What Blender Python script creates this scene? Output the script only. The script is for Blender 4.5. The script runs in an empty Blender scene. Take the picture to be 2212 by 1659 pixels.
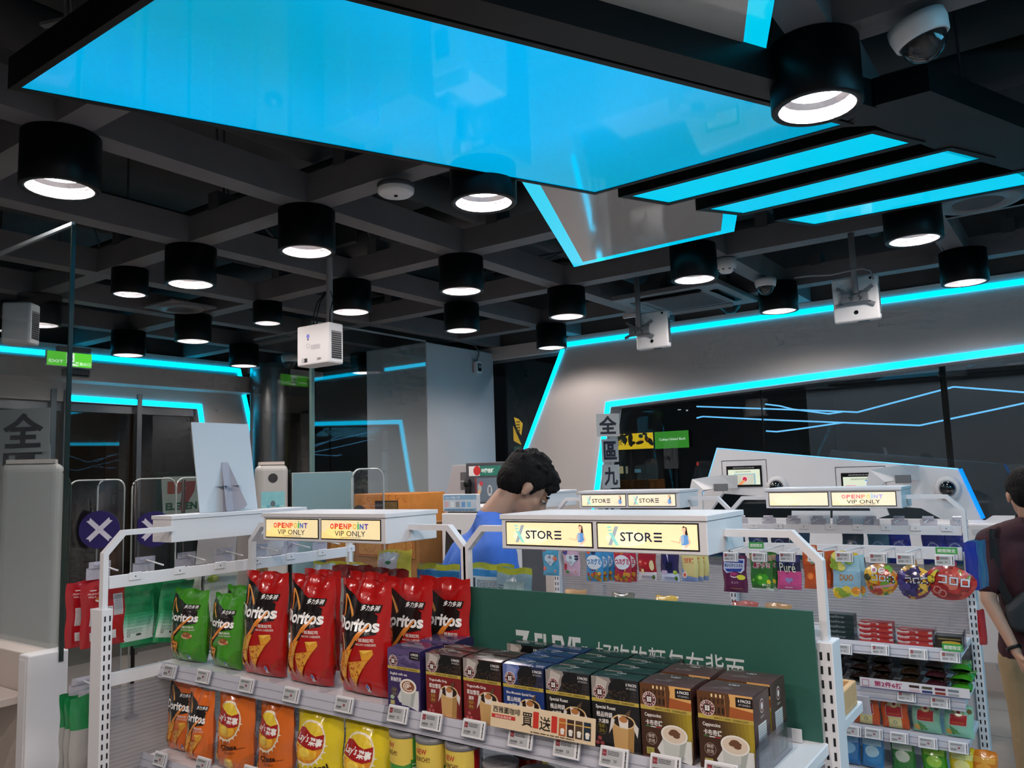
import bpy, bmesh, math, random
from math import pi, sin, cos, radians as R
from mathutils import Vector as V, Matrix as M
random.seed(7)
scene = bpy.context.scene
COL = scene.collection

# ---------------------------------------------------------------- camera
FPX, PITCH, ROLL, YAW = 1732.4, .1104, -.0312, .6185
CAM = V((.4456, -1.6618, 1.6925))
_fw = V((-sin(YAW) * cos(PITCH), cos(YAW) * cos(PITCH), sin(PITCH)))
_rt0 = V((cos(YAW), sin(YAW), 0)); _up0 = _rt0.cross(_fw)
RT = cos(ROLL) * _rt0 + sin(ROLL) * _up0
UP = -sin(ROLL) * _rt0 + cos(ROLL) * _up0
cd = bpy.data.cameras.new('camera'); cam = bpy.data.objects.new('camera', cd); COL.objects.link(cam)
cam.matrix_world = M(((RT.x, UP.x, -_fw.x, CAM.x), (RT.y, UP.y, -_fw.y, CAM.y), (RT.z, UP.z, -_fw.z, CAM.z), (0, 0, 0, 1)))
cd.sensor_fit = 'HORIZONTAL'; cd.sensor_width = 36; cd.lens = FPX / 2212 * 36; cd.clip_start = .05; cd.clip_end = 100
scene.camera = cam

def at(x, y, **k):
    """world point on the plane X=, Y= or Z= seen at photo pixel x, y"""
    d = _fw + (x - 1106) / FPX * RT - (y - 829.5) / FPX * UP
    (a, v), = k.items(); i = 'XYZ'.index(a)
    return CAM + d * ((v - CAM[i]) / d[i])

# ---------------------------------------------------------------- world, light, exposure
w = bpy.data.worlds.new('night'); scene.world = w; w.use_nodes = True
w.node_tree.nodes['Background'].inputs[0].default_value = (.02, .03, .045, 1)
w.node_tree.nodes['Background'].inputs[1].default_value = .35
vs = scene.view_settings
vs.view_transform = 'Standard'; vs.look = 'None'; vs.gamma = 1; vs.use_curve_mapping = False; vs.exposure = 0.0
cy = scene.cycles
cy.use_denoising = True; cy.max_bounces = 4; cy.glossy_bounces = 3; cy.transmission_bounces = 3; cy.transparent_max_bounces = 12; cy.sample_clamp_indirect = 3; cy.use_adaptive_sampling = True; cy.adaptive_threshold = .08; cy.adaptive_min_samples = 12
cy.caustics_reflective = False; cy.caustics_refractive = False
LAMP_W = 40.0
def area(name, loc, rot, sx, sy, e, col):
    l = bpy.data.lights.new(name, 'AREA'); l.shape = 'RECTANGLE'; l.size = sx; l.size_y = sy; l.energy = e; l.color = col
    o = bpy.data.objects.new(name, l); COL.objects.link(o); o.location = loc; o.rotation_euler = rot
    return o
area('checkout_lights', (1.6, -2.3, 3.0), (R(-12), R(14), 0), 1.8, 1.2, 58, (1, .93, .9))   # the lit till area behind the photographer
area('right_blue_fill', (2.1, .9, 2.9), (0, R(25), 0), 1.6, 1.6, 44, (.12, .65, 1))  # added unseen blue fill, as if the canopy ran on to the right
for _x, _y in ((-.16, -1.4), (-1.42, -2.6), (1.1, -1.4), (1.1, -.22), (-2.67, -2.6), (-.16, -2.6)):
    _l = bpy.data.lights.new('lamp_beam', 'SPOT'); _l.energy = LAMP_W; _l.color = (1, .88, .82); _l.spot_size = R(160); _l.spot_blend = .45; _l.shadow_soft_size = .07
    _o = bpy.data.objects.new('lamp_beam', _l); COL.objects.link(_o); _o.location = (_x, _y, 2.9)
area('outside_fill', (-1.0, 6.6, 4.2), (R(20), 0, 0), 4, .6, 170, (.75, .85, 1))  # added unseen light that brightens the wall outside the window

# ---------------------------------------------------------------- colours and materials
def hx(s):
    f = lambda c: c / 12.92 if c <= .04045 else ((c + .055) / 1.055) ** 2.4
    return tuple(f(int(s[i:i + 2], 16) / 255) for i in (0, 2, 4))
MATS = {}
def mat(name, col=None, rough=.5, metal=0, emit=None, es=1, alpha=1, coat=0, bump=0, bscale=40, vary=0, vscale=3, trans=0, ior=1.45, spec=.5, stretch=(1, 1, 1)):
    if name in MATS: return MATS[name]
    m = bpy.data.materials.new(name); m.use_nodes = True; MATS[name] = m
    nt = m.node_tree; b = nt.nodes['Principled BSDF']; N = nt.nodes.new; L = nt.links.new
    I = b.inputs
    I['Roughness'].default_value = rough; I['Metallic'].default_value = metal; I['IOR'].default_value = ior
    I['Alpha'].default_value = alpha; I['Coat Weight'].default_value = coat; I['Coat Roughness'].default_value = .12
    I['Transmission Weight'].default_value = trans; I['Specular IOR Level'].default_value = spec
    tc = N('ShaderNodeTexCoord'); mp = N('ShaderNodeMapping'); mp.inputs['Scale'].default_value = stretch
    L(tc.outputs['Object'], mp.inputs[0])
    src = None
    if col is None:
        a = N('ShaderNodeVertexColor'); a.layer_name = 'Col'; src = a.outputs[0]
    else:
        I['Base Color'].default_value = (*col, 1)
    if vary:
        n = N('ShaderNodeTexNoise'); n.inputs['Scale'].default_value = vscale; n.inputs['Detail'].default_value = 4; L(mp.outputs[0], n.inputs[0])
        mr = N('ShaderNodeMapRange'); mr.inputs[1].default_value = .3; mr.inputs[2].default_value = .7; mr.inputs[3].default_value = 1 - vary; mr.inputs[4].default_value = 1 + vary; L(n.outputs[0], mr.inputs[0])
        mx = N('ShaderNodeVectorMath'); mx.operation = 'SCALE'
        if src: L(src, mx.inputs[0])
        else: mx.inputs[0].default_value = col
        L(mr.outputs[0], mx.inputs['Scale']); src = mx.outputs[0]
    if src: L(src, I['Base Color'])
    if bump:
        n = N('ShaderNodeTexNoise'); n.inputs['Scale'].default_value = bscale; n.inputs['Detail'].default_value = 3; L(mp.outputs[0], n.inputs[0])
        bp = N('ShaderNodeBump'); bp.inputs['Strength'].default_value = bump; bp.inputs['Distance'].default_value = .01; L(n.outputs[0], bp.inputs['Height']); L(bp.outputs[0], I['Normal'])
    if emit is not None:
        I['Emission Strength'].default_value = es
        if emit == 'col': L(src, I['Emission Color']); 
        else: I['Emission Color'].default_value = (*emit, 1)
    return m
PAINT = mat('painted_steel', hx('d9d9dc'), .38, bump=.02, bscale=300, vary=.03)
PAINTC = mat('coloured_print', None, .45)
GLOSSC = mat('coated_card', None, .3, coat=.5, bump=.03, bscale=60)
FOIL = mat('printed_foil', None, .22, coat=.6, bump=.42, bscale=22, spec=.7)
MATTE = mat('matte_colour', None, .75, vary=.08, vscale=20)
BLACK = mat('black_lacquer', hx('060709'), .42, spec=.3, bump=.02, bscale=90)
DARK = mat('dark_painted_beam', hx('68686c'), .6, vary=.12, vscale=2.5, bump=.05, bscale=30)
DUCT = mat('dark_sprayed_duct', hx('46484c'), .75, vary=.3, vscale=2)
SLAB = mat('dark_concrete_soffit', hx('484a4d'), .85, vary=.3, vscale=1.6, bump=.2, bscale=14)
WALLM = mat('white_wall_paint', hx('cfc9c6'), .55, bump=.03, bscale=150, vary=.02)
CHROME = mat('faceted_reflector', hx('e6e6ea'), .38, 1, bump=.25, bscale=55)
STEEL = mat('brushed_steel', hx('8a8a8c'), .3, 1, bump=.08, bscale=60, stretch=(1, 1, .06))
PLASTW = mat('white_plastic', hx('d4d4d6'), .42, bump=.01, bscale=200)
PLASTG = mat('grey_plastic', hx('6d7074'), .45, bump=.01, bscale=200)
LENS = mat('dark_dome', hx('0a0c10'), .06, coat=1)
LED = mat('cyan_led_strip', (0, 0, 0), .4, emit=(.0, 1.75, 2.9), es=1.6)
GLOWTHIN = mat('thin_blue_glow', (0, 0, 0), .4, emit=(.16, .58, 1.05), es=1.5)  # glow of the console edge and of the imitated window reflections
GLOW = mat('lamp_glow', (0, 0, 0), .4, emit=(1, .86, .84), es=26)
WOOD = mat('pale_wood', hx('c9a274'), .55, bump=.1, bscale=20, vary=.12, vscale=9, stretch=(1, 8, 1))
EMITC = mat('backlit_print', None, .35, emit='col', es=.62)
def glassmat(name, tint, refl=1.0, base=.06, rough=0.0, ior=1.5):
    """thin pane: clear sheet with a fresnel mirror on it"""
    m = bpy.data.materials.new(name); m.use_nodes = True; nt = m.node_tree; nt.nodes.clear(); N = nt.nodes.new; L = nt.links.new
    out = N('ShaderNodeOutputMaterial'); mix = N('ShaderNodeMixShader'); tr = N('ShaderNodeBsdfTransparent'); gl = N('ShaderNodeBsdfGlossy'); fr = N('ShaderNodeLayerWeight'); pw = N('ShaderNodeMath'); pw.operation = 'POWER'; pw.inputs[1].default_value = 4.5
    tr.inputs[0].default_value = (*tint, 1); gl.inputs['Roughness'].default_value = rough; fr.inputs[0].default_value = .5; L(fr.outputs['Facing'], pw.inputs[0])
    mt = N('ShaderNodeMath'); mt.operation = 'MULTIPLY_ADD'; mt.inputs[1].default_value = refl; mt.inputs[2].default_value = base; mt.use_clamp = True
    L(pw.outputs[0], mt.inputs[0]); L(mt.outputs[0], mix.inputs[0]); L(tr.outputs[0], mix.inputs[1]); L(gl.outputs[0], mix.inputs[2]); L(mix.outputs[0], out.inputs[0])
    return m
GLASS = glassmat('clear_glass', (.92, .95, .95), .9, .085)
DGLASS = glassmat('tinted_window_glass', (.8, .84, .84), .9, .06)
ACRYL = glassmat('clear_acrylic', (.93, .94, .96), .8, .05, .08)
ACRYLG = glassmat('smoked_acrylic', (.75, .76, .8), .8, .10, .15)
FROST = mat('frosted_blue_glass', hx('7fa3ad'), .35, alpha=.72)
RIB = mat('ribbed_clear_panel', hx('8b8d94'), .15, alpha=.72, coat=.6)
EDGE = mat('glass_edge', hx('26332f'), .2)
PANEL = bpy.data.materials.new('luminous_cyan_panel'); PANEL.use_nodes = True
def _pan():
    nt = PANEL.node_tree; b = nt.nodes['Principled BSDF']; N = nt.nodes.new; L = nt.links.new
    b.inputs['Base Color'].default_value = (0, .02, .03, 1); b.inputs['Roughness'].default_value = .05; b.inputs['Specular IOR Level'].default_value = .14
    tc = N('ShaderNodeTexCoord'); n = N('ShaderNodeTexNoise'); n.inputs['Scale'].default_value = .75; n.inputs['Detail'].default_value = 1; L(tc.outputs['Object'], n.inputs[0])
    r = N('ShaderNodeValToRGB'); r.color_ramp.elements[0].position = .36; r.color_ramp.elements[1].position = .62
    r.color_ramp.elements[0].color = (0, .385, .62, 1); r.color_ramp.elements[1].color = (0, .49, .97, 1)
    L(n.outputs[0], r.inputs[0]); L(r.outputs[0], b.inputs['Emission Color']); b.inputs['Emission Strength'].default_value = .9
_pan()
STRIP = mat('luminous_cyan_strip', (0, .02, .03), .1, emit=(0, .60, .86), es=1.0)

# ---------------------------------------------------------------- mesh building
class MB:
    def __init__(s, m=None): s.v = []; s.f = []; s.c = []; s.m = m or M(); s.cur = (.8, .8, .8)
    def col(s, c): s.cur = hx(c) if isinstance(c, str) else c; return s
    def add(s, vs, fs, c=None):
        n = len(s.v); s.v += [s.m @ V(p) for p in vs]
        s.f += [tuple(i + n for i in f) for f in fs]; s.c += [c or s.cur] * len(fs); return s
    def box(s, x0, x1, y0, y1, z0, z1, c=None):
        return s.add([(x0, y0, z0), (x1, y0, z0), (x1, y1, z0), (x0, y1, z0), (x0, y0, z1), (x1, y0, z1), (x1, y1, z1), (x0, y1, z1)],
                     [(3, 2, 1, 0), (4, 5, 6, 7), (0, 1, 5, 4), (1, 2, 6, 5), (2, 3, 7, 6), (3, 0, 4, 7)], c)
    def prism(s, poly, lo, hi, ax='Z', c=None):
        """poly of 2-D points extruded along ax; X -> (y,z), Y -> (x,z), Z -> (x,y)"""
        f = {'Z': lambda a, b, t: (a, b, t), 'Y': lambda a, b, t: (a, t, b), 'X': lambda a, b, t: (t, a, b)}[ax]
        n = len(poly); vs = [f(a, b, lo) for a, b in poly] + [f(a, b, hi) for a, b in poly]
        return s.add(vs, [tuple(range(n))[::-1], tuple(range(n, 2 * n))] + [(i, (i + 1) % n, n + (i + 1) % n, n + i) for i in range(n)], c)
    def lathe(s, prof, n=24, c=None, o=(0, 0, 0), close=False):
        vs = []; fs = []; k = len(prof)
        for j in range(n):
            a = 2 * pi * j / n
            vs += [(o[0] + r * cos(a), o[1] + r * sin(a), o[2] + z) for r, z in prof]
        for j in range(n):
            q = (j + 1) % n
            for i in range(k - 1): fs.append((j * k + i, q * k + i, q * k + i + 1, j * k + i + 1))
        if close: fs += [tuple(j * k for j in range(n))[::-1], tuple(j * k + k - 1 for j in range(n))]
        return s.add(vs, fs, c)
    def tube(s, pts, r, n=8, c=None, sq=None):
        """round tube, or with sq=(half_w, half_h, up) a rectangular bar"""
        P = [V(p) for p in pts]; rings = []
        for i, p in enumerate(P):
            d0 = (P[i] - P[i - 1]).normalized() if i else (P[1] - P[0]).normalized()
            d1 = (P[i + 1] - P[i]).normalized() if i < len(P) - 1 else d0
            t = (d0 + d1).normalized(); k = 1 / max(.3, t.dot(d1))
            up = V(sq[2]) if sq else (V((0, 0, 1)) if abs(t.z) < .9 else V((0, 1, 0)))
            a = t.cross(up).normalized(); b = a.cross(t).normalized()
            if sq:
                ca = k if abs(d0.cross(d1).dot(b)) > 1e-4 else 1; cb = k if abs(d0.cross(d1).dot(a)) > 1e-4 else 1
                rings.append([p + a * x * sq[0] * ca + b * y * sq[1] * cb for x, y in ((-1, -1), (1, -1), (1, 1), (-1, 1))])
            else: rings.append([p + (a * cos(2 * pi * j / n) + b * sin(2 * pi * j / n)) * r for j in range(n)])
        m = len(rings[0]); vs = [q for g in rings for q in g]; fs = [tuple(range(m)), tuple(range(len(vs) - m, len(vs)))[::-1]]
        for i in range(len(rings) - 1):
            for j in range(m): fs.append((i * m + j, i * m + (j + 1) % m, (i + 1) * m + (j + 1) % m, (i + 1) * m + j)[::-1])
        return s.add(vs, fs, c)
    def ball(s, o, rx, ry, rz, n=16, k=10, c=None):
        prof = [(max(1e-4, sin(pi * i / k)), -cos(pi * i / k)) for i in range(k + 1)]
        vs = []; fs = []
        for j in range(n):
            a = 2 * pi * j / n; vs += [(o[0] + rx * r * cos(a), o[1] + ry * r * sin(a), o[2] + rz * z) for r, z in prof]
        q = k + 1
        for j in range(n):
            for i in range(k): fs.append((j * q + i, (j + 1) % n * q + i, (j + 1) % n * q + i + 1, j * q + i + 1))
        return s.add(vs, fs, c)
    def mesh(s, name, mt, smooth=False):
        me = bpy.data.meshes.new(name); me.from_pydata(s.v, [], s.f); me.validate(clean_customdata=False)
        if len(me.polygons) == len(s.c):
            at_ = me.attributes.new('Col', 'FLOAT_COLOR', 'CORNER'); buf = []
            for p, c in zip(me.polygons, s.c): buf += [c[0], c[1], c[2], 1] * p.loop_total
            at_.data.foreach_set('color', buf)
        for q in (mt if isinstance(mt, (list, tuple)) else [mt]): me.materials.append(q)
        if smooth: me.polygons.foreach_set('use_smooth', [True] * len(me.polygons))
        me.update(); return me
    def build(s, name, mt, parent=None, smooth=False, label=None, cat=None, group=None, kind=None, loc=None, rot=None):
        return link(s.mesh(name, mt, smooth), name, parent, label, cat, group, kind, loc, rot)
def link(me, name, parent=None, label=None, cat=None, group=None, kind=None, loc=None, rot=None):
    o = bpy.data.objects.new(name, me); COL.objects.link(o)
    if parent: o.parent = parent
    if loc is not None: o.location = loc
    if rot is not None: o.rotation_euler = rot
    tag(o, label, cat, group, kind); return o
def tag(o, label=None, cat=None, group=None, kind=None):
    for k, v in (('label', label), ('category', cat), ('group', group), ('kind', kind)):
        if v: o[k] = v
    return o
def thing(name, label, cat, loc=(0, 0, 0), rz=0, group=None, kind=None):
    o = bpy.data.objects.new(name, None); COL.objects.link(o); o.location = loc; o.rotation_euler = (0, 0, rz); o.empty_display_size = .05
    return tag(o, label, cat, group, kind)
def kids(o): return [c for c in o.children]
def copy_tree(o, parent=None):
    c = o.copy(); COL.objects.link(c); c.parent = parent
    for ch in kids(o): copy_tree(ch, c)
    return c
def place(o, loc, rz=0, label=None, group=None, sc=None, rx=0, ry=0):
    o.location = loc; o.rotation_euler = (rx, ry, rz)
    if sc: o.scale = sc if isinstance(sc, tuple) else (sc,) * 3
    return tag(o, label, None, group)
def bevel(o, w=.004, n=2):
    b = o.modifiers.new('bevel', 'BEVEL'); b.width = w; b.segments = n; b.limit_method = 'ANGLE'; return o
ORD = ['first', 'second', 'third', 'fourth', 'fifth', 'sixth', 'seventh', 'eighth', 'ninth', 'tenth', 'eleventh', 'twelfth']

# ---------------------------------------------------------------- flat print (lettering and pictures as thin layers)
_tc = {}
def glyphs(s, bold=0, shear=0):
    k = (s, bold, shear)
    if k not in _tc:
        cu = bpy.data.curves.new('t', 'FONT'); cu.body = s; cu.resolution_u = 2; cu.offset = bold; cu.shear = shear; cu.fill_mode = 'FRONT'
        o = bpy.data.objects.new('t', cu); me = o.to_mesh()
        vs = [(p.co.x, p.co.y) for p in me.vertices]; fs = [tuple(p.vertices) for p in me.polygons]
        o.to_mesh_clear(); bpy.data.objects.remove(o); bpy.data.curves.remove(cu)
        if not vs: vs = [(0, 0), (1, 0), (0, 1)]; fs = [(0, 1, 2)]
        x0 = min(a for a, b in vs); x1 = max(a for a, b in vs); y0 = min(b for a, b in vs); y1 = max(b for a, b in vs)
        _tc[k] = ([(a - x0, b - y0) for a, b in vs], fs, x1 - x0, y1 - y0)
    return _tc[k]
class Art:
    """layers of coloured 2-D faces in metres"""
    def __init__(s): s.L = []
    def raw(s, vs, fs, c): s.L.append((vs, fs, hx(c) if isinstance(c, str) else c)); return s
    def poly(s, pts, c): return s.raw(pts, [tuple(range(len(pts)))], c)
    def rect(s, x0, y0, x1, y1, c): return s.poly([(x0, y0), (x1, y0), (x1, y1), (x0, y1)], c)
    def ell(s, x, y, rx, ry, c, n=20, rot=0):
        return s.poly([(x + rx * cos(a) * cos(rot) - ry * sin(a) * sin(rot), y + rx * cos(a) * sin(rot) + ry * sin(a) * cos(rot)) for a in (2 * pi * i / n for i in range(n))], c)
    def ring(s, x, y, r0, r1, c, n=24, a0=0, a1=2 * pi, ky=1):
        vs = []
        for i in range(n + 1):
            a = a0 + (a1 - a0) * i / n; vs += [(x + r0 * cos(a), y + ky * r0 * sin(a)), (x + r1 * cos(a), y + ky * r1 * sin(a))]
        return s.raw(vs, [(2 * i, 2 * i + 1, 2 * i + 3, 2 * i + 2) for i in range(n)], c)
    def text(s, t, x, y, h, c, w=None, bold=0, shear=0, al='l', rot=0, mirror=False):
        vs, fs, tw, th = glyphs(t, bold, shear); k = h / th; kx = (w / tw) if w else k
        W = tw * kx; ox = {'l': 0, 'c': -W / 2, 'r': -W}[al]; out = []
        for a, b in vs:
            a = a * kx + ox; b = b * k
            if mirror: a = -a
            out.append((x + a * cos(rot) - b * sin(rot), y + a * sin(rot) + b * cos(rot)))
        if mirror: fs = [f[::-1] for f in fs]
        return s.raw(out, fs, c)
    def lines(s, x0, x1, y0, y1, n, c, fill=.5, seed=1):
        """rows of tiny unreadable print"""
        rd = random.Random(seed); vs = []; fs = []; dh = (y1 - y0) / n
        for i in range(n):
            x = x0
            while x < x1:
                wd = (x1 - x0) * rd.uniform(.03, .16); e = min(x + wd, x1); q = len(vs); yb = y0 + i * dh
                vs += [(x, yb), (e, yb), (e, yb + dh * fill), (x, yb + dh * fill)]; fs.append((q, q + 1, q + 2, q + 3)); x = e + (x1 - x0) * .02
        return s.raw(vs, fs, c)
    def bars(s, x0, x1, y0, y1, n, c='111111', seed=3):
        rd = random.Random(seed); vs = []; fs = []; d = (x1 - x0) / n
        for i in range(n):
            q = len(vs); a = x0 + i * d; e = a + d * rd.uniform(.25, .8); vs += [(a, y0), (e, y0), (e, y1), (a, y1)]; fs.append((q, q + 1, q + 2, q + 3))
        return s.raw(vs, fs, c)
    def merge(s, o, dx=0, dy=0, k=1, rot=0):
        for vs, fs, c in o.L: s.L.append(([(dx + k * (a * cos(rot) - b * sin(rot)), dy + k * (a * sin(rot) + b * cos(rot))) for a, b in vs], fs, c))
        return s
    def clip(s, x0, x1, y0=-9, y1=9):
        for i, (vs, fs, c) in enumerate(s.L): s.L[i] = ([(min(max(a, x0), x1), min(max(b, y0), y1)) for a, b in vs], fs, c)
        return s
    def put(s, mb, fn, eps=.00025, maxlen=None):
        bb = []; lev = []
        for vs, fs, c in s.L:      # a layer lies just above the layers it overlaps
            xs = [p[0] for p in vs]; ys = [p[1] for p in vs]; b = (min(xs), min(ys), max(xs), max(ys)); l = 0
            for q, m in zip(bb, lev):
                if m > l and q[0] < b[2] and b[0] < q[2] and q[1] < b[3] and b[1] < q[3]: l = m
            bb.append(b); lev.append(l + 1)
        k = 1 if max(lev or [1]) < 9 else 9 / max(lev)
        for li, (vs, fs, c) in zip([l * k for l in lev], s.L):
            v2 = list(vs); tris = []
            if maxlen is None: tris = fs
            else:
                st = []
                for f in fs:
                    st += [(f[0], f[i], f[i + 1]) for i in range(1, len(f) - 1)]
                mid = {}
                while st:
                    t = st.pop(); e = [(math.dist(v2[t[i]], v2[t[(i + 1) % 3]]), i) for i in range(3)]; l, i = max(e)
                    if l <= maxlen: tris.append(t); continue
                    a, b, d = t[i], t[(i + 1) % 3], t[(i + 2) % 3]; k = (min(a, b), max(a, b))
                    if k not in mid: mid[k] = len(v2); v2.append(((v2[a][0] + v2[b][0]) / 2, (v2[a][1] + v2[b][1]) / 2))
                    q = mid[k]; st += [(a, q, d), (q, b, d)]
            mb.add([fn(a, b, eps * li) for a, b in v2], tris, c)
        return mb
    def flat(s, m, eps=.00025):
        """mesh builder with the art in the plane XZ of matrix m, facing -Y"""
        return s.put(MB(m), lambda a, b, e: (a, -e, b))
def face(p, yaw=0): return M.Translation(V(p)) @ M.Rotation(yaw, 4, 'Z')
# ================================================================ THE SETTING
YB, XL = 5.3, -7.5           # back wall and entrance wall
def struct(name, mb, mt, parent=None, smooth=False, label=None):
    return mb.build(name, mt, parent, smooth, label, None, None, None if parent else 'structure')
fl = struct('floor', MB().box(-12, 5, -4.5, 11, -.2, -.012), mat('floor_grout', hx('6b6966'), .7))
FT = mat('floor_tile_glaze', hx('a09b95'), .22, vary=.06, vscale=4)
tm = MB().box(.003, .597, .003, .597, -.012, 0).mesh('floor_tile', FT)
for i in range(-3, 6):
    for j in range(0, 9):
        if i * .6 > -2.0 + .0 * j: link(tm, 'floor_tile', fl, loc=(i * .6, j * .6, 0))
MB().box(-12, -1.803, -4.5, 11, -.012, 0).box(-1.797, 5, -4.5, -.003, -.012, 0).box(-1.797, 5, 5.4, 11, -.012, 0).box(3.603, 5, .0, 5.4, -.012, 0).build('tile_field', FT, fl)
ce = struct('ceiling', MB().box(-12, 4, -4.5, 5.6, 3.85, 4.0), SLAB)
MB().box(-12, 4, 5.32, 5.42, 3.061, 3.84).build('upper_closure', SLAB, ce); MB().box(-7.72, -7.6, -4.4, 5.3, 3.061, 3.84).build('upper_closure', SLAB, ce)
# grid of hollow beams: bottom 3.06
GX = [1.1, -.16, -1.42, -2.67, -3.69, -4.71, -5.6, -6.55]; GY = [-3.8, -2.6, -1.4, -.22, .98, 2.2, 3.4, 4.65]
for i, x in enumerate(GX):
    MB().box(x - .065, x + .065, -4.4, 5.3, 3.062, 3.215).build('ceiling_beam', DARK, ce)
for j, y in enumerate(GY):
    for i in range(len(GX) + 1):
        a = (GX[i - 1] - .065) if i else 4; b_ = (GX[i] + .065) if i < len(GX) else -12
        MB().box(b_, a, y - .065, y + .065, 3.063, 3.21).build('ceiling_beam', DARK, ce)
# seams plates, hangers, ducts above the grid
hg = MB()
for x in GX:
    for y in GY:
        hg.tube([(x + .3, y, 3.2), (x + .3, y, 3.86)], .006, 6).box(x + .26, x + .34, y - .07, y + .07, 3.2, 3.3)
hg.build('threaded_hanger', DUCT, ce, kind='stuff')
for k, (x, y0, y1, r, z) in enumerate([(-2.1, -4, 5.2, .05, 3.45), (-2.9, -4, 5.2, .11, 3.55), (-4.2, -4, 5.2, .04, 3.4), (-5.2, -4, 5.2, .09, 3.6), (-.8, -4, 5.2, .06, 3.55), (.6, -4, 5.2, .13, 3.6)]):
    MB().tube([(x, y0, z), (x, y1, z)], r, 14).build('duct_pipe', DUCT, ce, True)
for y, r, z in [(.3, .1, 3.5), (1.22, .045, 3.38), (2.7, .12, 3.55), (4.0, .06, 3.42)]:
    MB().tube([(-9, y, z), (3, y, z)], r, 14).build('duct_pipe', DUCT, ce, True)
for x, y, sx, sy in [(-2.4, 1.75, .5, .36), (-4.2, 2.8, .4, .5), (-2.0, .3, .6, .3), (.5, 1.5, .5, .6)]:
    bevel(MB().box(x - sx / 2, x + sx / 2, y - sy / 2, y + sy / 2, 3.5, 3.8).build('duct_box', DUCT, ce), .01)
cb = MB(); rd = random.Random(5)
for k in range(16):
    x = rd.uniform(-5.5, -.2); y = rd.uniform(-.4, 4.6); z = 3.3
    cb.tube([(x, y, 3.84), (x + .02, y, z + .3), (x + rd.uniform(-.1, .1), y + .1, z), (x + rd.uniform(-.3, .3), y + .3, z + .05), (x + rd.uniform(-.3, .3), y + .5, z)], .006, 5)
cb.build('loose_cable', mat('dull_cable', hx('55565a'), .6), ce, True)

t_ = thing('ceiling_bracket', 'thin pale metal bracket hanging from the ceiling at the upper left corner', 'bracket', at(143, 40, Z=3.27))
MB().tube([(0, 0, 0), (.0, .0, .58)], .008, 8).build('rod', PLASTG, t_); MB(M.Rotation(R(20), 4, 'Z')).box(-.10, .10, -.012, .012, -.012, .0).build('bar', PLASTG, t_)
# back wall with slanted outer edge and long window
def wy(poly, y0, y1, mb=None, c=None): return (mb or MB()).prism(poly, y0, y1, 'Y', c)
sl = lambda z: -3.83 + (z - 2.983) * .507
hl = lambda z: -3.324 + (z - 2.302) * .2
ht = lambda x: 2.302 + (x + 3.324) * .0443
wb = MB()
for pl in ([(sl(3.06), 3.06), (sl(0), 0), (hl(.6), 0), (hl(.6), .6), (hl(2.302), 2.302)],
           [(sl(3.06), 3.06), (hl(2.302), 2.302), (4, ht(4)), (4, 3.06)], [(hl(.6), 0), (4, 0), (4, .6), (hl(.6), .6)]):
    wy(pl[::-1], YB, YB + .22, wb)
wall = struct('wall_back', wb, WALLM)
def ledline(parent, pts, wd, off, ax, lab=None):
    """LED channel lying on a wall plane; ax 'Y' uses (x,z) at y=off"""
    mb = MB(); P = [V((a, b)) for a, b in pts]; L_ = []; R_ = []
    for i, p in enumerate(P):
        d0 = (P[i] - P[i - 1]).normalized() if i else (P[1] - P[0]).normalized(); d1 = (P[i + 1] - P[i]).normalized() if i < len(P) - 1 else d0
        n = V((-(d0 + d1).normalized().y, (d0 + d1).normalized().x)); k = 1 / max(.35, n.dot(V((-d1.y, d1.x))))
        L_.append(p + n * wd / 2 * k); R_.append(p - n * wd / 2 * k)
    for i in range(len(P) - 1):
        q = [tuple(L_[i]), tuple(R_[i]), tuple(R_[i + 1]), tuple(L_[i + 1])]
        mb.prism(q if ax == 'X' else q[::-1], *(off if isinstance(off, tuple) else (off, off + .015)), ax)
    return mb.build('led_strip', LED, parent, label=lab)
ledline(wall, [(4, 2.983), (-3.83, 2.983), (sl(1.0), 1.0)], .038, (YB - .012, YB - .001), 'Y')
ledline(wall, [(4, ht(4) + .035), (-3.355, 2.335), (hl(.9) - .035, .9)], .047, (YB - .012, YB - .001), 'Y')
MB().box(-5.0, sl(3.0) , YB, YB + .12, 2.93, 3.06).build('window_header', WALLM, wall)
# window panes behind the hole
wn = struct('window_1', MB().box(-3.7, 4, YB + .2, YB + .22, .55, .6).box(-3.7, 4, YB + .2, YB + .22, 2.58, 2.66), PLASTG)
for k, (a, b) in enumerate([(-3.7, -1.905), (-1.90, -.445), (-.44, .75), (.755, 4)]):
    MB().box(a, b, YB + .19, YB + .2, .55, 2.66).build('pane', DGLASS, wn)
for x in (-1.902, .752): MB().box(x - .004, x + .004, YB + .185, YB + .205, .55, 2.66).build('pane_joint', BLACK, wn)
MB().tube([(-.443, YB + .22, 2.6), (-.443, YB + .22, .5)], .022, 6, None, (.022, .02, (0, 1, 0))).build('mullion', BLACK, wn)
# reversed lettering on the outside of the glass
def dim(s): return s
lt = Art()
for t, x, y, h in (('EXPERIENCE', .86, 1.975, .062), ('EXCELLENT', .86, 1.86, .062), ('STORE', .72, 1.745, .062)): lt.text(t, x, y, h, '5d6668', bold=.012, al='l', mirror=True)
lt.flat(face((0, YB + .215, 0))).build('reversed_lettering', MATTE, wn)
wn2 = struct('window_2', MB().box(-5.0, sl(2.95), YB + .1, YB + .12, 2.9, 2.95), PLASTG)
MB().box(-5.0, -3.9, YB + .11, YB + .12, 0, 2.93).build('pane', DGLASS, wn2)
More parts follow.
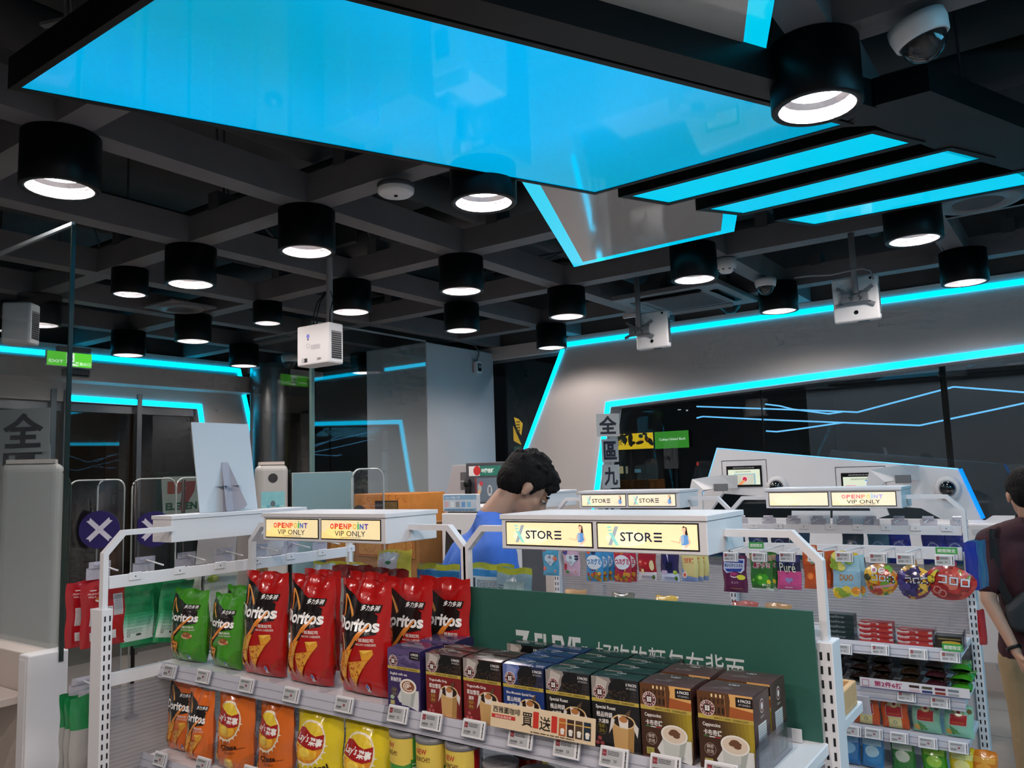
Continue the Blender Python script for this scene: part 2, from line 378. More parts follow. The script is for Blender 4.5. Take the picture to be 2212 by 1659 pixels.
# outside at night
nb = struct('wall_outside', MB().box(-14, 6, 10.5, 10.7, -.2, 5), mat('night_facade', hx('1a1b1e'), .8, vary=.35, vscale=.8))
oc = MB().box(-2.0, 6, 7.3, 7.5, -.2, 5); struct('wall_opposite', oc, mat('night_concrete', hx('3a3d3f'), .85, vary=.2, vscale=1.2, bump=.2, bscale=12))
MB().box(-2.02, 6, 7.27, 7.3, 2.52, 2.56).box(-2.02, 6, 7.27, 7.3, .9, 1.0).build('trim_1', BLACK, kind='structure')
bk = struct('wall_mall', MB().box(-12.2, -12, -3, 11, -.2, 4), mat('mall_brown', hx('3a2a22'), .7, vary=.3, vscale=.7))
for y0, y1, z0, z1, c in [(1.2, 3.4, 1.0, 2.2, '5c4434'), (3.5, 4.6, .2, 2.9, '30261f'), (4.8, 6.6, .5, 2.4, '4a382b'), (-1.0, .9, 1.3, 2.6, '7a6a3a')]:
    MB().col(c).box(-12, -11.9, y0, y1, z0, z1).build('wall_panel', MATTE, bk)
struct('wall_mall_end', MB().box(-12, -7.7, 9.0, 9.2, -.2, 4), mat('mall_brown2', hx('2c2622'), .7, vary=.3, vscale=.7))
area('mall_glow', (-10.4, 3, 3.3), (0, 0, 0), 2, 4, 26, (1, .8, .6))

# entrance wall
el = lambda z: 4.03 + (2.97 - z) * .26
di = lambda z: 3.50 + (2.50 - z) * .17
we = MB()
for pl in ([(-4.4, 3.06), (-4.4, 2.55), (3.50, 2.50), (el(3.06), 3.06)], [(3.50, 2.50), (di(0), 0), (el(0), 0), (el(3.06), 3.06)], [(-4.4, 2.56), (-4.4, 0), (.6, 0), (.6, 2.55)]):
    we.prism(pl, XL - .2, XL, 'X')
wl = struct('wall_left', we, WALLM)
MB().box(XL - .2, XL + .0, 4.3, 5.3, 2.98, 3.06).build('window_header', WALLM, wl)
ledline(wl, [(1.28, 2.955), (4.03, 2.975), (el(.9), .9)], .046, (XL + .001, XL + .012), 'X')
ledline(wl, [(2.1, 2.545), (3.53, 2.53), (di(.9) + .03, .9)], .05, (XL + .001, XL + .012), 'X')
hb = MB().box(XL, XL + .26, -1.0, 4.08, 2.69, 2.87).build('door_header', WALLM, wl)
dr = struct('door_1', MB().box(XL - .1, XL - .04, .6, 3.5, 2.42, 2.5), STEEL)
MB().box(XL - .07, XL - .06, .6, 2.08, 0, 2.42).build('pane', DGLASS, dr)
MB().box(XL - .09, XL - .08, 2.12, 4.0, 0, 2.48).build('pane', DGLASS, dr)
for y in (1.98, 2.10, 2.83): MB().box(XL - .05, XL + .02, y - .025, y + .025, 0, 2.62).build('door_post', STEEL, dr)
wn3 = struct('window_3', MB().box(XL - .12, XL - .1, 4.0, 5.3, 0, .05), PLASTG)
MB().box(XL - .12, XL - .11, 4.0, 5.3, 0, 2.98).build('pane', DGLASS, wn3)
# pillar by the glass booth
pl_ = struct('wall_pillar', MB().box(-5.58, -4.75, 4.2, 5.3, 0, 3.0), mat('pillar_paint', hx('b9bec4'), .35, vary=.02))
bevel(pl_, .01)
# the sides and back of the hall behind the photographer
struct('wall_right', MB().box(4, 4.2, -4.5, 11, 0, 4), WALLM); struct('wall_front', MB().box(-12, 4, -4.7, -4.5, 0, 4), mat('till_wall', hx('8d8a88'), .6, vary=.1))

# glass booth
gb = thing('glass_booth', 'tall frameless glass booth in front of the pillar, reflecting blue lines', 'glass partition')
for m in (MB().box(-4.755, -4.745, 2.77, 4.19, 0, 3.0), MB().box(-5.52, -4.76, 2.765, 2.775, 0, 2.94)): m.build('glass_pane', GLASS, gb)
MB().box(-4.765, -4.735, 2.755, 2.785, 0, 3.0).build('corner_edge', mat('edge_green', hx('5d7a78'), .2), gb)
MB().box(-4.76, -4.74, 2.77, 4.19, 2.998, 3.012).build('top_rail', mat('rail_alu', hx('9aa4aa'), .4), gb); MB().box(-5.52, -4.76, 2.76, 2.78, 2.94, 2.952).build('top_rail', mat('rail_alu'), gb)
MB().lathe([(.22, 0), (.22, 3.0)], 40).build('steel_column', STEEL, smooth=True, label='round brushed steel column standing inside the glass booth', cat='column', loc=(-7.05, 4.13, 0))

# ================================================================ LAMPS
LR, LH = .143, .215
def make_lamp():
    t = thing('ceiling_lamp', '', 'lamp')
    MB().lathe([(.0, LH), (LR, LH), (LR, .004), (LR - .003, 0), (LR - .022, 0), (LR - .022, .012)], 40).build('housing', BLACK, t, True)
    MB().lathe([(LR - .022, .003), (LR - .026, .02), (LR - .034, .045), (.092, .062)], 28).build('reflector', CHROME, t)
    MB().lathe([(.095, .063), (.0001, .0635)], 28).build('glow_disc', GLOW, t)
    MB().lathe([(.0001, .066), (.095, .066), (.095, .15), (.0001, .15)], 28).build('lamp_holder', BLACK, t)
    return t
lamp0 = make_lamp(); used = []
LAMPS = [(1765, 235, 1.0, 'big black cylinder lamp hanging lowest in front of the blue panel tip', 1), (130, 410, 1.0, 'big black cylinder lamp at the far left above the near glass', 1),
 (1045, 440, 1.0, 'black cylinder lamp half hidden by the lower edge of the blue panel', 1), (663, 545, 1.0, 'black cylinder lamp nearest left of the white access point', 1),
 (412, 615, 1.0, 'black cylinder lamp between the far left lamp and the beam crossing', 1), (997, 630, 1.0, 'black cylinder lamp straight below the half hidden one', 1),
 (758, 675, 1.0, 'black cylinder lamp directly above the left projector', 1), (998, 715, 1.0, 'black cylinder lamp above the top of the pillar', 1),
 (1225, 685, 1.0, 'black cylinder lamp just below the corner of the white ceiling plate', 1), (1500, 605, 1.0, 'black cylinder lamp under the air conditioner cassette beside the smoke detector', 1),
 (1975, 520, 1.0, 'black cylinder lamp below the ends of the cyan strips', 1), (1192, 752, 1.0, 'black cylinder lamp covering the corner of the back wall light line', 1),
 (2085, 612, 1.0, 'black cylinder lamp at the far right in front of the wall light line', 1), (1683, 673, 1.0, 'black cylinder lamp behind the dome camera near the back wall', 1),
 (417, 738, 1.0, 'black cylinder lamp under the round ceiling speaker', 1), (277, 768, 1.0, 'black cylinder lamp right of the green exit sign', 1),
 (527, 791, 1.0, 'black cylinder lamp at the corner of the entrance wall light line', 1), (785, 806, 1.0, 'black cylinder lamp inside the glass booth left of the pillar', 1), (84, 703, 1.0, 'black cylinder lamp at the left edge seen through the near glass, right one', 1), (38, 717, 1.0, 'black cylinder lamp at the left edge seen through the near glass, left one', 1), (280, 637, .77, 'small black lamp with a narrow opening, left one of two', 0), (578, 699, .77, 'small black lamp with a narrow opening, right one of two', 0)]
for i, (x, y, k, lab, g) in enumerate(LAMPS):
    p = at(x, y, Z=2.845)
    o = lamp0 if i == 0 else copy_tree(lamp0)
    if k == 1:
        o.location = p
        zt = 3.062 - (2.845 + LH)
    else: o.location = at(x, y, Z=2.9); o.scale = (k, k, k); p = o.location
    tag(o, lab, None, 'black cylinder lamps on the ceiling grid')
    l = bpy.data.lights.new('lamp_beam', 'SPOT'); l.energy = LAMP_W * (1 if k == 1 else .35); l.color = (1, .88, .82); l.spot_size = R(165); l.spot_blend = .45; l.shadow_soft_size = .07
    lo = bpy.data.objects.new('lamp_beam', l); COL.objects.link(lo); lo.location = (p.x, p.y, p.z + (.055 if k == 1 else .045))

# ================================================================ BLUE CANOPY
ZP = 2.93
cn = thing('light_canopy', 'black hanging ceiling canopy with a glowing blue panel and three cyan strips', 'ceiling light', (-1, 1, ZP)); cn_o = V((-1, 1, ZP))
def shift(poly): return [(a + 1, b - 1) for a, b in poly]
def expand(poly, d):
    n = len(poly); out = []; A = sum(poly[i][0] * poly[(i + 1) % n][1] - poly[(i + 1) % n][0] * poly[i][1] for i in range(n)); sg = 1 if A > 0 else -1
    for i in range(n):
        p0, p1, p2 = V(poly[i - 1]), V(poly[i]), V(poly[(i + 1) % n]); a = (p1 - p0).normalized(); b = (p2 - p1).normalized()
        na = V((a.y, -a.x)) * sg; nb_ = V((b.y, -b.x)) * sg; m = (na + nb_).normalized(); out.append(tuple(p1 + m * d / max(.3, m.dot(na))))
    return out
PAN = [(-2.149, -.60), (-1.245, 1.4), (-.182, 1.367), (-1.17, -.60)]
S1 = [(-1.145, 1.55), (-1.047, 1.75), (-.012, 1.724), (-.112, 1.524)]
S2 = [(-.94, 1.964), (-.83, 2.142), (.194, 2.10), (.094, 1.907)]
S3 = [(-.70, 2.389), (-.605, 2.574), (.44, 2.61), (.34, 2.40)]
def frame(poly, d, z0, z1):
    o_ = expand(poly, d); n = len(poly); mb = MB()
    for i in range(n):
        j = (i + 1) % n; q = [poly[i], poly[j], o_[j], o_[i]]; mb.prism(shift(q) , z0, z1)
    return mb
for p_, mt_, nm in ((PAN, PANEL, 'luminous_panel'), (S1, STRIP, 'luminous_strip'), (S2, STRIP, 'luminous_strip'), (S3, STRIP, 'luminous_strip')):
    frame(p_, .022 if p_ is PAN else .03, -.004, .10).build('frame', BLACK, cn)
    MB().prism(shift(p_)[::-1], .0, .006).build(nm, mt_, cn)
    MB().prism(shift(expand(p_, .01)), .012, .09).build('light_tray', BLACK, cn)
TE = [(-1.145, -.62), (-.158, 1.345), (-.05, 1.30), (-1.02, -.62)]
MB().prism(shift(TE), -.002, .1).build('side_bar', BLACK, cn)
MB().prism(shift([(-.20, 1.39), (-.05, 1.28), (.12, 1.28), (.72, 2.75), (.40, 2.75), (.28, 2.34), (.05, 1.86), (-.09, 1.46)]), .0, .1).build('end_plate', BLACK, cn)
for a, b in ((S1, S2), (S2, S3)):
    q = [a[1], a[2], b[3], b[0]]; MB().prism(shift([tuple(V(q[0]).lerp(V(q[1]), .12)), q[1], q[2], q[3]]), .06, .1).build('backing_plate', BLACK, cn)
ZW = 3.03
WP = [(-2.204, 2.809), (-1.093, 2.746), (.41, -.80), (-.69, -.80)]
wp = thing('ceiling_plate', 'white glossy ceiling plate with a cyan light border above the canopy', 'ceiling light', (0, 0, ZW))
inn = expand(WP, -.075)
bd = MB()
for i in range(4): j = (i + 1) % 4; bd.prism([WP[j], WP[i], inn[i], inn[j]], 0, .01)
bd.build('cyan_border', STRIP, wp)
MB().prism(inn, -.003, .012).build('white_sheet', mat('glossy_white_sheet', hx('b9b7b5'), .07, coat=.3), wp); MB().prism(WP, .014, .03).build('backing_plate', BLACK, wp)
# ================================================================ SHELVING GONDOLAS
SLOT = mat('slot_black', hx('15161a'), .8)
def post_slots(mb, xs, y, z0, z1, ax='Y'):
    z = z1 - .018
    while z > z0:
        for x in xs:
            if ax == 'Y': mb.box(x - .0022, x + .0022, y - .0006, y, z - .015, z)
            else: mb.box(y, y + .0006, x - .0022, x + .0022, z - .015, z)
        z -= .0262
def post(par, x, y, ax='Y', H=1.35):
    """slotted steel upright 30 x 60 with its slots facing the shelves; ax is the direction of its deep side"""
    hx_, hy = (.015, .03) if ax == 'Y' else (.03, .015)
    p = bevel(MB().box(x - hx_, x + hx_, y - hy, y + hy, 0, H).build('post', PAINT, par), .0015, 1)
    mb = MB()
    if ax == 'Y':
        post_slots(mb, (x - .007, x + .007), y - hy, .25, H)
    else: post_slots(mb, (y - .007, y + .007), x + hx_, .25, H, 'X')
    mb.build('slot', SLOT, p, kind='stuff')
    return p
def frame_pole(par, pts):
    MB().tube(pts, .01, 4, None, (.0075, .010, (0, 1, 0) if abs(pts[0][1] - pts[-1][1]) < .01 else (1, 0, 0))).build('frame_arm', PAINT, par)
def lightbox(par, m, w, d, panels, z0=1.514, z1=1.595):
    """header box; m puts its left front foot; panels: list of Art for each backlit window"""
    b = bevel(MB(m).box(0, w, 0, d, z0, z1 - .012).build('light_box', PAINT, par), .0015, 1)
    bevel(MB(m).box(-.003, w + .003, -.004, d + .004, z1 - .012, z1).build('box_lid', PAINT, b), .0012, 1)
    n = len(panels)
    for i, a in enumerate(panels):
        x0 = .016 + i * (w - .02) / n; x1 = x0 + (w - .02) / n - .016
        MB(m).col('1c1a18').box(x0 - .003, x1 + .003, -.0012, 0, z0 + .008, z1 - .016).build('window_rim', MATTE, b)
        q = Art(); q.rect(0, 0, x1 - x0, z1 - z0 - .030, ('f6dfae', 'e9d6a6', 'efe0c0', 'e6dccb')[a[1]])
        q.rect(0, 0, (x1 - x0) * .5, .018, ('f6dfae', 'f3d488', 'f1dfb4', 'f2dcae')[a[1]]); q.ell((x1 - x0) * .3, .02, .05, .017, ('fff0c8', 'ffe08e', 'f8e8c4', 'fbe9c4')[a[1]], 20)
        a[0](q, x1 - x0, z1 - z0 - .030)
        q.flat(m @ M.Translation((x0, -.0015, z0 + .011))).build('sign_panel', EMITC, b)
def art_xstore(q, w, h):
    k = h / .0495
    X = .026 * k + (w - .24) * .2
    for a, b_, c in ((.0, .0, '7f8f95'),): q.poly([(X, .005 * k), (X + .009 * k, .005 * k), (X + .026 * k, .044 * k), (X + .017 * k, .044 * k)], '9aa6ac')
    for i in range(3): q.rect(X - .001 * k + i * .0015 * k, (.041 - i * .0065) * k, X + .009 * k + i * .0015 * k, (.044 - i * .0065) * k, '8ed2c8')
    q.poly([(X + .017 * k, .005 * k), (X + .026 * k, .005 * k), (X + .012 * k, .028 * k), (X + .004 * k, .028 * k)], '8ed2c8')
    q.text('STOR', X + .029 * k, .0135 * k, .0190 * k, '1f2638', w=.074 * k, bold=.014)
    for i in range(3): q.rect(X + .106 * k, (.0135 + i * .0077) * k, X + .124 * k, (.0171 + i * .0077) * k, '1f2638')
    # presenter in a blue dress
    P = w - .028 * k; s = k
    q.poly([(P - .006 * s, 0), (P + .009 * s, 0), (P + .007 * s, .010 * s), (P - .004 * s, .010 * s)], 'e6ddd2')
    q.poly([(P - .007 * s, .009 * s), (P + .009 * s, .009 * s), (P + .0095 * s, .026 * s), (P + .004 * s, .030 * s), (P - .003 * s, .030 * s), (P - .008 * s, .026 * s)], '5d8fc4')
    q.poly([(P - .007 * s, .009 * s), (P - .001 * s, .014 * s), (P - .001 * s, .030 * s), (P - .003 * s, .030 * s), (P - .008 * s, .026 * s)], '93aeca')
    q.poly([(P + .001 * s, .030 * s), (P + .008 * s, .028 * s), (P + .006 * s, .044 * s), (P - .002 * s, .046 * s)], '2a1a18'); q.ell(P, .040 * s, .0042 * s, .0055 * s, 'e8b79c', 14); q.poly([(P - .0045 * s, .042 * s), (P, .047 * s), (P + .005 * s, .043 * s), (P + .001 * s, .044 * s)], '2a1a18')
    q.rect(P - .0015 * s, .029 * s, P + .0025 * s, .036 * s, 'e8b79c')
    q.poly([(P - .0085 * s, .026 * s), (P - .0065 * s, .024 * s), (P - .009 * s, .012 * s), (P - .028 * s, .016 * s), (P - .030 * s, .0185 * s), (P - .012 * s, .015 * s)], 'e8b79c')
    q.poly([(P + .0095 * s, .026 * s), (P + .014 * s, .014 * s), (P + .004 * s, .004 * s), (P - .003 * s, .005 * s), (P + .010 * s, .013 * s), (P + .0075 * s, .024 * s)], 'e8b79c')
def art_open(q, w, h, pale=False):
    cols = ['d8352c', 'd8352c', 'd8352c', 'd9453a', 'e0622e', 'd8b13a', '3fa85a', '3a5aa8', '5a3f92']
    if pale: cols = ['e5737a'] * 4 + ['e8957a', 'd8c870', '9fc4d0', 'a7a9dc', 'a79cd4']
    x = w * .5 - .079
    for ch, c in zip('OPENPOINT', cols):
        wd = .0062 if ch == 'I' else .0152
        q.text(ch, x, .0265, .0155, c, w=wd, bold=.04)
        if ch == 'I': q.ell(x + .0031, .0455, .0019, .0024, '2f8f5a' if not pale else '8fb8d8', 10)
        x += wd + .0029
    q.text('VIP ONLY', w * .5, .0075, .0148, '2c2e34', w=.122, al='c', bold=.004); q.lines(w * .5 - .038, w * .5 + .045, .003, .0055, 1, '7a7468', .6)
def art_blank(q, w, h): pass
XS, OP, OPP, BL = (art_xstore, 0), (art_open, 1), (lambda q, w, h: art_open(q, w, h, True), 2), (art_blank, 2)
XS2 = (art_xstore, 2)

def hook(par, x, y, z, d, side=-1, tagw=.05, lab=True, dx=0):
    """bent wire hook with a clear label flap; side -1 points to -Y; dx bends it sideways in x instead"""
    mb = MB()
    if dx:
        mb.tube([(x, y, z), (x + dx * d, y, z + .012)], .0024, 6); mb.tube([(x, y, z - .035), (x + dx * d * .85, y, z - .03), (x + dx * d * .9, y, z - .022)], .0024, 6)
    else:
        mb.tube([(x, y, z), (x, y + side * d, z + .006)], .0024, 6); mb.tube([(x, y, z - .035), (x, y + side * d * .85, z - .034), (x, y + side * d * .9, z - .026)], .0024, 6)
    mb.build('hook', PAINT, par, True)
    c = MB()
    if dx:
        X = x + dx * d; c.box(X - .002, X + .002, y - tagw * .45, y + tagw * .45, z + .004, z + .022).tube([(X, y - .02, z + .014), (X, y + .02, z + .014)], .007, 8).box(X + dx * .008 - .001, X + dx * .008 + .001, y - tagw / 2, y + tagw / 2, z - .03, z + .004)
    else:
        Y = y + side * d; c.tube([(x - .02, Y, z + .014), (x + .02, Y, z + .014)], .007, 8).box(x - tagw / 2, x + tagw / 2, Y + side * .006 - .001, Y + side * .006 + .001, z - .026, z + .008)
    c.build('label_flap', mat('flap_clear', hx('c9c6d2'), .2, alpha=.55, coat=.6), par, False)
def rail(par, x0, x1, y0, y1, z0, z1, n=0, ax='X', name='hanging_rail'):
    r = bevel(MB().box(x0, x1, y0, y1, z0, z1).build(name, PAINT, par), .001, 1); return r
def clipplate(par, m):
    o = bevel(MB(m).box(-.019, .019, -.004, 0, -.019, .004).build('clip_plate', PAINT, par), .0015, 1)
    MB(m).box(-.0015, .0015, -.0046, -.004, -.010, -.006).build('slot', SLOT, o)
def pricerail(par, x0, x1, y, z, h=.042):
    """clear sloping price channel on the front edge of a shelf"""
    MB().prism([(y, z), (y - .012, z - h), (y - .009, z - h), (y + .003, z)], x0, x1, 'X').build('price_channel', mat('channel_clear', hx('bfc0ca'), .2, alpha=.85, coat=.4), par)
    MB().tube([(x0, y - .004, z - h * .35), (x1, y - .004, z - h * .35)], .0016, 5).tube([(x0, y - .010, z - h * .8), (x1, y - .010, z - h * .8)], .0016, 5).build('channel_rib', mat('channel_rib', hx('9a9ba6'), .2), par)
def shelf(par, x0, x1, y0, y1, z, th=.022):
    s = bevel(MB().box(x0, x1, y0, y1, z - th, z).build('shelf', PAINT, par), .002, 1)
    return s
def bracket(par, x, y0, y1, z, th=.003):
    MB().prism([(y0, z - .003), (y1, z - .003), (y1, z - .022), (y0, z - .038)], x - th / 2, x + th / 2, 'X').build('bracket', PAINT, par)
def divider(par, x, yf, z, d=.09, h=.06):
    n = 8; pts = [(yf + d, z), (yf + d, z + h)] + [(yf + .03 - .03 * sin(pi / 2 * i / n), z + h * .35 + h * .65 * cos(pi / 2 * i / n)) for i in range(n + 1)] + [(yf, z)]
    MB().prism(pts, x - .0008, x + .0008, 'X').build('divider', ACRYL, par)
def ribbed(par, x0, x1, y, z0, z1, ax='Y', step=.011):
    mb = MB(); z = z0; pts = []
    i = 0
    while z < z1: pts.append((z, .002 if i % 2 else 0)); z += step / 2; i += 1
    vs = []; fs = []
    for z, o in pts: vs += ([(x0, y - o, z), (x1, y - o, z)] if ax == 'Y' else [(y + o, x0, z), (y + o, x1, z)])
    for k in range(len(pts) - 1): fs.append((2 * k, 2 * k + 1, 2 * k + 3, 2 * k + 2))
    mb.add(vs, fs).build('ribbed_panel', RIB, par)
def gondola(ox, oy, label, boxes, endbox, fz, bz):
    """double sided run of two bays with an end cap on its left; origin at the foot of the right post"""
    g = thing('shelving_gondola', label, 'shelving', (ox, oy, 0))
    for x in (0, -.9, -1.8): post(g, x, 0)
    for y in (-.465, .465): post(g, -1.84, y, 'X')
    for i in range(2):
        x = -.9 * i
        frame_pole(g, [(x - .004, 0, 1.35), (x - .004, 0, 1.5), (x - .056, 0, 1.553), (x - .195, 0, 1.553)])
        frame_pole(g, [(x - .896, 0, 1.35), (x - .896, 0, 1.5), (x - .844, 0, 1.553), (x - .711, 0, 1.553)])
        lightbox(g, M.Translation((x - .711, -.098, 0)), .516, .206, boxes[i])
        if fz:
            for z in bz: rail(g, x - .885, x - .015, -.005, .005, z - .034, z)
    for s in (-1, 1):
        frame_pole(g, [(-1.84, s * .462, 1.35), (-1.84, s * .462, 1.5), (-1.84, s * .41, 1.556), (-1.84, s * .258, 1.556)])
    lightbox(g, M.Translation((-1.84, .258, 0)) @ M.Rotation(-pi / 2, 4, 'Z') @ M.Translation((0, -.105, 0)) , .516, .105, [])
    rail(g, -1.845, -1.833, -.45, .45, 1.402, 1.437)
    # base deck
    bevel(MB().box(-1.8, 0, -.42, .42, .03, .14).build('base_deck', PAINT, g), .003, 1); MB().box(-1.79, -.01, -.40, .40, 0, .03).build('plinth', PLASTG, g)
    bevel(MB().box(-2.2, -1.86, -.45, .45, .03, .14).build('base_deck', PAINT, g), .003, 1)
    for x in (0, -.9):
        MB().box(x - .885, x - .015, -.004, .004, .14, .9).build('back_panel', PAINT, g)
    return g
G1 = gondola(0, 0, 'near white shelving gondola with coffee boxes and chip bags on its front', [[XS, XS], [OP, OP]], None, False, ())
SF, SF2 = -.288, -.338                     # front edge of the near shelf
def deck(g, x0, x1, z, yf, side=-1, dv=()):
    if side < 0: shelf(g, x0, x1, yf + .004, -.032, z); pricerail(g, x0 - .02, x1, yf, z + .006)
    else: shelf(g, x0, x1, .032, -yf - .004, z)
    for x in (x0 + .01, x1 - .01): bracket(g, x, -.03 * (1 if side < 0 else -1), (yf + .01) * (1 if side < 0 else -1), z)
    for x in dv: divider(g, x, yf + .005, z)
deck(G1, -1.827, -.9, 1.165, SF, -1, (-1.695, -1.5245, -1.338, -1.147, -.929)); deck(G1, -.9, -.004, 1.165, SF, -1, (-.8155, -.7015, -.5945, -.3805, -.2755, -.167, -.0565))
deck(G1, -1.827, -.9, .922, SF2, -1, (-1.575, -1.405, -1.243, -1.0695)); deck(G1, -.9, -.004, .922, SF2)
for a in (-1.79, -.896): deck(G1, a, a + .885, 1.165, SF, 1); deck(G1, a, a + .885, .9, SF, 1)
# clear side plate at the right end of the coffee boxes
MB().box(-.052, -.0505, -.28, -.10, 1.166, 1.225).build('side_plate', ACRYLG, G1)
pricerail_b = MB().prism([(.30, 1.172), (.312, 1.13), (.309, 1.13), (.297, 1.172)], -.88, .0, 'X').build('price_channel', mat('channel_clear'), G1)
ribbed(G1, -.885, -.015, .012, .93, 1.14); ribbed(G1, -1.785, -.915, .012, .93, 1.14)
# end cap: translucent panels, cross rails and hooks pointing left
ribbed(G1, -.45, .45, -1.838, .55, 1.13, 'X'); ribbed(G1, -.45, -.03, -1.80, .2, .9, 'X')
MB().box(-1.85, -1.83, -.45, .45, 1.135, 1.168).build('cross_rail', PAINT, G1); MB().box(-1.85, -1.83, -.45, .45, .62, .65).build('cross_rail', PAINT, G1)
for k in range(7):
    y = -.42 + k * .14; hook(G1, -1.845, y, 1.45, .1, tagw=.07, dx=-1); 
    clipplate(G1, M.Translation((-1.833, y + .045, 1.437)) @ M.Rotation(pi / 2, 4, 'Z'))
hook(G1, -1.845, -.44, 1.09, .1, tagw=.07, dx=-1)

G2 = gondola(.05, 1.783, 'far white shelving gondola with hanging candy bags facing the camera', [[BL, OPP], [XS2, XS2]], None, True, (1.442,))
for i in range(2):
    x = -.9 * i
    bevel(MB().box(x - .885, x - .015, -.05, -.035, 1.322, 1.368).build('hook_bar', PAINT, G2), .001, 1)
for k in range(13):
    x = -.035 - k * .105 - (.02 if k > 7 else 0)
    hook(G2, x, .01, 1.452, .09, 1, tagw=.062)
    clipplate(G2, M.Translation((x - .03, -.005, 1.442)))
for z in (1.045, .888, .752, .60):
    for a in (-1.786, -.886): deck(G2, a, a + .872, z, -.30, -1, () if z < 1 else tuple(a + .872 - q for q in (-.0065, .084, .208, .337)))
for a in (-1.786, -.886):
    ribbed(G2, a, a + .872, .0, 1.05, 1.30); MB().box(a, a + .872, -.003, .003, .14, 1.04).build('back_panel', mat('shelf_back_grey', hx('6d7078'), .5), G2)
# slanted header cards behind the top hooks of the far gondola
for (a, b) in ((-.70, -.535), (-.525, -.36)): MB(M.Translation((0, .19, 1.43)) @ M.Rotation(R(-18), 4, 'X')).box(a, b, 0, .003, 0, .06).build('header_card', PLASTW, G2)
for y0, y1 in ((-.06, .09), (.16, .31)): MB(M.Translation((-2.02, 0, 1.42)) @ M.Rotation(R(10), 4, 'Y')).box(0, .003, y0, y1, 0, .085).build('header_card', PLASTW, G1)
# ================================================================ PRODUCTS: coffee boxes
def logo(a, x, y, r, k=1):
    a.ell(x, y * 1, r, r, 'e8e2de', 26); a.ring(x, y, r * .93, r * .56, '6e2b2c', 26); a.ell(x, y, r * .55, r * .55, '2a1414', 20); a.rect(x - r * .33, y - r * .33, x + r * .33, y + r * .33, 'f2f0ec')
    for i in (-.12, .1): a.rect(x - r * .33, y + i * r, x + r * .33, y + i * r + r * .05, '5a3030')
    a.rect(x - .02 * r, y - r * .33, x + .04 * r, y + r * .33, '5a3030')
    for t, a0, da, fl in (('BARISTA', 160, -23, 0), ('COFFEE', 200, 28, 1)):
        for i, ch in enumerate(t):
            an = R(a0 + da * i); rr = r * (.62 if not fl else .88); ro = an - pi / 2 if not fl else an + pi / 2
            a.text(ch, x + rr * cos(an), y + rr * sin(an), r * .27, 'f4efe9', al='c', rot=ro, bold=.02)
def dripcup(a, x, y, k, c='c9a066'):
    P = lambda pts: [(x + p * k, y + q * k) for p, q in pts]
    a.poly(P([(-.020, -.042), (.018, -.042), (.022, .008), (-.024, .008)]), c); a.poly(P([(.006, -.042), (.018, -.042), (.022, .008), (.010, .008)]), 'a9824c')
    a.ell(x, y + .008 * k, .0235 * k, .0125 * k, 'd9b882', 22); a.ell(x, y + .008 * k, .0205 * k, .0102 * k, '2a1a12', 22)
    a.poly(P([(-.024, .012), (-.030, -.016), (-.021, -.002), (-.017, .010)]), 'd8d3cc'); a.poly(P([(.022, .010), (.030, .001), (.027, -.016), (.020, -.002)]), 'd8d3cc')
    a.poly(P([(-.011, .020), (.010, .013), (.009, -.003), (-.008, -.002)]), 'e5ddd2'); a.ell(x, y + .012 * k, .0085 * k, .0052 * k, 'b57a48', 16); a.poly(P([(.004, .022), (.016, .032), (.013, .020), (.008, .018)]), '5a4636')
def cup(a, x, y, k, foam='e9dccb', top='7a4a30'):
    P = lambda pts: [(x + p * k, y + q * k) for p, q in pts]
    a.poly(P([(-.034, -.020), (-.028, -.030), (.030, -.044), (.032, -.034), (.032, .000), (-.022, -.002)]), 'd6d7d4'); a.poly(P([(-.020, -.036), (.014, -.036), (.024, .004), (-.024, .004)]), 'c4c8c2')
    a.poly(P([(.006, -.036), (.014, -.036), (.024, .004), (.012, .004)]), 'a7ada6'); a.ell(x, y + .007 * k, .0255 * k, .0165 * k, 'e9e6df', 24); a.ell(x, y + .007 * k, .0225 * k, .0140 * k, foam, 24)
    if top == 'swirl':
        a.ell(x, y + .007 * k, .0195 * k, .0120 * k, '8a5236', 22); a.ring(x, y + .007 * k, .006 * k, .0095 * k, 'ecdfd0', 18, 0, 4.4, .62); a.ring(x + .001 * k, y + .007 * k, .0125 * k, .016 * k, 'ecdfd0', 20, 1.2, 5.6, .62); a.ell(x, y + .007 * k, .004 * k, .003 * k, 'ecdfd0', 10)
    else:
        for i, (p, q, r) in enumerate([(0, .011, .009), (.004, .006, .007), (-.005, .009, .006), (.008, .010, .004)]): a.ell(x + p * k, y + q * k, r * k, r * .62 * k, top, 12)
